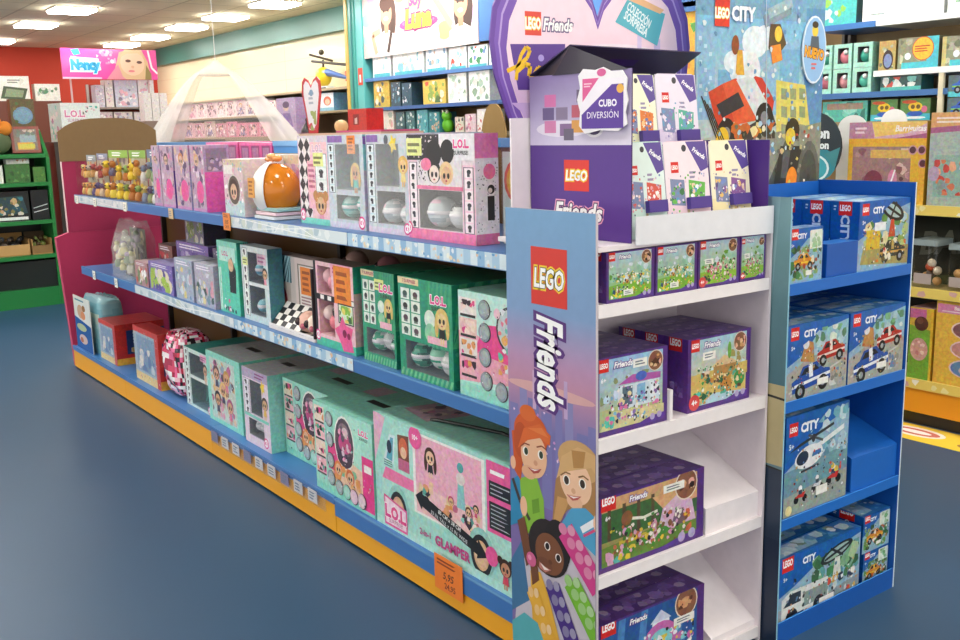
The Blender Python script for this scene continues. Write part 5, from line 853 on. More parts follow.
c = pp(743, 14); A.txt('CITY', c[0], c[1], .04, '#eef4f8', bold=.05, out=.08, outc='#6a9ac0', wmax=.17)
ub(m, 'poster_header')
m = M('card'); c = onY(813.5, 50, py_-.004); w, h = .062, .105; n = 24; m.slab([(c[0]+w*math.cos(2*PI*k/n), c[1]+h*math.sin(2*PI*k/n)) for k in range(n)], py_-.008, py_-.004, '#dfeaf4'); A = Art(m, (c[0]-w, py_-.008, c[1]-h), (2*w, 0, 0), (0, 0, 2*h)); A.ell(.5, .5, .47, .475, '#8db8e2'); A.ell(.5, .78, .13, .09, '#e8c848'); A.ell(.5, .87, .13, .05, '#3a3020'); A.P([(.35, .7), (.65, .7), (.7, .5), (.3, .5)], '#4a5a68'); A.txt('NUEVO', .5, .45, .14, '#f0a82c', bold=.05, out=.1, outc='#6a3a1c', rot=-.12, wmax=.8); A.bars((.38, .2, .62, .32), 2, '#d86a6a')
ub(m, 'oval_badge')
# blue construction sets
def cset(kind, seed, age='5+', ptag=True):
    def f(A):
        A.rect(0, 0, 1, 1, '#1560b4'); A.P([(.0, .0), (1, .0), (1, .92), (.55, .8), (.2, .55), (0, .45)], '#8fb4cc')
        if kind == 'race':
            A.P([(0, 0), (1, 0), (1, .5), (.4, .55), (0, .35)], '#a9aaa0'); A.P([(.2, .5), (1, .62), (1, .95), (.5, .85)], '#8fc0d0'); A.blobs(20, (.45, .55, .97, .9), ['#d8e4dc', '#7ab08a', '#a8c8d4', '#5a8a6a'], .03, .07, seed); A.line([(.05, .1), (.9, .38)], .02, '#c8c8c0')
            A.P([(.22, .5), (.45, .45), (.42, .72), (.3, .78)], '#b88a50'); car(A, .72, .56, .46, '#b82a24', '#e8d8d0', .08); car(A, .4, .26, .62, '#1f4fa8', '#e8eef4', .12); A.blobs(10, (.6, .06, .95, .3), ['#d0d0ca', '#6a8ab0', '#8a8a84'], .02, .05, seed+1); A.circ(.3, .72, .05, '#d8dce0')
        if kind == 'heli':
            A.P([(0, 0), (1, 0), (1, .55), (0, .45)], '#6f9aa8'); A.blobs(24, (.35, .5, .98, .98), ['#a8c8d8', '#7ab0c4', '#c4dce4', '#5a8ea8'], .04, .09, seed); A.P([(0, 0), (1, 0), (1, .3), (0, .2)], '#9aa39a'); heli(A, .5, .55, .85, '#e6ebee', '#3f78b8'); bike(A, .26, .14, .22, '#c8302a'); bike(A, .52, .2, .2, '#d8dde0'); bike(A, .78, .22, .26, '#c8302a'); A.blobs(6, (.7, .3, .9, .45), ['#e0c040', '#30343a', '#d84a3a'], .02, .04, seed+2); A.circ(.08, .06, .05, '#e8e0a0')
        if kind == 'truck':
            A.blobs(40, (.4, .35, .98, .85), ['#4a8a58', '#7ab088', '#3a6a48', '#a8c8a0', '#5aa0a8'], .03, .07, seed); A.P([(0, 0), (1, 0), (1, .3), (.4, .22), (0, .3)], '#8fa0a4'); A.ell(.7, .78, .2, .1, '#23282c', rot=.2); A.ell(.7, .78, .16, .07, '#9ab8b4', rot=.2); A.line([(.55, .72), (.86, .84)], .02, '#23282c'); A.line([(.62, .86), (.78, .7)], .02, '#23282c'); A.P([(.68, .7), (.74, .7), (.76, .45), (.66, .45)], '#d8dcd8')
            A.P([(.06, .12), (.06, .42), (.16, .5), (.6, .48), (.62, .14)], '#dfe4e2'); A.P([(.08, .3), (.18, .46), (.28, .45), (.28, .3)], '#2a3a48'); A.rect(.32, .2, .6, .4, '#8a9a98'); A.circ(.18, .12, .07, '#1c1e22'); A.circ(.5, .14, .07, '#1c1e22'); A.P([(.1, .02), (.3, .02), (.32, .16), (.1, .14)], '#2f62a8'); A.blobs(14, (.6, .15, .95, .45), ['#e8e8e0', '#d84a3a', '#2a3a58', '#e0b040', '#c8d0d0'], .02, .045, seed+3); A.rect(.12, .86, .36, .97, '#e8eef0')
        if kind == 'farm':
            A.blobs(40, (.1, .2, .98, .8), ['#8aa850', '#d8c060', '#b8c880', '#5a8a4a', '#a8c8d8', '#e0d8b0'], .04, .08, seed); A.P([(.05, .1), (1, .02), (1, .3), (.1, .35)], '#a89a60'); A.rect(.15, .3, .42, .58, '#d8b83c'); A.ell(.65, .83, .24, .13, '#1c2024', rot=-.35); A.ell(.65, .83, .18, .085, '#a8c4c8', rot=-.35); A.line([(.48, .93), (.84, .72)], .03, '#1c2024'); A.line([(.6, .7), (.72, .95)], .03, '#1c2024'); A.P([(.62, .7), (.68, .7), (.72, .45), (.58, .45)], '#c84a2c')
            car(A, .68, .26, .5, '#2f3a38', '#c8a050'); A.blobs(16, (.3, .1, .95, .45), ['#e07a30', '#3a4a3a', '#e8e0c8', '#c8302a', '#6a5a3a'], .02, .05, seed+4)
        if kind == 'digger':
            A.blobs(30, (.05, .05, .97, .7), ['#3f7a48', '#6a9a50', '#88a868', '#2f5a38'], .05, .1, seed); car(A, .45, .4, .6, '#d88a2c', '#e8c040'); A.blobs(12, (.3, .2, .9, .6), ['#c86a2a', '#2a2a28', '#e8e0d0', '#a84a30'], .03, .06, seed+1); A.rect(.6, .6, .97, .95, '#dfe8dc'); A.blobs(6, (.62, .62, .95, .93), ['#7ab07a', '#a8c8a0'], .04, .08, seed)
        A.blobs(90, (.08, .05, .97, .66), ['#2a3038', '#e8ecec', '#8a9aa0', '#c8a060', '#5a88a8', '#c84a3a'], .005, .017, seed+21)
        A.P([(0, .62), (.3, .74), (.7, 1), (0, 1)], '#1560b4'); mini_logo(A, .05, .8, .13 if kind != 'digger' else .2)
        A.txt('CITY', .36, .86, .085, '#eef4fa', bold=.05, wmax=.28); A.txt(age, .09, .7, .05, '#e8eef4', bold=.03, wmax=.1)
        if ptag: A.rect(.3, .56, .52, .68, '#e8eef0') if kind == 'farm' else A.rect(.5, .12, .68, .21, '#f0f0ea')
    return f
def lcity(A): A.rect(0, 0, 1, 1, '#1159ae'); mini_logo(A, .28, .8, .46); A.txt('CITY', .52, .6, .13, '#cfe0f0', bold=.04, rot=-PI/2); A.bars((.1, .86, .2, .95), 2, '#cfe0f0')
def tcity(A): A.rect(0, 0, 1, 1, '#2f74bc'); A.P([(.05, .1), (.5, .15), (.6, .9), (.1, .85)], '#8fb8d4'); A.blobs(14, (.1, .15, .95, .9), ['#b8d0dc', '#5a98c8', '#7a9a8a', '#d8e4e8'], .03, .08, 6)
def CSET(label, group, pxl, pxr, z, h, Y, d, kind, seed, n=1, ref=None, zz=None, **k):
    zr = ref or z+.1; xa, xb = max(Xat(pxl, Y, zr), U0+.003), min(Xat(pxr, Y, zr), U1-.009); w = xb-xa-.003
    o = carton('construction_set', label, 'construction set', group, ((xa+xb)/2, Y, (zz or z)+.0006), 0, w, d, h, base='#1560b4', side='#1159ae', top='#2f74bc', front=cset(kind, seed, **k), left=lcity, topart=tcity)
    for j in range(1, n): twin(o, ((xa+xb)/2, Y+j*(d+.003), (zz or z)+.0006), 0, label.replace('front', ['second', 'third', 'fourth'][j-1]+' one back'), group)
    return o
CSET('front blue set box picturing a tractor and rotor, top blue shelf', 'top shelf blue sets', 858, 909, CS[0], .205, VF+.012, .095, 'farm', 130, n=3)
CSET('small blue set box picturing an orange digger in front of the taller blue boxes', 'top shelf blue sets', 789, 823, CS[0], .15, VF+.01, .06, 'digger', 134)
xa, xb = Xat(824, VF+.02, 1.1), Xat(856, VF+.02, 1.1); m = M('card'); m.box(-(xb-xa)/2, 0, 0, (xb-xa)/2-.006, .06, .095, '#0f58b0', t='#2a74c8'); m.build('blue_carton', None, 'plain blue carton between the digger box and the tractor box', 'box', 'top shelf blue sets', ((xa+xb)/2, VF+.012, CS[0]+.0006), 0)
CSET('front left blue racing car set box, second shelf of the blue display', 'racing car sets', 786, 847.5, CS[1], .215, VF+.008, .075, 'race', 140, n=4)
CSET('front right blue racing car set box, second shelf of the blue display', 'racing car sets', 848.5, 906, CS[1], .215, VF+.008, .075, 'race', 141, n=4)
CSET('front blue set box picturing a white helicopter and motorbikes, third shelf', 'helicopter sets', 783.5, 847, CS[2], .30, VF+.01, .065, 'heli', 145, n=3)
CSET('front blue set box picturing a white truck under a rotor, bottom shelf', 'truck sets', 776, 859.5, CS[3], .225, VF+.012, .075, 'truck', 150, n=3)
CSET('lower small blue set box at the right end of the bottom shelf', 'small blue sets', 863, 894, CS[3], .118, VF+.02, .12, 'digger', 155)
CSET('upper small blue set box stacked at the right end of the bottom shelf', 'small blue sets', 863, 894, CS[3]+.119, .125, VF+.02, .12, 'digger', 157)
CSET('small blue set box behind the stacked pair at the right end, bottom shelf', 'small blue sets', 863, 894, CS[3], .235, VF+.143, .12, 'truck', 158)
# ================================================================== WALL SHELVING BEHIND
WF = 4.9
def unit(label, y0, y1, shelves, back, side=None):
    r = empty('shelving_bay', label, 'shelving', 'wall shelving bays', (WX-.012, (y0+y1)/2, 0))
    def add(m, n): o = m.build(n, r); o.location = (-(WX-.012), -(y0+y1)/2, 0); return o
    m = M('matte'); m.box(WX-.03, y0, 0, WX-.012, y1, shelves[0][0]+.3, back); add(m, 'back_panel')
    for z, col, yy0, yy1 in shelves: m = M('paint'); m.box(WF, yy0 or y0, z-.03, WX-.031, yy1 or y1, z, col, f=mix(col, '#fff', .05)); add(m, 'shelf')
    for y in (y0, y1-.02): m = M('paint'); m.box(WX-.09, y+.001, 0, WX-.032, y+.019, shelves[0][0]-.031, side or '#5a5048'); add(m, 'upright')
    m = M('paint'); m.box(WF, y0, 0, WX-.1, y1, .2, '#3d5f8c'); add(m, 'base'); return r, add
def W(name, label, cat, group, pxl, pxr, pyt, z, d, X=WF+.018, hm=9, **k):
    yl, yr = Yat(pxl, X, z+.05), Yat(pxr, X, z+.05); h = min(hm, Zat(pyt, X, (yl+yr)/2)-z)
    return carton(name, label, cat, group, (X, (yl+yr)/2, z+.0006), -PI/2, yl-yr-.008, d, h, **k)
def busy(bg, cols, seed, n=22, extra=None):
    def f(A):
        A.rect(0, 0, 1, 1, bg); A.blobs(n, (.05, .05, .95, .95), cols, .05, .13, seed)
        if extra: extra(A)
    return f
# --- bay with the singer poster
ra, adda = unit('wall shelving bay with blue shelves under a pastel poster of two girls', 6.30, 8.45, [(2.008, '#4a7ab8', None, None), (1.735, '#3a64a0', None, None), (1.49, '#8a7a60', None, None)], '#a8895c')
m = M('paint'); m.box(WF-.01, 8.452, 0, WX-.02, 8.575, CEIL-.01, '#62bdbc'); o = m.build('end_panel', ra); o.location = (-(WX-.012), -(6.30+8.45)/2, 0)
m = M('card'); m.box(WF-.014, 8.47, Zat(85, WF-.01, 8.5), WF-.0105, 8.55, Zat(68, WF-.01, 8.5), '#d84a34'); A = Art(m, (WF-.0142, 8.55, Zat(85, WF-.01, 8.5)), (0, -.08, 0), (0, 0, .12)); A.rect(.3, .2, .7, .8, '#f6efe8'); m.build('wall_notice', None, 'small red and white notice on the teal end panel', 'sign', None)
m = M('card'); y0, y1, z0, z1 = 6.62, 8.44, 2.19, 2.76; m.box(WF, y0, z0, WF+.012, y1, z1, '#e9d6cf'); A = Art(m, (WF, y1, z0), (0, y0-y1, 0), (0, 0, z1-z0))
A.rect(0, 0, 1, 1, '#d9c4c2'); 
for (a, b, ra_, c) in ((.04, .6, .05, '#8fd0e0'), (.12, .95, .07, '#e8a8c8'), (.36, .9, .06, '#f0d870'), (.98, .8, .08, '#f0d870'), (.76, .88, .06, '#e8a0c0'), (.74, .25, .06, '#f0c080'), (.05, .3, .05, '#a8d8dc'), (.5, .2, .2, '#f3e6dc'), (.97, .4, .05, '#c8b0d8')): A.ell(a, b, ra_, ra_*2.2, c)
for (cx, cy, hair, top, lean) in ((.23, .6, '#4a2e26', '#efe8e4', .25), (.87, .52, '#3a2620', '#f0ece8', -.2)):
    A.ell(cx+.02, cy+.0, .075, .42, hair); A.P([(cx-.1, 0), (cx-.09, cy-.3), (cx, cy-.18), (cx+.09, cy-.3), (cx+.1, 0)], top); A.rect(cx-.02, cy-.25, cx+.02, cy-.1, '#b88468'); A.ell(cx, cy+.06, .055, .2, '#c08e72', rot=lean); A.ell(cx, cy+.2, .06, .12, hair); A.ell(cx, cy-.03, .02, .03, '#f4f0ee'); A.ell(cx-.02, cy+.09, .008, .02, '#2a1c18'); A.ell(cx+.022, cy+.09, .008, .02, '#2a1c18')
A.line([(.13, .05), (.09, .35), (.17, .4)], .03, '#d8a486'); A.line([(.8, .3), (.66, .75), (.62, 1.1)], .035, '#e0ae90'); A.line([(.24, .05), (.3, .55)], .025, '#3f2820')
A.ell(.52, .42, .17, .1, '#c24a94'); A.ell(.52, .44, .14, .06, '#e07ab4'); A.txt('Soy', .5, .78, .17, '#d84a9a', bold=.06, out=.12, outc='#f6e08a', wmax=.14); A.txt('Luna', .52, .5, .26, '#f4d84a', bold=.06, out=.12, outc='#b03a88', sh=.15, wmax=.26)
o = m.build('header_poster', ra); o.location = (-(WX-.012), -(6.30+8.45)/2, 0)
WT = ['#e8f0f0', '#9fd0dc', '#d8e4e0', '#c8a890', '#7ab8c8', '#f0e8e0']
for i, (a, b, t, bg, cl, lb) in enumerate(((373, 391, 46, '#e6eef0', WT, 'white and teal toy box, leftmost on the shelf under the two girls poster'), (393, 424, 46, '#e8f2f2', WT, 'wide white toy box with a small animal picture under the two girls poster'), (426, 447, 46, '#dfeaf0', ['#9fc8e0', '#e8f0f4', '#c8b0a0', '#6aa0c0'], 'pale blue toy box right of the wide white one under the poster'), (449, 467, 47, '#eef0ee', ['#d84a3a', '#f0f0ee', '#e8c8c0', '#8ac0d0'], 'white toy box with red accents under the poster'), (468, 488, 45, '#e8ecec', ['#3a8a5a', '#d84a3a', '#f0f0f0', '#6a88c0'], 'white toy box with green and red toys, rightmost under the poster'))):
    W('toy_box', lb, 'toy box', 'boxes under the poster', a, b, t, 2.0086, .2, base=bg, side='#cfd8d8', top='#e8ecec', front=busy(bg, cl, 160+i, 18, lambda A: A.rect(.05, .0, .95, .12, '#4ab0bc')))
for i, (a, b, t, bg, cl, lb) in enumerate(((374, 390, 80, '#c8b050', ['#e8d890', '#4a5a6a', '#d8dce0', '#c89a40'], 'yellow and grey toy box, leftmost on the second wall shelf'), (391, 401, 82, '#39505c', ['#a8c8d0', '#e8eef0', '#2f6a7a', '#5a88a0'], 'dark teal toy pot box on the second wall shelf, left one'), (402, 412, 83, '#35586a', ['#8fb8c8', '#e0eaf0', '#2a4a5a'], 'dark teal toy pot box on the second wall shelf, right one'), (423, 446, 80, '#e0c460', ['#8fae5a', '#d8584a', '#f0e8d0', '#5a7a4a'], 'yellow toy box with a food picture on the second wall shelf'), (448, 467, 73, '#eef3ee', ['#cfe0d4', '#a8c8b4', '#e8d0d0', '#f4f6f2', '#8aa890'], 'white toy box with pale green picture, left of two'), (469, 490, 71, '#eef3f0', ['#cfe0d4', '#a8c8b4', '#dcd8d0', '#f4f6f2', '#8aa890'], 'white toy box with pale green picture, right of two'))):
    W('toy_box', lb, 'toy box', 'boxes on the second wall shelf', a, b, t, 1.7356, .2, hm=.238, base=bg, side=mix(bg, '#333', .3), top=bg, front=busy(bg, cl, 170+i, 20))
for i, (a, b, t, bg, cl, lb) in enumerate(((376, 394, 109, '#e6e2da', ['#c8b8a0', '#f0e8e0', '#a8c0b8', '#d8a8a8'], 'white carton with an arched picture on the low wall shelf'), (396, 405, 112, '#4f7078', ['#a8c8c8', '#2f4a54', '#dfe8e6'], 'grey teal carton on the low wall shelf, left of two'), (406, 415, 111, '#47747a', ['#9fd0cc', '#2f4a54', '#dfe8e6'], 'grey teal carton on the low wall shelf, right of two'), (417, 428, 110, '#5aa8b4', ['#c8e8e8', '#e8e0d8', '#3a7a88'], 'pale teal carton on the low wall shelf'), (429, 440, 112, '#3f8a96', ['#e8d8c8', '#8fc8cc', '#c8a890'], 'deep teal carton on the low wall shelf'), (455, 464, 117, '#d8d0c0', ['#3a3a40', '#e8e0d8', '#c84a5a'], 'cream carton right of the green frog toy'), (465, 476, 114, '#e0c8d0', ['#d87a9a', '#f0e8e4', '#8a6a7a'], 'pink carton near the brown card dome'), (477, 488, 109, '#e8e4e0', ['#d8ccc8', '#c84a4a', '#f4f0ec'], 'white carton half behind the brown card dome'))):
    W('toy_box', lb, 'toy box', 'boxes on the low wall shelf', a, b, t, 1.4906, .18, hm=.21, base=bg, side=mix(bg, '#333', .2), top=bg, front=busy(bg, cl, 180+i, 16))
yy = Yat(448, WF+.08, 1.55); r = empty('frog_toy', 'bright green frog toy among cartons on the low wall shelf', 'toy', None, (WF+.08, yy, 1.4906), -PI/2)
m = M('plastic'); m.ball((0, 0, .06), .06, '#6ac832', sq=(1, .8, 1)); m.ball((0, -.01, .14), .045, '#7ad83c'); m.build('body', r)
for s in (-1, 1): m = M('plastic'); m.ball((s*.028, -.03, .175), .018, '#e8f0d0'); m.ball((s*.028, -.046, .177), .009, '#222'); m.build('eye', r)
# --- blue header and orange boxes seen between the heart and the tall poster
rb, addb = unit('wall shelving bay with a blue header panel, seen between heart and poster', 3.5, 6.28, [(2.26, '#3f70b0', None, None), (1.80, '#3a64a0', None, None), (1.49, '#8a7a60', None, None)], '#a8895c')
m = M('paint'); m.box(WF, 3.5, 2.2, WF+.015, 6.28, 2.76, '#3f74b4'); m.box(WF, 6.28, 2.2, WF+.015, 6.612, 2.76, '#3f74b4'); o = m.build('header_panel', rb); o.location = (-(WX-.012), -(3.5+6.28)/2, 0)
W('toy_box', 'orange toy box with a green picture between the purple heart and city poster', 'toy box', None, 668, 700, 10, 1.8006, .2, base='#e8a430', side='#c8842a', top='#f0b84a', front=busy('#e8b03c', ['#7ac850', '#f0e060', '#e88a30', '#5aa848'], 190, 20, lambda A: A.rect(0, .8, 1, 1, '#f0b428')))
W('toy_box', 'white toy box hanging low beside the right edge of the purple heart', 'toy box', None, 684, 698, 78, 1.4906, .2, hm=.27, base='#e8e8e2', side='#d8d4cc', front=busy('#e8e8e2', ['#e8c8c0', '#c84a4a', '#f4f0e8', '#d8c050'], 191, 10))
W('toy_box', 'pale toy box at the left edge of the purple heart on the upper wall shelf', 'toy box', None, 489, 503, 45, 2.0086, .2, base='#e8ecec', side='#d8dcdc', front=busy('#e8ecec', ['#c8d8d8', '#e0b8b0', '#a8c0c8'], 192, 10))
# --- right bay
rc, addc = unit('wall shelving bay with white and blue shelves behind the yellow shelving', 1.9, 3.48, [(2.02, '#e9ebea', 1.9, 3.11), (1.762, '#eceeed', 1.9, 3.11), (1.655, '#3b6ba6', 2.7, 3.48), (1.50, '#a08a68', None, None)], '#b39a72')
m = M('paint'); m.box(WF, 3.112, 1.99, WX-.031, 3.48, 2.02, '#3b74b8'); o = m.build('shelf', rc); o.location = (-(WX-.012), -(1.9+3.48)/2, 0)
m = M('paint'); m.box(WF-.004, 2.72, 1.505, WF+.016, 2.745, 1.73, '#d8d0b4'); o = m.build('post', rc); o.location = (-(WX-.012), -(1.9+3.48)/2, 0)
W('toy_box', 'teal toy box with a black and white bird picture, top right wall shelf', 'toy box', None, 822, 857, -30, 2.0206, .25, base='#3fb0b0', side='#4a6a6a', front=busy('#4ab8b4', ['#e8eef0', '#3a4448', '#8fc850', '#c8d4d8'], 200, 20))
W('carton', 'plain white carton with thin red lettering, top right wall shelf', 'box', None, 862, 945, -32, 2.0206, .3, base='#eef0ee', side='#dfe2e0', front=lambda A: (A.txt('juguetes', .45, .75, .06, '#d87a8a', bold=.01, wmax=.4), A.bars((.1, .1, .3, .16), 1, '#9ab0a8')))
W('carton', 'white carton cut by the right edge of the photo, top right wall shelf', 'box', None, 947, 990, -32, 2.0206, .3, base='#eef0ee', side='#dfe2e0', front=lambda A: A.bars((.2, .2, .6, .3), 1, '#9ac0a0'))
for i, (a, b, t, bg, ex, lb) in enumerate(((878, 896, 41, '#b89a5a', lambda A: (A.ell(.55, .35, .32, .34, '#3a2a2a'), A.ell(.55, .32, .24, .24, '#7a8ab8')), 'small tan toy box with a dark round window, right white shelf'), (897, 939, 37, '#8a8a70', lambda A: (A.rect(.72, 0, 1, 1, '#4ab8c8'), A.rect(.1, 0, 1, .2, '#4ab8c8'), A.circ(.62, .62, .27, '#c8502c'), A.circ(.62, .62, .25, '#f0b838'), A.circ(.25, .4, .08, '#e8eef4'), A.bars((.42, .5, .82, .74), 3, '#c84a2a')), 'toy box with a big round yellow label and turquoise corner, right white shelf'), (941, 985, 35, '#8f9078', lambda A: (A.rect(.0, 0, .1, 1, '#c8b878'), A.rect(.2, 0, 1, .2, '#4ab8c8'), A.circ(.75, .6, .25, '#f0a838'), A.circ(.35, .4, .08, '#e8eef4')), 'toy box with an orange round label at the right edge of the photo'))):
    W('toy_box', lb, 'toy box', 'boxes on the right white shelf', a, b, t, 1.7626, .18, base=bg, side=mix(bg, '#333', .3), front=busy(bg, ['#a8a890', '#6a6a58', '#c8c4a8'], 205+i, 10, ex))
zs = [1.6556, 1.6556+.131]
for j in range(2):
    for i, (a, b) in enumerate(((815, 831.5), (832.5, 851), (852, 871.5))):
        X = WF+.012; yl, yr = Yat(a, X, 1.72), Yat(b, X, 1.72); c = ['#d87a8a', '#e8a0a8', '#58c0a8'][i] if j == 0 else ['#4ab898', '#e88a98', '#3fae98'][i]
        o = carton('egg_toy_box', f'mint egg toy box with a {["pink","salmon","green"][i] if j == 0 else ["jade","rose","sea green"][i]} figure, {["left","middle","right"][i]} of the {["lower","upper"][j]} three', 'toy box', 'mint egg toy boxes', (X, (yl+yr)/2, zs[j]), -PI/2, yl-yr-.005, .16, .129, base='#a9dcc8', side='#8fc4b4', top='#b8e4d4', wins=[(.22, .2, .82, .84, '#2a3436')], rec=.05)
        m = M('plastic'); m.ball((0, .03, .062), .032, c, sq=(1, .7, 1.15)); m.ball((.012, .012, .085), .014, '#eef2f0', nu=8, nv=6); m.build('egg_figure', o)
W('toy_box', 'low teal tray box with little red and white figures on the blue right shelf', 'toy box', None, 880, 922, 76, 1.6556, .12, base='#4aa098', side='#2f6a68', front=busy('#3a5a58', ['#d85a4a', '#e8ece8', '#7ac0b8', '#2a3a3c'], 212, 14, lambda A: A.rect(0, 0, 1, .25, '#58b8ac')))
for i, (a, b) in enumerate(((870, 898), (899.5, 931))):
    W('toy_box', f'toy box with a yellow, red and blue stacking toy above the lilac display, {["left","right"][i]} one', 'toy box', 'stacking toy boxes', a, b, 93-i, 1.5006, .15, hm=.11, base='#6f8a4a', side='#5a7040', top='#8aa068', front=lambda A: (A.rect(0, 0, 1, 1, '#5f8a4c'), A.rect(0, 0, 1, .3, '#4ab8d0'), A.ell(.5, .62, .24, .22, '#f0c830'), A.circ(.42, .62, .07, '#7a5a20'), A.circ(.6, .62, .07, '#7a5a20'), A.ell(.5, .3, .26, .12, '#2f5ab8'), A.ell(.3, .85, .25, .08, '#d85a2a'), A.ell(.8, .5, .1, .16, '#d86a90'), A.ell(.5, .12, .36, .06, '#e8f0f4')))
W('toy_box', 'teal toy box with a small brown picture strip under the egg toy boxes', 'toy box', None, 822, 868, 98, 1.5006, .15, hm=.11, base='#4fae9c', side='#3a8a7c', front=busy('#58b4a4', ['#8fd0c4', '#3a7a70', '#7ac8b8'], 214, 10, lambda A: A.rect(.1, .6, .9, .9, '#a88a7a')))
for i in range(2):
    yl = 2.70; m_z = 1.5006+i*.11
    carton('car_toy_box', f'turquoise box with a blue toy car at the right edge of the photo, {["lower","upper"][i]} one', 'toy box', 'blue car boxes', (WF+.012, 2.6, m_z), -PI/2, .2, .15, .105, base='#5ac0d0', side='#3a8a98', front=lambda A: (A.rect(0, 0, 1, 1, '#5a7078'), A.rect(0, 0, 1, .25, '#58c0d0'), car(A, .45, .55, .7, '#2f5ac0', '#8ad040')))
# ================================================================== YELLOW SHELVING ON THE RIGHT
YX = 4.553; ry = empty('yellow_shelving', 'low shelving with yellow price rails and an orange yellow base behind the blue display', 'shelving', None, (YX, 2.9, 0))
def yb_(m, n): o = m.build(n, ry); o.location = (-YX, -2.9, 0); return o
for z in (1.095, .695, .238):
    m = M('paint'); m.box(YX+.011, 1.7, z-.025, 4.86, 3.6, z, '#b8a468'); yb_(m, 'shelf')
    m = M('paint'); m.box(YX, 1.7, z-.045, YX+.01, 3.6, z+.004, '#ecd06a'); A = Art(m, (YX, 3.6, z-.045), (0, -1.9, 0), (0, 0, .049)); A.blobs(26, (0, .1, 1, .9), ['#f0e0a0', '#e8b840', '#f4eee0', '#d8a8a0'], .006, .016, int(z*100)); yb_(m, 'price_rail')
m = M('paint'); m.box(4.86, 1.7, .0, 4.875, 3.6, 1.1, '#3a352c'); yb_(m, 'back_panel')
m = M('paint'); m.box(YX+.012, 1.7, .07, 4.85, 3.6, .19, '#e89a1c'); m.box(YX+.05, 1.7, 0, 4.85, 3.6, .069, '#2a2620'); yb_(m, 'base')
def YB(name, label, cat, group, pxl, pxr, pyt, z, d, **k): return W(name, label, cat, group, pxl, pxr, pyt, z, d, X=YX+.016, **k)
def fdoll(A):
    A.rect(0, 0, 1, 1, '#e0b038'); A.rect(.0, .8, 1, 1, '#d8a8b8'); A.P([(.0, .8), (.0, 1), (.3, 1), (.34, .8)], '#b8849c'); A.P([(.3, 1), (.35, .82), (.75, .86), (1, .98), (1, 1)], '#ecc46a'); A.P([(0, .8), (.6, .8), (1, .86), (1, .8)], '#a85a84'); A.txt('Barriguitas', .8, .92, .07, '#f4ece8', bold=.03, sh=.2, wmax=.38)
    A.bars((.08, .85, .25, .95), 2, '#e8d0d8'); A.rect(0, .74, 1, .8, '#e8ac34'); A.rect(.06, .05, .82, .7, '#a07a78'); A.blobs(30, (.07, .06, .81, .68), ['#c8a0a0', '#8a5a60', '#d8b8b0', '#6a4048', '#b88a8c'], .03, .07, 220); A.rect(.3, .56, .82, .66, '#d8b060'); A.ell(.35, .28, .12, .13, '#7a3a4a'); A.ell(.6, .3, .06, .12, '#d88aa8'); A.line([(.55, .15), (.63, .42)], .02, '#f4f0f0')
    for (a, b) in ((.84, .66), (.95, .66), (.97, .5)): A.circ(a, b, .055, '#c890a0'); A.circ(a, b, .04, '#5a3038')
    A.rect(.93, .0, 1, .45, '#e8b040')
YB('doll_display_carton', 'wide yellow and lilac doll carton with a pink window on the right shelving', 'toy box', 'cartons on the top yellow shelf', 846, 924, 122, 1.0956, .14, base='#e0b038', side='#c8982c', top='#e8e0d8', front=fdoll)
for i, (a, b, t) in enumerate(((838, 868, 115), (881, 907, 109))):
    X = YX+.2; yl, yr = Yat(a, X, 1.5), Yat(b, X, 1.5); zt_ = Zat(t, X, (yl+yr)/2); z = 1.0956; w = yl-yr; n = 14; hb = zt_-z-w*.42
    m = M('card'); m.slab([(-w/2, 0), (w/2, 0)]+[(w/2*math.cos(PI*k/n), hb+w*.42*math.sin(PI*k/n)) for k in range(0, n+1)], 0, .004, '#e8eaea'); m.build('scalloped_card', None, f'round topped white card behind the wide doll carton, {["left","right"][i]} one', 'card', 'round topped cards', (X, (yl+yr)/2, z), -PI/2)
def fclear(A):
    A.rect(0, 0, 1, 1, '#a8b4ac'); A.rect(0, .8, 1, 1, '#d8a468'); A.P([(0, .78), (1, .82), (1, .88), (0, .84)], '#a85a84'); A.bars((.1, .88, .9, .96), 2, '#ecd8d0'); A.rect(.1, .1, .9, .55, '#8fb0a4'); A.blobs(26, (.1, .12, .9, .5), ['#d8785a', '#e8a880', '#c84a40', '#8a9a98', '#e8d0c0'], .04, .1, 221); A.ell(.1, .35, .1, .08, '#b8a0b8')
YB('doll_carton_clear', 'see-through doll carton with an orange and plum header at the right edge of the photo', 'toy box', 'cartons on the top yellow shelf', 926, 985, 112, 1.0956, .2, base='#a8b4ac', side='#8a9890', top='#d8d8d0', front=fclear)
# oval sign
X = YX-.03; c0 = onX(813, 150, X); a = Yat(813, X, 1.35); zt_, zb_ = Zat(112, X, a), Zat(182, X, a); w = (Yat(786, X, 1.35)-Yat(841, X, 1.35))/2; h = (zt_-zb_)/2; n = 28
r = empty('oval_sign', 'dark green oval standing sign with white letters and a teal figure', 'sign', None, (X, a, 0), -PI/2)
m = M('card'); m.slab([(w*math.cos(2*PI*k/n), zb_+h+h*math.sin(2*PI*k/n)) for k in range(n)], 0, .008, '#24323a'); A = Art(m, (-w, 0, zb_), (2*w, 0, 0), (0, 0, 2*h)); A.ell(.5, .26, .42, .26, '#2f8a98'); A.ell(.5, .2, .3, .2, '#d8eef0'); A.ell(.5, .2, .26, .17, '#3fa8b4'); A.ell(.52, .22, .1, .07, '#1f4a58'); A.P([(.7, .4), (.98, .5), (.9, .2)], '#3f8a90')
A.txt('Spoon', .5, .7, .14, '#eef4f4', bold=.05, out=.12, outc='#1a2228', wmax=.8); A.txt('motion', .55, .53, .1, '#eef4f4', bold=.05, out=.12, outc='#1a2228', wmax=.7); m.build('sign_board', r)
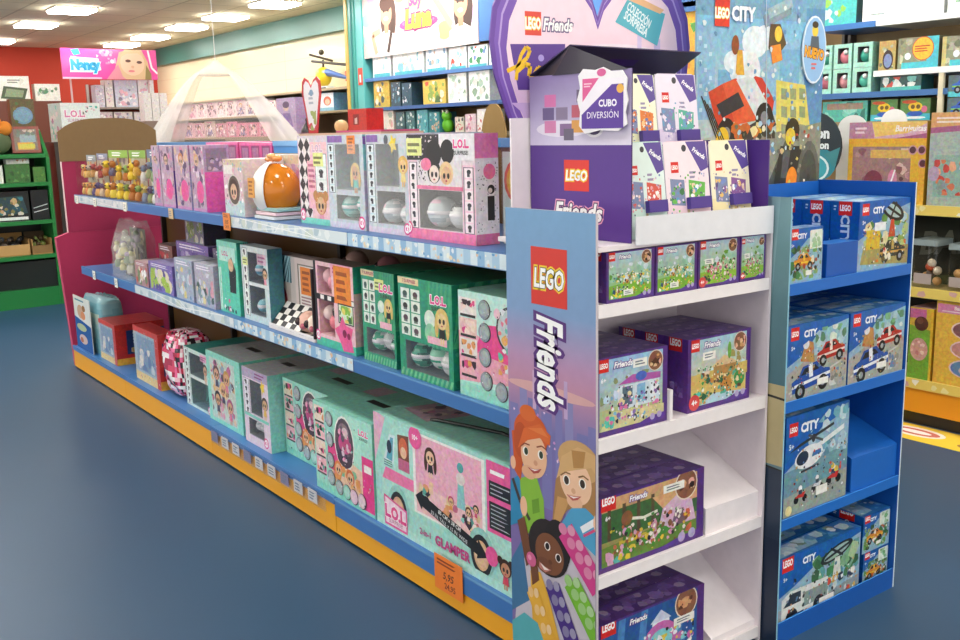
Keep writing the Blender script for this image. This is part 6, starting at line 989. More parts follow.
m = M('paint'); m.box(-.01, .002, .0, .01, .02, zb_+.05, '#3a4a50'); m.box(-.12, -.05, 0, .12, .06, .012, '#3a4a50'); m.build('stand', r)
# dark board and bins on the middle yellow shelf
m = M('matte'); m.box(4.75, 1.9, .6956, 4.76, 3.3, 1.06, '#2a2c22'); A = Art(m, (4.75, 3.3, .6956), (0, -1.4, 0), (0, 0, .36)); A.P([(.3, .0), (1, .4), (1, 0)], '#3f4a2a'); A.txt('BARRIO', .62, .62, .3, '#5c5e50', bold=.03, sh=.3, rot=.1, wmax=.5); m.build('dark_board', None, 'dark printed board at the back of the middle yellow shelf', 'board', None)
for i, (a, b, c) in enumerate(((909, 936, '#c85a3a'), (944, 975, '#a87a5a'))):
    X = YX+.02; yl, yr = Yat(a, X, .75), Yat(b, X, .75); h = Zat(240+i*5, X, (yl+yr)/2)-.6956; w = yl-yr-.01; r = empty('toy_bin', f'clear lidded tub of small toys on the middle yellow shelf, {["left","right"][i]} one', 'toy tub', 'clear toy tubs', (X, (yl+yr)/2, .6962), -PI/2)
    m = M('plastic'); m.rbox(-w/2, .0, h*.88, w/2, .16, h, .02, '#9aa8a8'); m.build('lid', r); m = M('clear'); m.rbox(-w/2+.004, .004, 0, w/2-.004, .156, h*.875, .02, '#dfe8e8'); m.build('tub', r)
    rg = random.Random(i)
    for k in range(6): m = M('plastic'); m.ball((rg.uniform(-w*.3, w*.3), rg.uniform(.05, .1), .026+k*.018), .022, rg.choice([c, '#d8c8b0', '#6a5a50', '#c89a60']), nu=9, nv=6); m.build('small_toy', r)
    m = M('card'); m.box(-w/2+.02, -.0005, .02, w/2-.02, .001, h*.3, '#b8a8a0'); m.build('tub_label', r)
def fball(A): A.rect(0, 0, 1, 1, '#d8b040'); A.P([(0, 0), (.9, 0), (.9, .7), (0, .75)], '#7aa83a'); A.rect(0, .85, .7, .98, '#c86a98'); A.circ(.5, .78, .3, '#5a3428'); A.circ(.44, .82, .14, '#7a4a38'); A.ell(.45, .42, .38, .16, '#d8a090'); A.blobs(10, (.1, .3, .8, .55), ['#e8b8a8', '#c8887a', '#f0d0c0'], .05, .1, 230); A.rect(.9, 0, 1, 1, '#e8b838')
YB('toy_carton_yellow', 'yellow and green carton with a brown ball picture on the lowest yellow shelf', 'toy box', 'cartons on the lowest yellow shelf', 906.5, 931, 308, .2386, .2, base='#d8b040', side='#c89a30', top='#b88a98', front=fball)
def fphot(A):
    A.rect(0, 0, 1, 1, '#e8b84a'); A.rect(.02, .86, .98, .97, '#d884a8'); A.txt('Barriguitas', .5, .93, .04, '#f4ece8', bold=.03, wmax=.8); A.bars((.1, .87, .9, .9), 1, '#f0d0d8')
    for k in range(3): A.ell(.62, .68-k*.23, .34, .115, '#e8c8c8'); A.ell(.62, .68-k*.23, .31, .1, ['#8a5a5a', '#c88a80', '#6a88b0'][k]); A.ell(.6, .66-k*.23, .14, .06, ['#e8c0a8', '#e0a890', '#d8b8a0'][k]); A.ell(.75, .7-k*.23, .1, .05, ['#3a2a3a', '#8a4a4a', '#e8c070'][k])
YB('toy_carton_yellow', 'yellow carton with three round doll photos on the lowest yellow shelf', 'toy box', 'cartons on the lowest yellow shelf', 932, 990, 304, .2386, .2, base='#e8b84a', side='#d8a43a', top='#c898a8', front=fphot)
m = M('matte'); m.box(4.34, 1.7, .0005, 4.58, 3.4, .002, '#ecc93a'); A = Art(m, (4.34, 3.4, .002), (0, -1.7, 0), (.24, 0, 0), 'matte'); A.ell(.52, .55, .09, .3, '#f0e4d8'); A.ell(.52, .55, .075, .2, '#c86a5a'); A.ell(.52, .55, .05, .1, '#f4ece8'); A.ell(.76, .35, .1, .22, '#a8703a'); A.rect(.72, .05, .74, .2, '#8a5a30'); A.rect(.79, .05, .81, .2, '#8a5a30')
m.build('floor_sticker', None, 'yellow printed floor sticker with a red and white oval in front of the yellow shelving', 'floor sticker', None)
# ================================================================== DOLL WALL UNDER THE CREAM PANELS
rd = empty('doll_shelving', 'long doll shelving along the wall below the cream panels', 'shelving', None, (WX-.012, 11.5, 0))
for z in (1.96, 1.735, 1.49):
    m = M('paint'); m.box(4.93, 8.78, z-.022, WX-.01, 15.2, z, '#b9a888' if z > 1.9 else '#a89878', f='#8f8068'); o = m.build('shelf', rd); o.location = (-(WX-.012), -11.5, 0)
m = M('matte'); m.box(WX-.01, 8.78, .0, WX-.003, 15.2, 1.95, '#7a6650'); o = m.build('back_panel', rd); o.location = (-(WX-.012), -11.5, 0)
m = M('paint'); m.box(4.93, 8.78, 0, WX-.012, 15.2, .2, '#a89878'); o = m.build('base', rd); o.location = (-(WX-.012), -11.5, 0)
def fdl(bg, hair, dress, seed):
    def f(A): A.rect(0, 0, 1, 1, bg); A.rect(.12, .08, .88, .86, mix(bg, '#c8a8b0', .35)); A.ell(.5, .66, .2, .13, hair); A.ell(.5, .63, .13, .09, '#e8c0a8'); A.P([(.38, .52), (.62, .52), (.8, .12), (.2, .12)], dress); A.bars((.2, .88, .8, .97), 1, '#d86a9a', seed); A.blobs(26, (.06, .05, .94, .9), ['#4a3a44', '#f4ecec', '#8a6a7a', '#d8b8c0', '#b08a98'], .03, .08, seed+300)
    return f
OT = ['first', 'second', 'third', 'fourth', 'fifth', 'sixth', 'seventh', 'eighth', 'ninth', 'tenth', 'eleventh', 'twelfth', 'thirteenth', 'fourteenth']
rg = random.Random(77)
PK = ['#f0dede', '#ecd4d8', '#f2e6e0', '#e8c8d0', '#f4ecea']; HR = ['#5a3a2a', '#c8985a', '#2a2024', '#8a4a30', '#e0c080']; DR = ['#d88aa8', '#e8c0cc', '#a86a8a', '#c84a7a', '#f0e0e4', '#8a7aa8']
e1 = [168, 177, 187, 197, 207, 217, 226, 236, 246, 256, 266, 276, 287, 299]
for i, (a, b) in enumerate(zip(e1, e1[1:])):
    bg = rg.choice(PK); W('doll_box', f'pale pink doll box on the upper doll shelf, {OT[i]} from the left', 'doll box', 'doll boxes on the upper doll shelf', a, b, 99+rg.uniform(-1, 2), 1.7356, .12, X=4.95, hm=.196, base=bg, side=mix(bg, '#a88', .2), top=bg, front=fdl(bg, rg.choice(HR), rg.choice(DR), i))
e2 = [163, 174, 184, 194, 205, 216, 227, 238, 248, 259, 270]
for i, (a, b) in enumerate(zip(e2, e2[1:])):
    bg = rg.choice(['#cbb6a6', '#dcb0b8', '#c88a98', '#d4c6ba', '#d8889c', '#b8a090']) if i < 6 else ['#d8809a', '#dc88a0', '#d07a94', '#d890a4'][i-6]
    W('doll_box', f'rose doll box on the lower doll shelf, {OT[i]} from the left', 'doll box', 'doll boxes on the lower doll shelf', a, b, 122+rg.uniform(-1, 2), 1.4906, .12, X=4.95, hm=.218, base=bg, side=mix(bg, '#844', .2), top=bg, front=fdl(bg, rg.choice(HR), rg.choice(DR), i+20))
W('doll_box', 'tall lilac doll box with a grey gown picture beside the red rimmed heart sign', 'doll box', None, 278, 297, 98, 1.4906, .14, X=4.78, base='#c0aecb', side='#a890b8', top='#d0c4d8', front=lambda A: (A.rect(0, 0, 1, 1, '#bba9c8'), A.P([(.3, .6), (.7, .6), (.9, .05), (.1, .05)], '#8f7ab0'), A.ell(.5, .75, .14, .1, '#e0c0b0'), A.ell(.5, .82, .18, .09, '#6a5a78'), A.blobs(14, (.05, .1, .95, .95), ['#d4c6de', '#9a88b4', '#a8a0c0'], .04, .1, 3)))
# little shelf step in front carries the lilac box
m = M('paint'); m.box(4.72, 9.2, 0, 4.925, 11.5, 1.49, '#9a8a70'); m.build('low_counter', None, 'narrow tan counter under the doll shelving carrying the lilac doll box', 'counter', None)
for i, (a, b) in enumerate(((304, 317), (320, 334))):
    W('doll_box', f'white and blue baby doll box under the ledge, {["left one behind the heart sign","right one"][i]}', 'doll box', 'blue baby doll boxes', a, b, 93, 1.7356, .2, X=4.95, hm=.196, base='#e4eaf0', side='#78aad0', top='#c8d8e8', front=lambda A: (A.rect(0, 0, 1, 1, '#e6ecf2'), A.ell(.55, .55, .28, .26, '#d86a4a'), A.ell(.55, .5, .18, .17, '#f0c4a8'), A.rect(0, 0, 1, .18, '#8fc0d8')))
# toy helicopter on the ledge
yy = Yat(322, 5.0, 2.05); r = empty('toy_helicopter', 'yellow and blue toy helicopter with dark rotor on the ledge by the cream panels', 'toy', None, (5.05, yy, 1.961), -PI/2)
m = M('plastic'); m.ball((-.06, 0, .13), .1, '#e8c62a', sq=(1.2, .8, 1)); m.box(-.12, -.05, 0, .08, .05, .03, '#e8eef0'); m.build('cabin', r)
m = M('plastic'); m.tube([(.02, 0, .17), (.3, 0, .12), (.46, 0, .09)], [.04, .025, .015], '#4a6aa8'); m.box(.42, -.005, .06, .48, .005, .16, '#c8403a'); m.build('tail_boom', r)
m = M('plastic'); m.tube([(-.05, 0, .22), (-.05, 0, .3)], .012, '#3a3430'); m.tube([(-.26, -.02, .3), (.42, .03, .22)], .014, '#3a3634'); m.tube([(-.16, -.1, .36), (-.02, .1, .29)], .012, '#4a3f38'); m.ball((-.08, 0, .38), .03, '#4a4030'); m.build('rotor', r)
m = M('plastic'); m.tube([(-.14, -.07, .01), (.1, -.07, .01)], .008, '#555'); m.tube([(-.14, .07, .01), (.1, .07, .01)], .008, '#555'); m.build('skids', r)
# ------------------------------------------------------------------ pink topped counter in the aisle behind
KX = 4.1; yl, yr = Yat(283, KX, 1.5), Yat(381, KX, 1.5); kz = Zat(133, KX, (yl+yr)/2)
rk = empty('display_counter', 'aisle counter with a thin pink top behind the gondola', 'counter', None, (KX+.2, (yl+yr)/2, 0))
m = M('paint'); m.box(-.18, -(yl-yr)/2+.02, 0, .18, (yl-yr)/2-.02, kz-.021, '#a89878'); m.build('body', rk); m = M('paint'); m.box(-.2, -(yl-yr)/2, kz-.02, .2, (yl-yr)/2, kz, '#d8b8a0'); m.build('counter_top', rk)
yl2, yr2 = Yat(336, KX, kz), Yat(381, KX, kz); m = M('plastic'); m.box(KX+.0, yr2, kz+.001, KX+.36, yl2, kz+.016, '#d85a88'); m.build('pink_tray', None, 'flat pink tray under the red cube box on the aisle counter', 'tray', None)
y1_, y2_ = Yat(349, KX+.03, kz+.05), Yat(375, KX+.03, kz+.05); h = Zat(108.5, KX+.03, (y1_+y2_)/2)-kz-.017
carton('red_cube_box', 'red cube shaped box with a small pale figure on the pink tray', 'box', None, (KX+.03, (y1_+y2_)/2+.07, kz+.0165), -PI/2, (y1_-y2_)*.72, .16, h, base='#c4342c', side='#b02c28', top='#d0483c', front=lambda A: (A.rect(.28, .25, .6, .75, '#8a2020'), A.P([(.36, .3), (.5, .3), (.5, .6), (.36, .55)], '#d8b8b0')))
# heart shaped sign with red rim
yc = Yat(311, KX, 1.7); w = (Yat(301, KX, 1.7)-Yat(320, KX, 1.7)); zt_ = Zat(77, KX, yc); zb_ = kz+.001
r = empty('heart_sign', 'white heart topped sign with a red rim standing on the aisle counter', 'sign', None, (KX+.01, yc, kz+.001), -PI/2); H_ = zt_-zb_
ol = [(0, 0), (.22, 0), (.34, .35), (.5, .72), (.47, .92), (.33, 1), (.14, .95), (0, .84), (-.14, .95), (-.33, 1), (-.47, .92), (-.5, .72), (-.34, .35), (-.22, 0)]
m = M('card'); m.slab([(a*w, b*H_) for a, b in ol], 0, .008, '#c03038'); A = Art(m, (-w/2, 0, 0), (w, 0, 0), (0, 0, H_)); A.P([(.5+a*.8, .06+b*.88) for a, b in ol], '#e6e4ea'); A.bars((.35, .5, .65, .75), 3, '#a8b0c0'); A.ell(.5, .72, .1, .06, '#7a9ab8'); A.blobs(8, (.3, .05, .7, .4), ['#c8485a', '#e8d0a0', '#e8e8e8', '#9aa860'], .06, .12, 2); m.build('sign_board', r)
yc = Yat(302, KX-.0, kz); r = empty('bell_ornament', 'small black bell shaped ornament on the aisle counter left of the heart sign', 'ornament', None, (KX+.06, yc, kz+.001))
m = M('plastic'); m.lathe([(.065, 0), (.06, .03), (.035, .07), (.015, .1), (.02, .12), (.003, .15)], '#2a2428', n=14); m.build('bell_body', r); m = M('plastic'); m.lathe([(.07, -.0), (.07, .008)], '#7a4a5a', n=14); m.build('rim', r)
yc = Yat(334, KX, kz+.03); m = M('plastic'); m.ball((0, 0, .05), .05, '#4a70a8', sq=(1.3, .8, 1)); m.build('blue_pouch', None, 'small rounded blue pouch left of the red cube box', 'pouch', None, (KX+.25, yc, kz+.017-.016), 0)
yc = Yat(325, KX, kz+.03); m = M('plastic'); m.ball((0, 0, .055), .055, '#c8a878', sq=(1.2, .8, 1)); m.build('tan_pouch', None, 'rounded tan pouch beside the heart sign on the aisle counter', 'pouch', None, (KX+.16, yc, kz+.001), 0)
# brown card dome on the rear shelf of the gondola
X = 2.5; yl, yr = Yat(481, X, 1.5), Yat(506, X, 1.5); w = yl-yr; zt_ = Zat(104, X, (yl+yr)/2); n = 12
m = M('brown'); m.slab([(-w/2, 0), (w/2, 0)]+[(w/2-w*k/n, (zt_-TZ)-.12*abs(2*k/n-1)**3) for k in range(n+1)], 0, .006, '#a5844f'); m.build('card_dome', None, 'bare brown cardboard dome left of the purple heart', 'card', None, (X, (yl+yr)/2, TZ+.001), -PI/2)
# ------------------------------------------------------------------ white tulle canopy
TY = 7.9; ax, az = onY(215, 60, TY); _, rz = onY(215, 73, TY); lx, lz = onY(157, 140, TY); rx, _z = onY(290, 138, TY); rad = (rx-lx)/2; cx = (rx+lx)/2
r = empty('tulle_canopy', 'white tulle play canopy with open drapes hanging behind the clear figure packs', 'canopy', None, (ax, TY, rz))
m = M('tulle'); m.lathe([(.17, -.02), (.165, 0), (.09, .04), (.01, az-rz)], '#f6f0ec', n=18, c=(0, 0, 0)); m.build('crown', r)
m = M('paint'); m.tube([(0, 0, az-rz-.01), (0, 0, CEIL-rz-.002)], .003, '#ddd'); m.build('hanging_cord', r)
for s, a0, a1, nm in ((0, 165, 262, 'l'), (1, 285, 372, 'r')):
    V = []; F = []; nu, nv = 22, 10; rg2 = random.Random(s)
    fo = -36.2
    for j in range(nv+1):
        t = j/nv; z = -t*.66; rr = .16+(rad*1.02-.16)*min(1.6, (-z/(rz-lz)))**(.8)
        for i in range(nu+1):
            a = math.radians((140+i/nu*95 if s == 0 else 315+i/nu*95)+fo); q = rr*(1+.06*math.sin(i*1.9+s)*(t+.3)); off = (cx-ax)*min(1.5, -z/(rz-lz))
            V.append((off+q*math.cos(a), q*math.sin(a), z))
    for j in range(nv):
        for i in range(nu): F.append((j*(nu+1)+i, j*(nu+1)+i+1, (j+1)*(nu+1)+i+1, (j+1)*(nu+1)+i))
    m = M('tulle'); m.idx(V, F, '#f6f0ec'); m.build('drape', r)
m = M('veil'); m.lathe([(.16+(rad-.16)*k/6*1.35, -k*.12) for k in range(6)], '#f8f4f0', n=28, cap=False); m.build('veil', r)
# ================================================================== FAR LEFT: GREEN SHELVING, SIGN, RED WALL
GY = 9.7; gx0, gx1 = .5, 2.29; rgn = empty('green_shelving', 'dark green shelving with curved shelf fronts at the left edge', 'shelving', None, (1.4, GY, 0))
def ga(m, n): o = m.build(n, rgn); o.location = (-1.4, -GY, 0); return o
m = M('paint'); m.slab([(gx0, 0), (gx1, 0), (gx1, 1.62), (gx0, 1.62)], GY+.46, GY+.48, '#14241c'); ga(m, 'back_panel')
m = M('paint'); m.idx([(gx1-.03, GY, 0), (gx1-.03, GY+.455, 0), (gx1-.03, GY+.455, 1.62), (gx1-.03, GY+.25, 1.6), (gx1-.03, GY, 1.35), (gx1, GY, 0), (gx1, GY+.455, 0), (gx1, GY+.455, 1.62), (gx1, GY+.25, 1.6), (gx1, GY, 1.35)], [(0, 4, 3, 2, 1), (5, 6, 7, 8, 9), (0, 5, 9, 4), (4, 9, 8, 3), (3, 8, 7, 2)], '#1c7a38', smooth=False); ga(m, 'side_panel')
for k, z in enumerate((1.387, 1.133, .79, .476)):
    m = M('paint'); n = 10; pts = [(gx0+(gx1-.031-gx0)*i/n, GY-.05*math.sin(PI*i/n)) for i in range(n+1)]+[(gx1-.031, GY+.455), (gx0, GY+.455)]; m.prism(pts, z-.035, z, '#1f7a3a'); ga(m, 'shelf')
m = M('paint'); n = 10; m.prism([(gx0+(gx1-.031-gx0)*i/n, GY-.05*math.sin(PI*i/n)) for i in range(n+1)]+[(gx1-.031, GY+.455), (gx0, GY+.455)], .0, .17, '#1d7a3c'); ga(m, 'base')
m = M('paint'); m.box(gx0, GY+.02, .171, gx1-.031, GY+.03, .42, '#101c18'); ga(m, 'dark_panel')
def GS(name, label, cat, group, pxl, pxr, pyt, z, d, Y=GY+.03, rotx=0, **k):
    xa, xb = Xat(pxl, Y, z+.05), min(Xat(pxr, Y, z+.05), gx1-.036); h = Zat(pyt, (xa+xb)/2, Y)-z
    return carton(name, label, cat, group, ((xa+xb)/2, Y, z+(.009 if rotx else .0006)), (rotx, 0, 0) if rotx else 0, xb-xa-.01, d, h, **k)
GS('picture_box', 'brown toy box with a blue cloud panel on the top green shelf', 'toy box', 'boxes on the green shelving', 14, 46, 99, 1.387, .12, Y=GY+.2, base='#6a5a34', side='#4a3e24', front=lambda A: (A.rect(0, 0, 1, 1, '#63552f'), A.ell(.5, .7, .42, .16, '#6f94b0'), A.blobs(12, (.05, .1, .95, .95), ['#4f6a3a', '#7a6a3c', '#5a4a2a'], .05, .1, 1), A.ell(.5, .7, .36, .12, '#7aa0b8')))
GS('picture_box', 'flat red framed rainbow picture box leaning on the top green shelf', 'toy box', 'boxes on the green shelving', 12, 48, 127, 1.387, .04, Y=GY+.08, rotx=-.18, base='#8a3a2a', side='#5a2a20', front=lambda A: (A.rect(.1, .1, .9, .9, '#7a6a60'), A.rect(.2, .12, .75, .4, '#d8a030'), A.rect(.25, .16, .8, .34, '#c8c040'), A.rect(.3, .4, .85, .7, '#8aa0a8'), A.blobs(8, (.15, .6, .85, .88), ['#a89080', '#c8b0a0', '#6a7a6a'], .05, .1, 2)))
xa = Xat(0, GY+.1, 1.45); r = empty('plush_toy', 'fluffy orange plush toy on the top green shelf at the photo edge', 'plush toy', None, (xa, GY+.1, 1.388))
m = M('matte'); m.ball((-.02, 0, .106), .11, '#5a6a4a', sq=(1.1, .8, .95), nu=12, nv=8); m.build('body', r)
rg = random.Random(4)
for k in range(7): m = M('matte'); m.ball((rg.uniform(-.08, .08), rg.uniform(-.04, .04), .22+rg.uniform(-.02, .07)), rg.uniform(.05, .075), rg.choice(['#e0932c', '#e8a43c', '#d8842a', '#f0b450']), nu=10, nv=7); m.build('fluffy_tuft', r)
GS('green_box', 'dull green toy box with a white card on top, second green shelf', 'toy box', 'boxes on the green shelving', 5, 31, 164, 1.133, .2, base='#3a6a34', side='#2a4a28', top='#8aa880', front=busy('#3f6e38', ['#2f5a2c', '#5a8a4a', '#3a5a34'], 3, 8))
xa, xb = Xat(6, GY+.06, 1.28), Xat(30, GY+.06, 1.28); z = Zat(164, (xa+xb)/2, GY+.03); carton('flat_card_box', 'flat white printed box lying on the dull green toy box', 'toy box', 'boxes on the green shelving', ((xa+xb)/2, GY+.06, z+.001), 0, xb-xa-.01, .12, .042, base='#e0e4dc', side='#c8ccc4', front=lambda A: A.blobs(8, (.1, .1, .9, .9), ['#7a9a6a', '#c88a6a', '#f0f0ea'], .05, .1, 2))
GS('green_box', 'olive green toy box at the right end of the second green shelf', 'toy box', 'boxes on the green shelving', 33, 59, 167, 1.133, .2, base='#4f8038', side='#2f5a2c', top='#6a9a50', front=busy('#4f7f3a', ['#6a9a48', '#3a6a30'], 4, 8))
GS('green_box', 'pale box cut by the left edge on the second green shelf', 'toy box', 'boxes on the green shelving', -14, 4, 166, 1.133, .2, base='#dfe2d8', side='#8a9a80')
GS('dinosaur_box', 'black box with a colourful animal scene on the third green shelf', 'toy box', 'boxes on the green shelving', -12, 31, 192, .79, .25, base='#141c1c', side='#101616', front=lambda A: (A.P([(.05, .2), (.95, .25), (.85, .85), (.1, .8)], '#2f4a50'), A.blobs(26, (.08, .2, .92, .8), ['#3a7a8a', '#8a7a4a', '#c8a878', '#2a5a6a', '#d8d0c0', '#4a5a3a'], .04, .09, 7), A.rect(.05, .04, .95, .14, '#e8ecec')))
GS('dinosaur_box', 'black box with two slanted white text lines on the third green shelf', 'toy box', 'boxes on the green shelving', 32, 63, 190, .79, .25, base='#131a1c', side='#101616', front=lambda A: (A.line([(.1, .4), (.95, .52)], .05, '#c8d0d0'), A.line([(.1, .26), (.95, .36)], .05, '#d8dede')))
for i, (a, b) in enumerate(((-12, 31), (32, 62))):
    xa, xb = Xat(a, GY+.03, .52), min(Xat(b, GY+.03, .52), gx1-.04); w = xb-xa-.01; r = empty('toy_tray', f'open cardboard tray of {["dark","green and tan"][i]} toy animals on the fourth green shelf', 'tray', 'cardboard trays', ((xa+xb)/2, GY+.03, .4766))
    m = M('brown'); m.box(-w/2, 0, 0, w/2, .3, .01, '#a8804c'); m.box(-w/2, 0, .01, w/2, .008, .1-.02*i, '#c09860' if i == 0 else '#8a6a40'); m.box(-w/2, .292, .01, w/2, .3, .19, '#b08a52' if i == 0 else '#5a4a34'); m.box(-w/2, .0085, .01, -w/2+.008, .2915, .14, '#b8905a'); m.box(w/2-.008, .0085, .01, w/2, .2915, .14, '#a8824c'); m.build('tray_box', r)
    rg = random.Random(i+9)
    for k in range(6):
        x = -w/2+.12+(w-.24)*k/5; c = rg.choice([['#2a2a2c', '#4a4038', '#5a6a7a'], ['#6a8a3a', '#5a4a34', '#8a9a50']][i]); f_ = min(1, w/.4); x = -w*.3+w*.6*k/5; yk = .1+.12*(k % 2); m = M('plastic'); m.ball((x, yk, .085), .05*f_, c, sq=(1.1, .7, .9), nu=10, nv=7); m.ball((x+.05*f_, yk-.02, .14), .028*f_, c, nu=8, nv=6); m.tube([(x-.05*f_, yk, .08), (x-.09*f_, yk+.01, .12)], [.02*f_, .006], c, n=6); m.build('toy_animal', r)
# white carton behind the brown dome, on a dark cabinet
xa, xb = Xat(56, 9.95, 1.6), Xat(97, 9.95, 1.6); zc = Zat(142, xa, 9.95); m = M('paint'); m.box(-.29, 0, 0, .29, .4, zc, '#3a3430'); m.build('dark_cabinet', None, 'dark cabinet behind the crimson display carrying the white doll carton', 'cabinet', None, ((xa+xb)/2+.07, 9.93, 0))
def fwh(A): A.rect(0, 0, 1, 1, '#e4ebe8'); A.P([(.3, 0), (1, 0), (1, .55), (.5, .5)], '#a8dcd0'); A.txt('L.O.L.', .35, .72, .16, '#e08ab0', bold=.05, out=.1, outc='#fff', wmax=.5); A.txt('SURPRISE!', .38, .55, .08, '#b86a90', wmax=.45); A.blobs(12, (.55, .6, .95, .92), ['#e8a8b8', '#58b8a8', '#d8c0c0', '#4a5a60'], .02, .05, 3)
def lwh(A): A.rect(0, 0, 1, 1, '#c8d8d2'); A.blobs(24, (.05, .05, .95, .95), ['#d8a0b0', '#6ac0b0', '#e8e0dc', '#b87a9a', '#8ad0c4'], .06, .12, 4)
carton('doll_carton', 'big white and mint doll carton behind the bare brown dome', 'toy box', None, ((xa+xb)/2+.05, 9.95, zc+.0006), .12, xb-xa, .3, Zat(103, xa, 9.95)-zc, base='#e4ebe8', side='#c8d8d2', top='#dfe6e4', front=fwh, left=lwh)
# unit with doll boxes below the pink sign
SY = 11.0; sx0, sx1 = Xat(95, SY, 1.9), Xat(157, SY, 1.9); rs = empty('doll_rack', 'rack of pale doll boxes standing under the pink doll sign', 'shelving', None, ((sx0+sx1)/2, SY, 0)); W_ = sx1-sx0
shz = [Zat(107, (sx0+sx1)/2, SY), Zat(127, (sx0+sx1)/2, SY)]
m = M('paint'); m.box(-W_/2, .3, 0, W_/2, .32, 2.08, '#8a2f24'); m.build('back_panel', rs)
for z in shz: m = M('paint'); m.box(-W_/2, 0, z-.02, W_/2, .299, z, '#8f8078'); m.build('shelf', rs)
m = M('paint'); m.box(-W_/2, 0, 0, W_/2, .299, .15, '#8f8078'); m.build('base', rs)
for s in (-1, 1): m = M('paint'); m.box(s*(W_/2-.012)-.01, .27, .151, s*(W_/2-.012)+.01, .298, 2.08, '#b8b0a8'); m.build('upright', rs)
def SB(a, b, t, z, lb, bg, seed, d=.15, Y=SY+.02): 
    xa, xb = Xat(a, Y, z+.1), Xat(b, Y, z+.1); h = Zat(t, (xa+xb)/2, Y)-z
    carton('doll_box', lb, 'doll box', 'doll boxes on the rack', ((xa+xb)/2, Y, z+.0006), 0, xb-xa-.008, d, h, base=bg, side=mix(bg, '#866', .2), top=bg, front=busy(bg, ['#e8dce0', '#b8a0b0', '#e0a8b8', '#f4eeee', '#8a7a90', '#c8c4d8'], seed, 26))
SB(95.5, 105, 85, shz[0], 'lilac doll box, leftmost on the upper shelf of the rack', '#c8bcc8', 1); SB(105.5, 114, 80, shz[0], 'cream doll box, second from the left on the upper shelf of the rack', '#dcd0cc', 2); SB(115, 138, 80, shz[0], 'wide lilac grey doll box with a window on the upper shelf of the rack', '#c6c4d4', 3); SB(138.5, 155, 80, shz[0], 'white doll box with black spots on the upper shelf of the rack', '#e4e0e0', 4)
SB(97, 113, 112, shz[1], 'pinkish doll box, leftmost on the lower shelf of the rack', '#dcc8cc', 5); SB(114, 133, 112, shz[1], 'cream doll box, middle of the lower shelf of the rack', '#e2d6d2', 6); SB(134, 152, 112, shz[1], 'pale doll box, rightmost on the lower shelf of the rack', '#d8ccd0', 7)
# pink sign on the two poles
nx0, nz0 = onY(63, 80, SY-.03); nx1, nz1 = onY(155.5, 48.5, SY-.03); nz0 = (onY(64, 80.5, SY-.03)[1]+onY(155, 78, SY-.03)[1])/2; w, h = nx1-nx0, nz1-nz0-.02
r = empty('shop_sign', 'pink header sign with blue lettering and a blonde doll face above the doll rack', 'sign', None, ((nx0+nx1)/2, SY-.03, 0))
m = M('card'); m.box(-w/2, 0, nz0, w/2, .02, nz0+h, '#e0408c'); A = Art(m, (-w/2, 0, nz0), (w, 0, 0), (0, 0, h), 'gloss')
A.rect(0, 0, 1, 1, '#e2489a'); A.rect(0, 0, .4, .06, '#f0b8d0'); A.blobs(14, (.36, .5, .56, .98), ['#f0a8c8', '#f6d4e2', '#e880b0'], .012, .03, 6); A.P([(.52, 0), (.55, .4), (.6, .9), (.7, 1), (.84, 1), (.9, .6), (.93, 0)], '#d8b48c'); A.P([(.45, 0), (.58, .5), (.62, .1), (.66, 0)], '#d88a98'); A.ell(.735, .55, .13, .42, '#eec4a6'); A.P([(.6, .72), (.66, 1), (.8, 1), (.88, .7), (.8, .88), (.68, .86)], '#dcbc90')
A.ell(.69, .62, .03, .05, '#5a3a30'); A.ell(.81, .58, .03, .05, '#5a3a30'); A.ell(.72, .28, .035, .04, '#d87a80'); A.ell(.735, .42, .018, .05, '#dca88a'); A.P([(.86, .0), (.88, .5), (.93, .2), (.93, 0)], '#8a7a4a'); A.rect(.93, .0, 1, 1, '#dc4c98'); A.line([(.91, 1), (.94, .4), (1, .2)], .02, '#f6e4ec')
A.P([(.08, .22), (.1, .75), (.16, .72), (.38, .68), (.4, .3), (.3, .22)], '#bfe6f2'); A.txt('Nancy', .24, .47, .3, '#2a9ccc', bold=.08, out=.14, outc='#bfe6f2', wmax=.28); A.P([(.1, .95), (.18, 1), (.2, .82), (.13, .76)], '#3aa4d0')
m.build('sign_panel', r)
for x, zz in ((-w/2+.08, 0), (w/2-.1, 0)): m = M('paint'); m.box(x-.009, .021, zz, x+.009, .029, nz0+h-.05, '#c8a8a8'); m.build('pole', r)
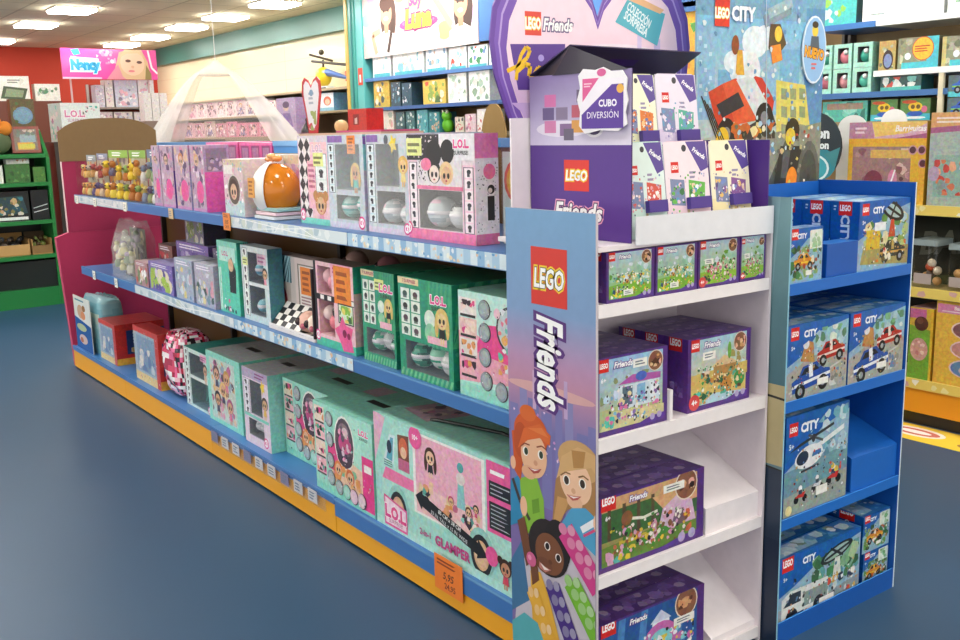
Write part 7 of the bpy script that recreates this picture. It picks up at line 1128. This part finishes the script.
# small row of boxes right of the rack
xs_ = [Xat(p, 10.2, 1.8) for p in (144, 152, 160, 168)]; zb_ = Zat(121, xs_[1], 10.2); m = M('paint'); m.box(-.01+xs_[0], 10.18, 0, xs_[3]+.01, 10.45, zb_, '#8a7468'); m.build('low_plinth', None, 'brown plinth carrying three white doll boxes left of the canopy', 'plinth', None)
for i in range(3): carton('doll_box', f'white doll box with faint pink print left of the canopy, {["left","middle","right"][i]} of three', 'doll box', 'white doll boxes by the canopy', ((xs_[i]+xs_[i+1])/2, 10.2, zb_+.0006), 0, xs_[i+1]-xs_[i]-.006, .15, Zat(93, xs_[1], 10.2)-zb_, base='#eee6e2', side='#d8ccc8', top='#f0eae6', front=busy('#ece4e0', ['#f4eeea', '#e8c8cc', '#dcd4d0'], 240+i, 12))
# white picture boxes against the red wall
RY = 13.2; xa, xb = Xat(-12, RY, 2), Xat(62, RY, 2); zr_ = Zat(101, xa+.3, RY); m = M('paint'); m.box(xa, RY, 0, xb, RY+.4, zr_, '#6a3a2c'); m.build('far_cabinet', None, 'tall brown cabinet in front of the red wall carrying white picture boxes', 'cabinet', None)
for i, (a, b, t, ex) in enumerate(((-10, 30, 76, lambda A: (A.P([(.25, .1), (.85, .05), (.95, .5), (.35, .6)], '#4a5a44'), A.P([(.35, .18), (.8, .14), (.86, .42), (.42, .5)], '#8a9a7a'), A.bars((.45, .7, .8, .88), 2, '#8a8a80'))), (35, 60, 84, lambda A: (A.ell(.35, .6, .2, .2, '#5a8a6a'), A.blobs(8, (.1, .15, .9, .8), ['#6a8a70', '#3a4a40', '#c8d0c8', '#a8b8a8'], .06, .12, 3))))):
    xa, xb = Xat(a, RY+.03, zr_+.1), Xat(b, RY+.03, zr_+.1); carton('picture_box', f'white toy box with a {["green vehicle","green plant"][i]} picture against the red wall', 'toy box', 'white boxes by the red wall', ((xa+xb)/2, RY+.03, zr_+.0006), 0, xb-xa, .15, Zat(t, (xa+xb)/2, RY+.03)-zr_, base='#e6e6de', side='#c8c4b8', top='#e0ddd4', front=busy('#e4e4dc', ['#ecece6', '#d8d8ce'], 250+i, 6, ex))
# ================================================================== LIGHT LEVEL
w = bpy.data.worlds.new('shop_air'); SC.world = w; w.use_nodes = True; w.node_tree.nodes['Background'].inputs['Color'].default_value = (1, .97, .92, 1); w.node_tree.nodes['Background'].inputs['Strength'].default_value = 1.05
vs = SC.view_settings; vs.view_transform = 'Standard'; vs.look = 'None'; vs.exposure = .3; vs.gamma = 1
SC.cycles.use_denoising = True; SC.cycles.max_bounces = 8; SC.cycles.transparent_max_bounces = 16; SC.cycles.sample_clamp_indirect = 4
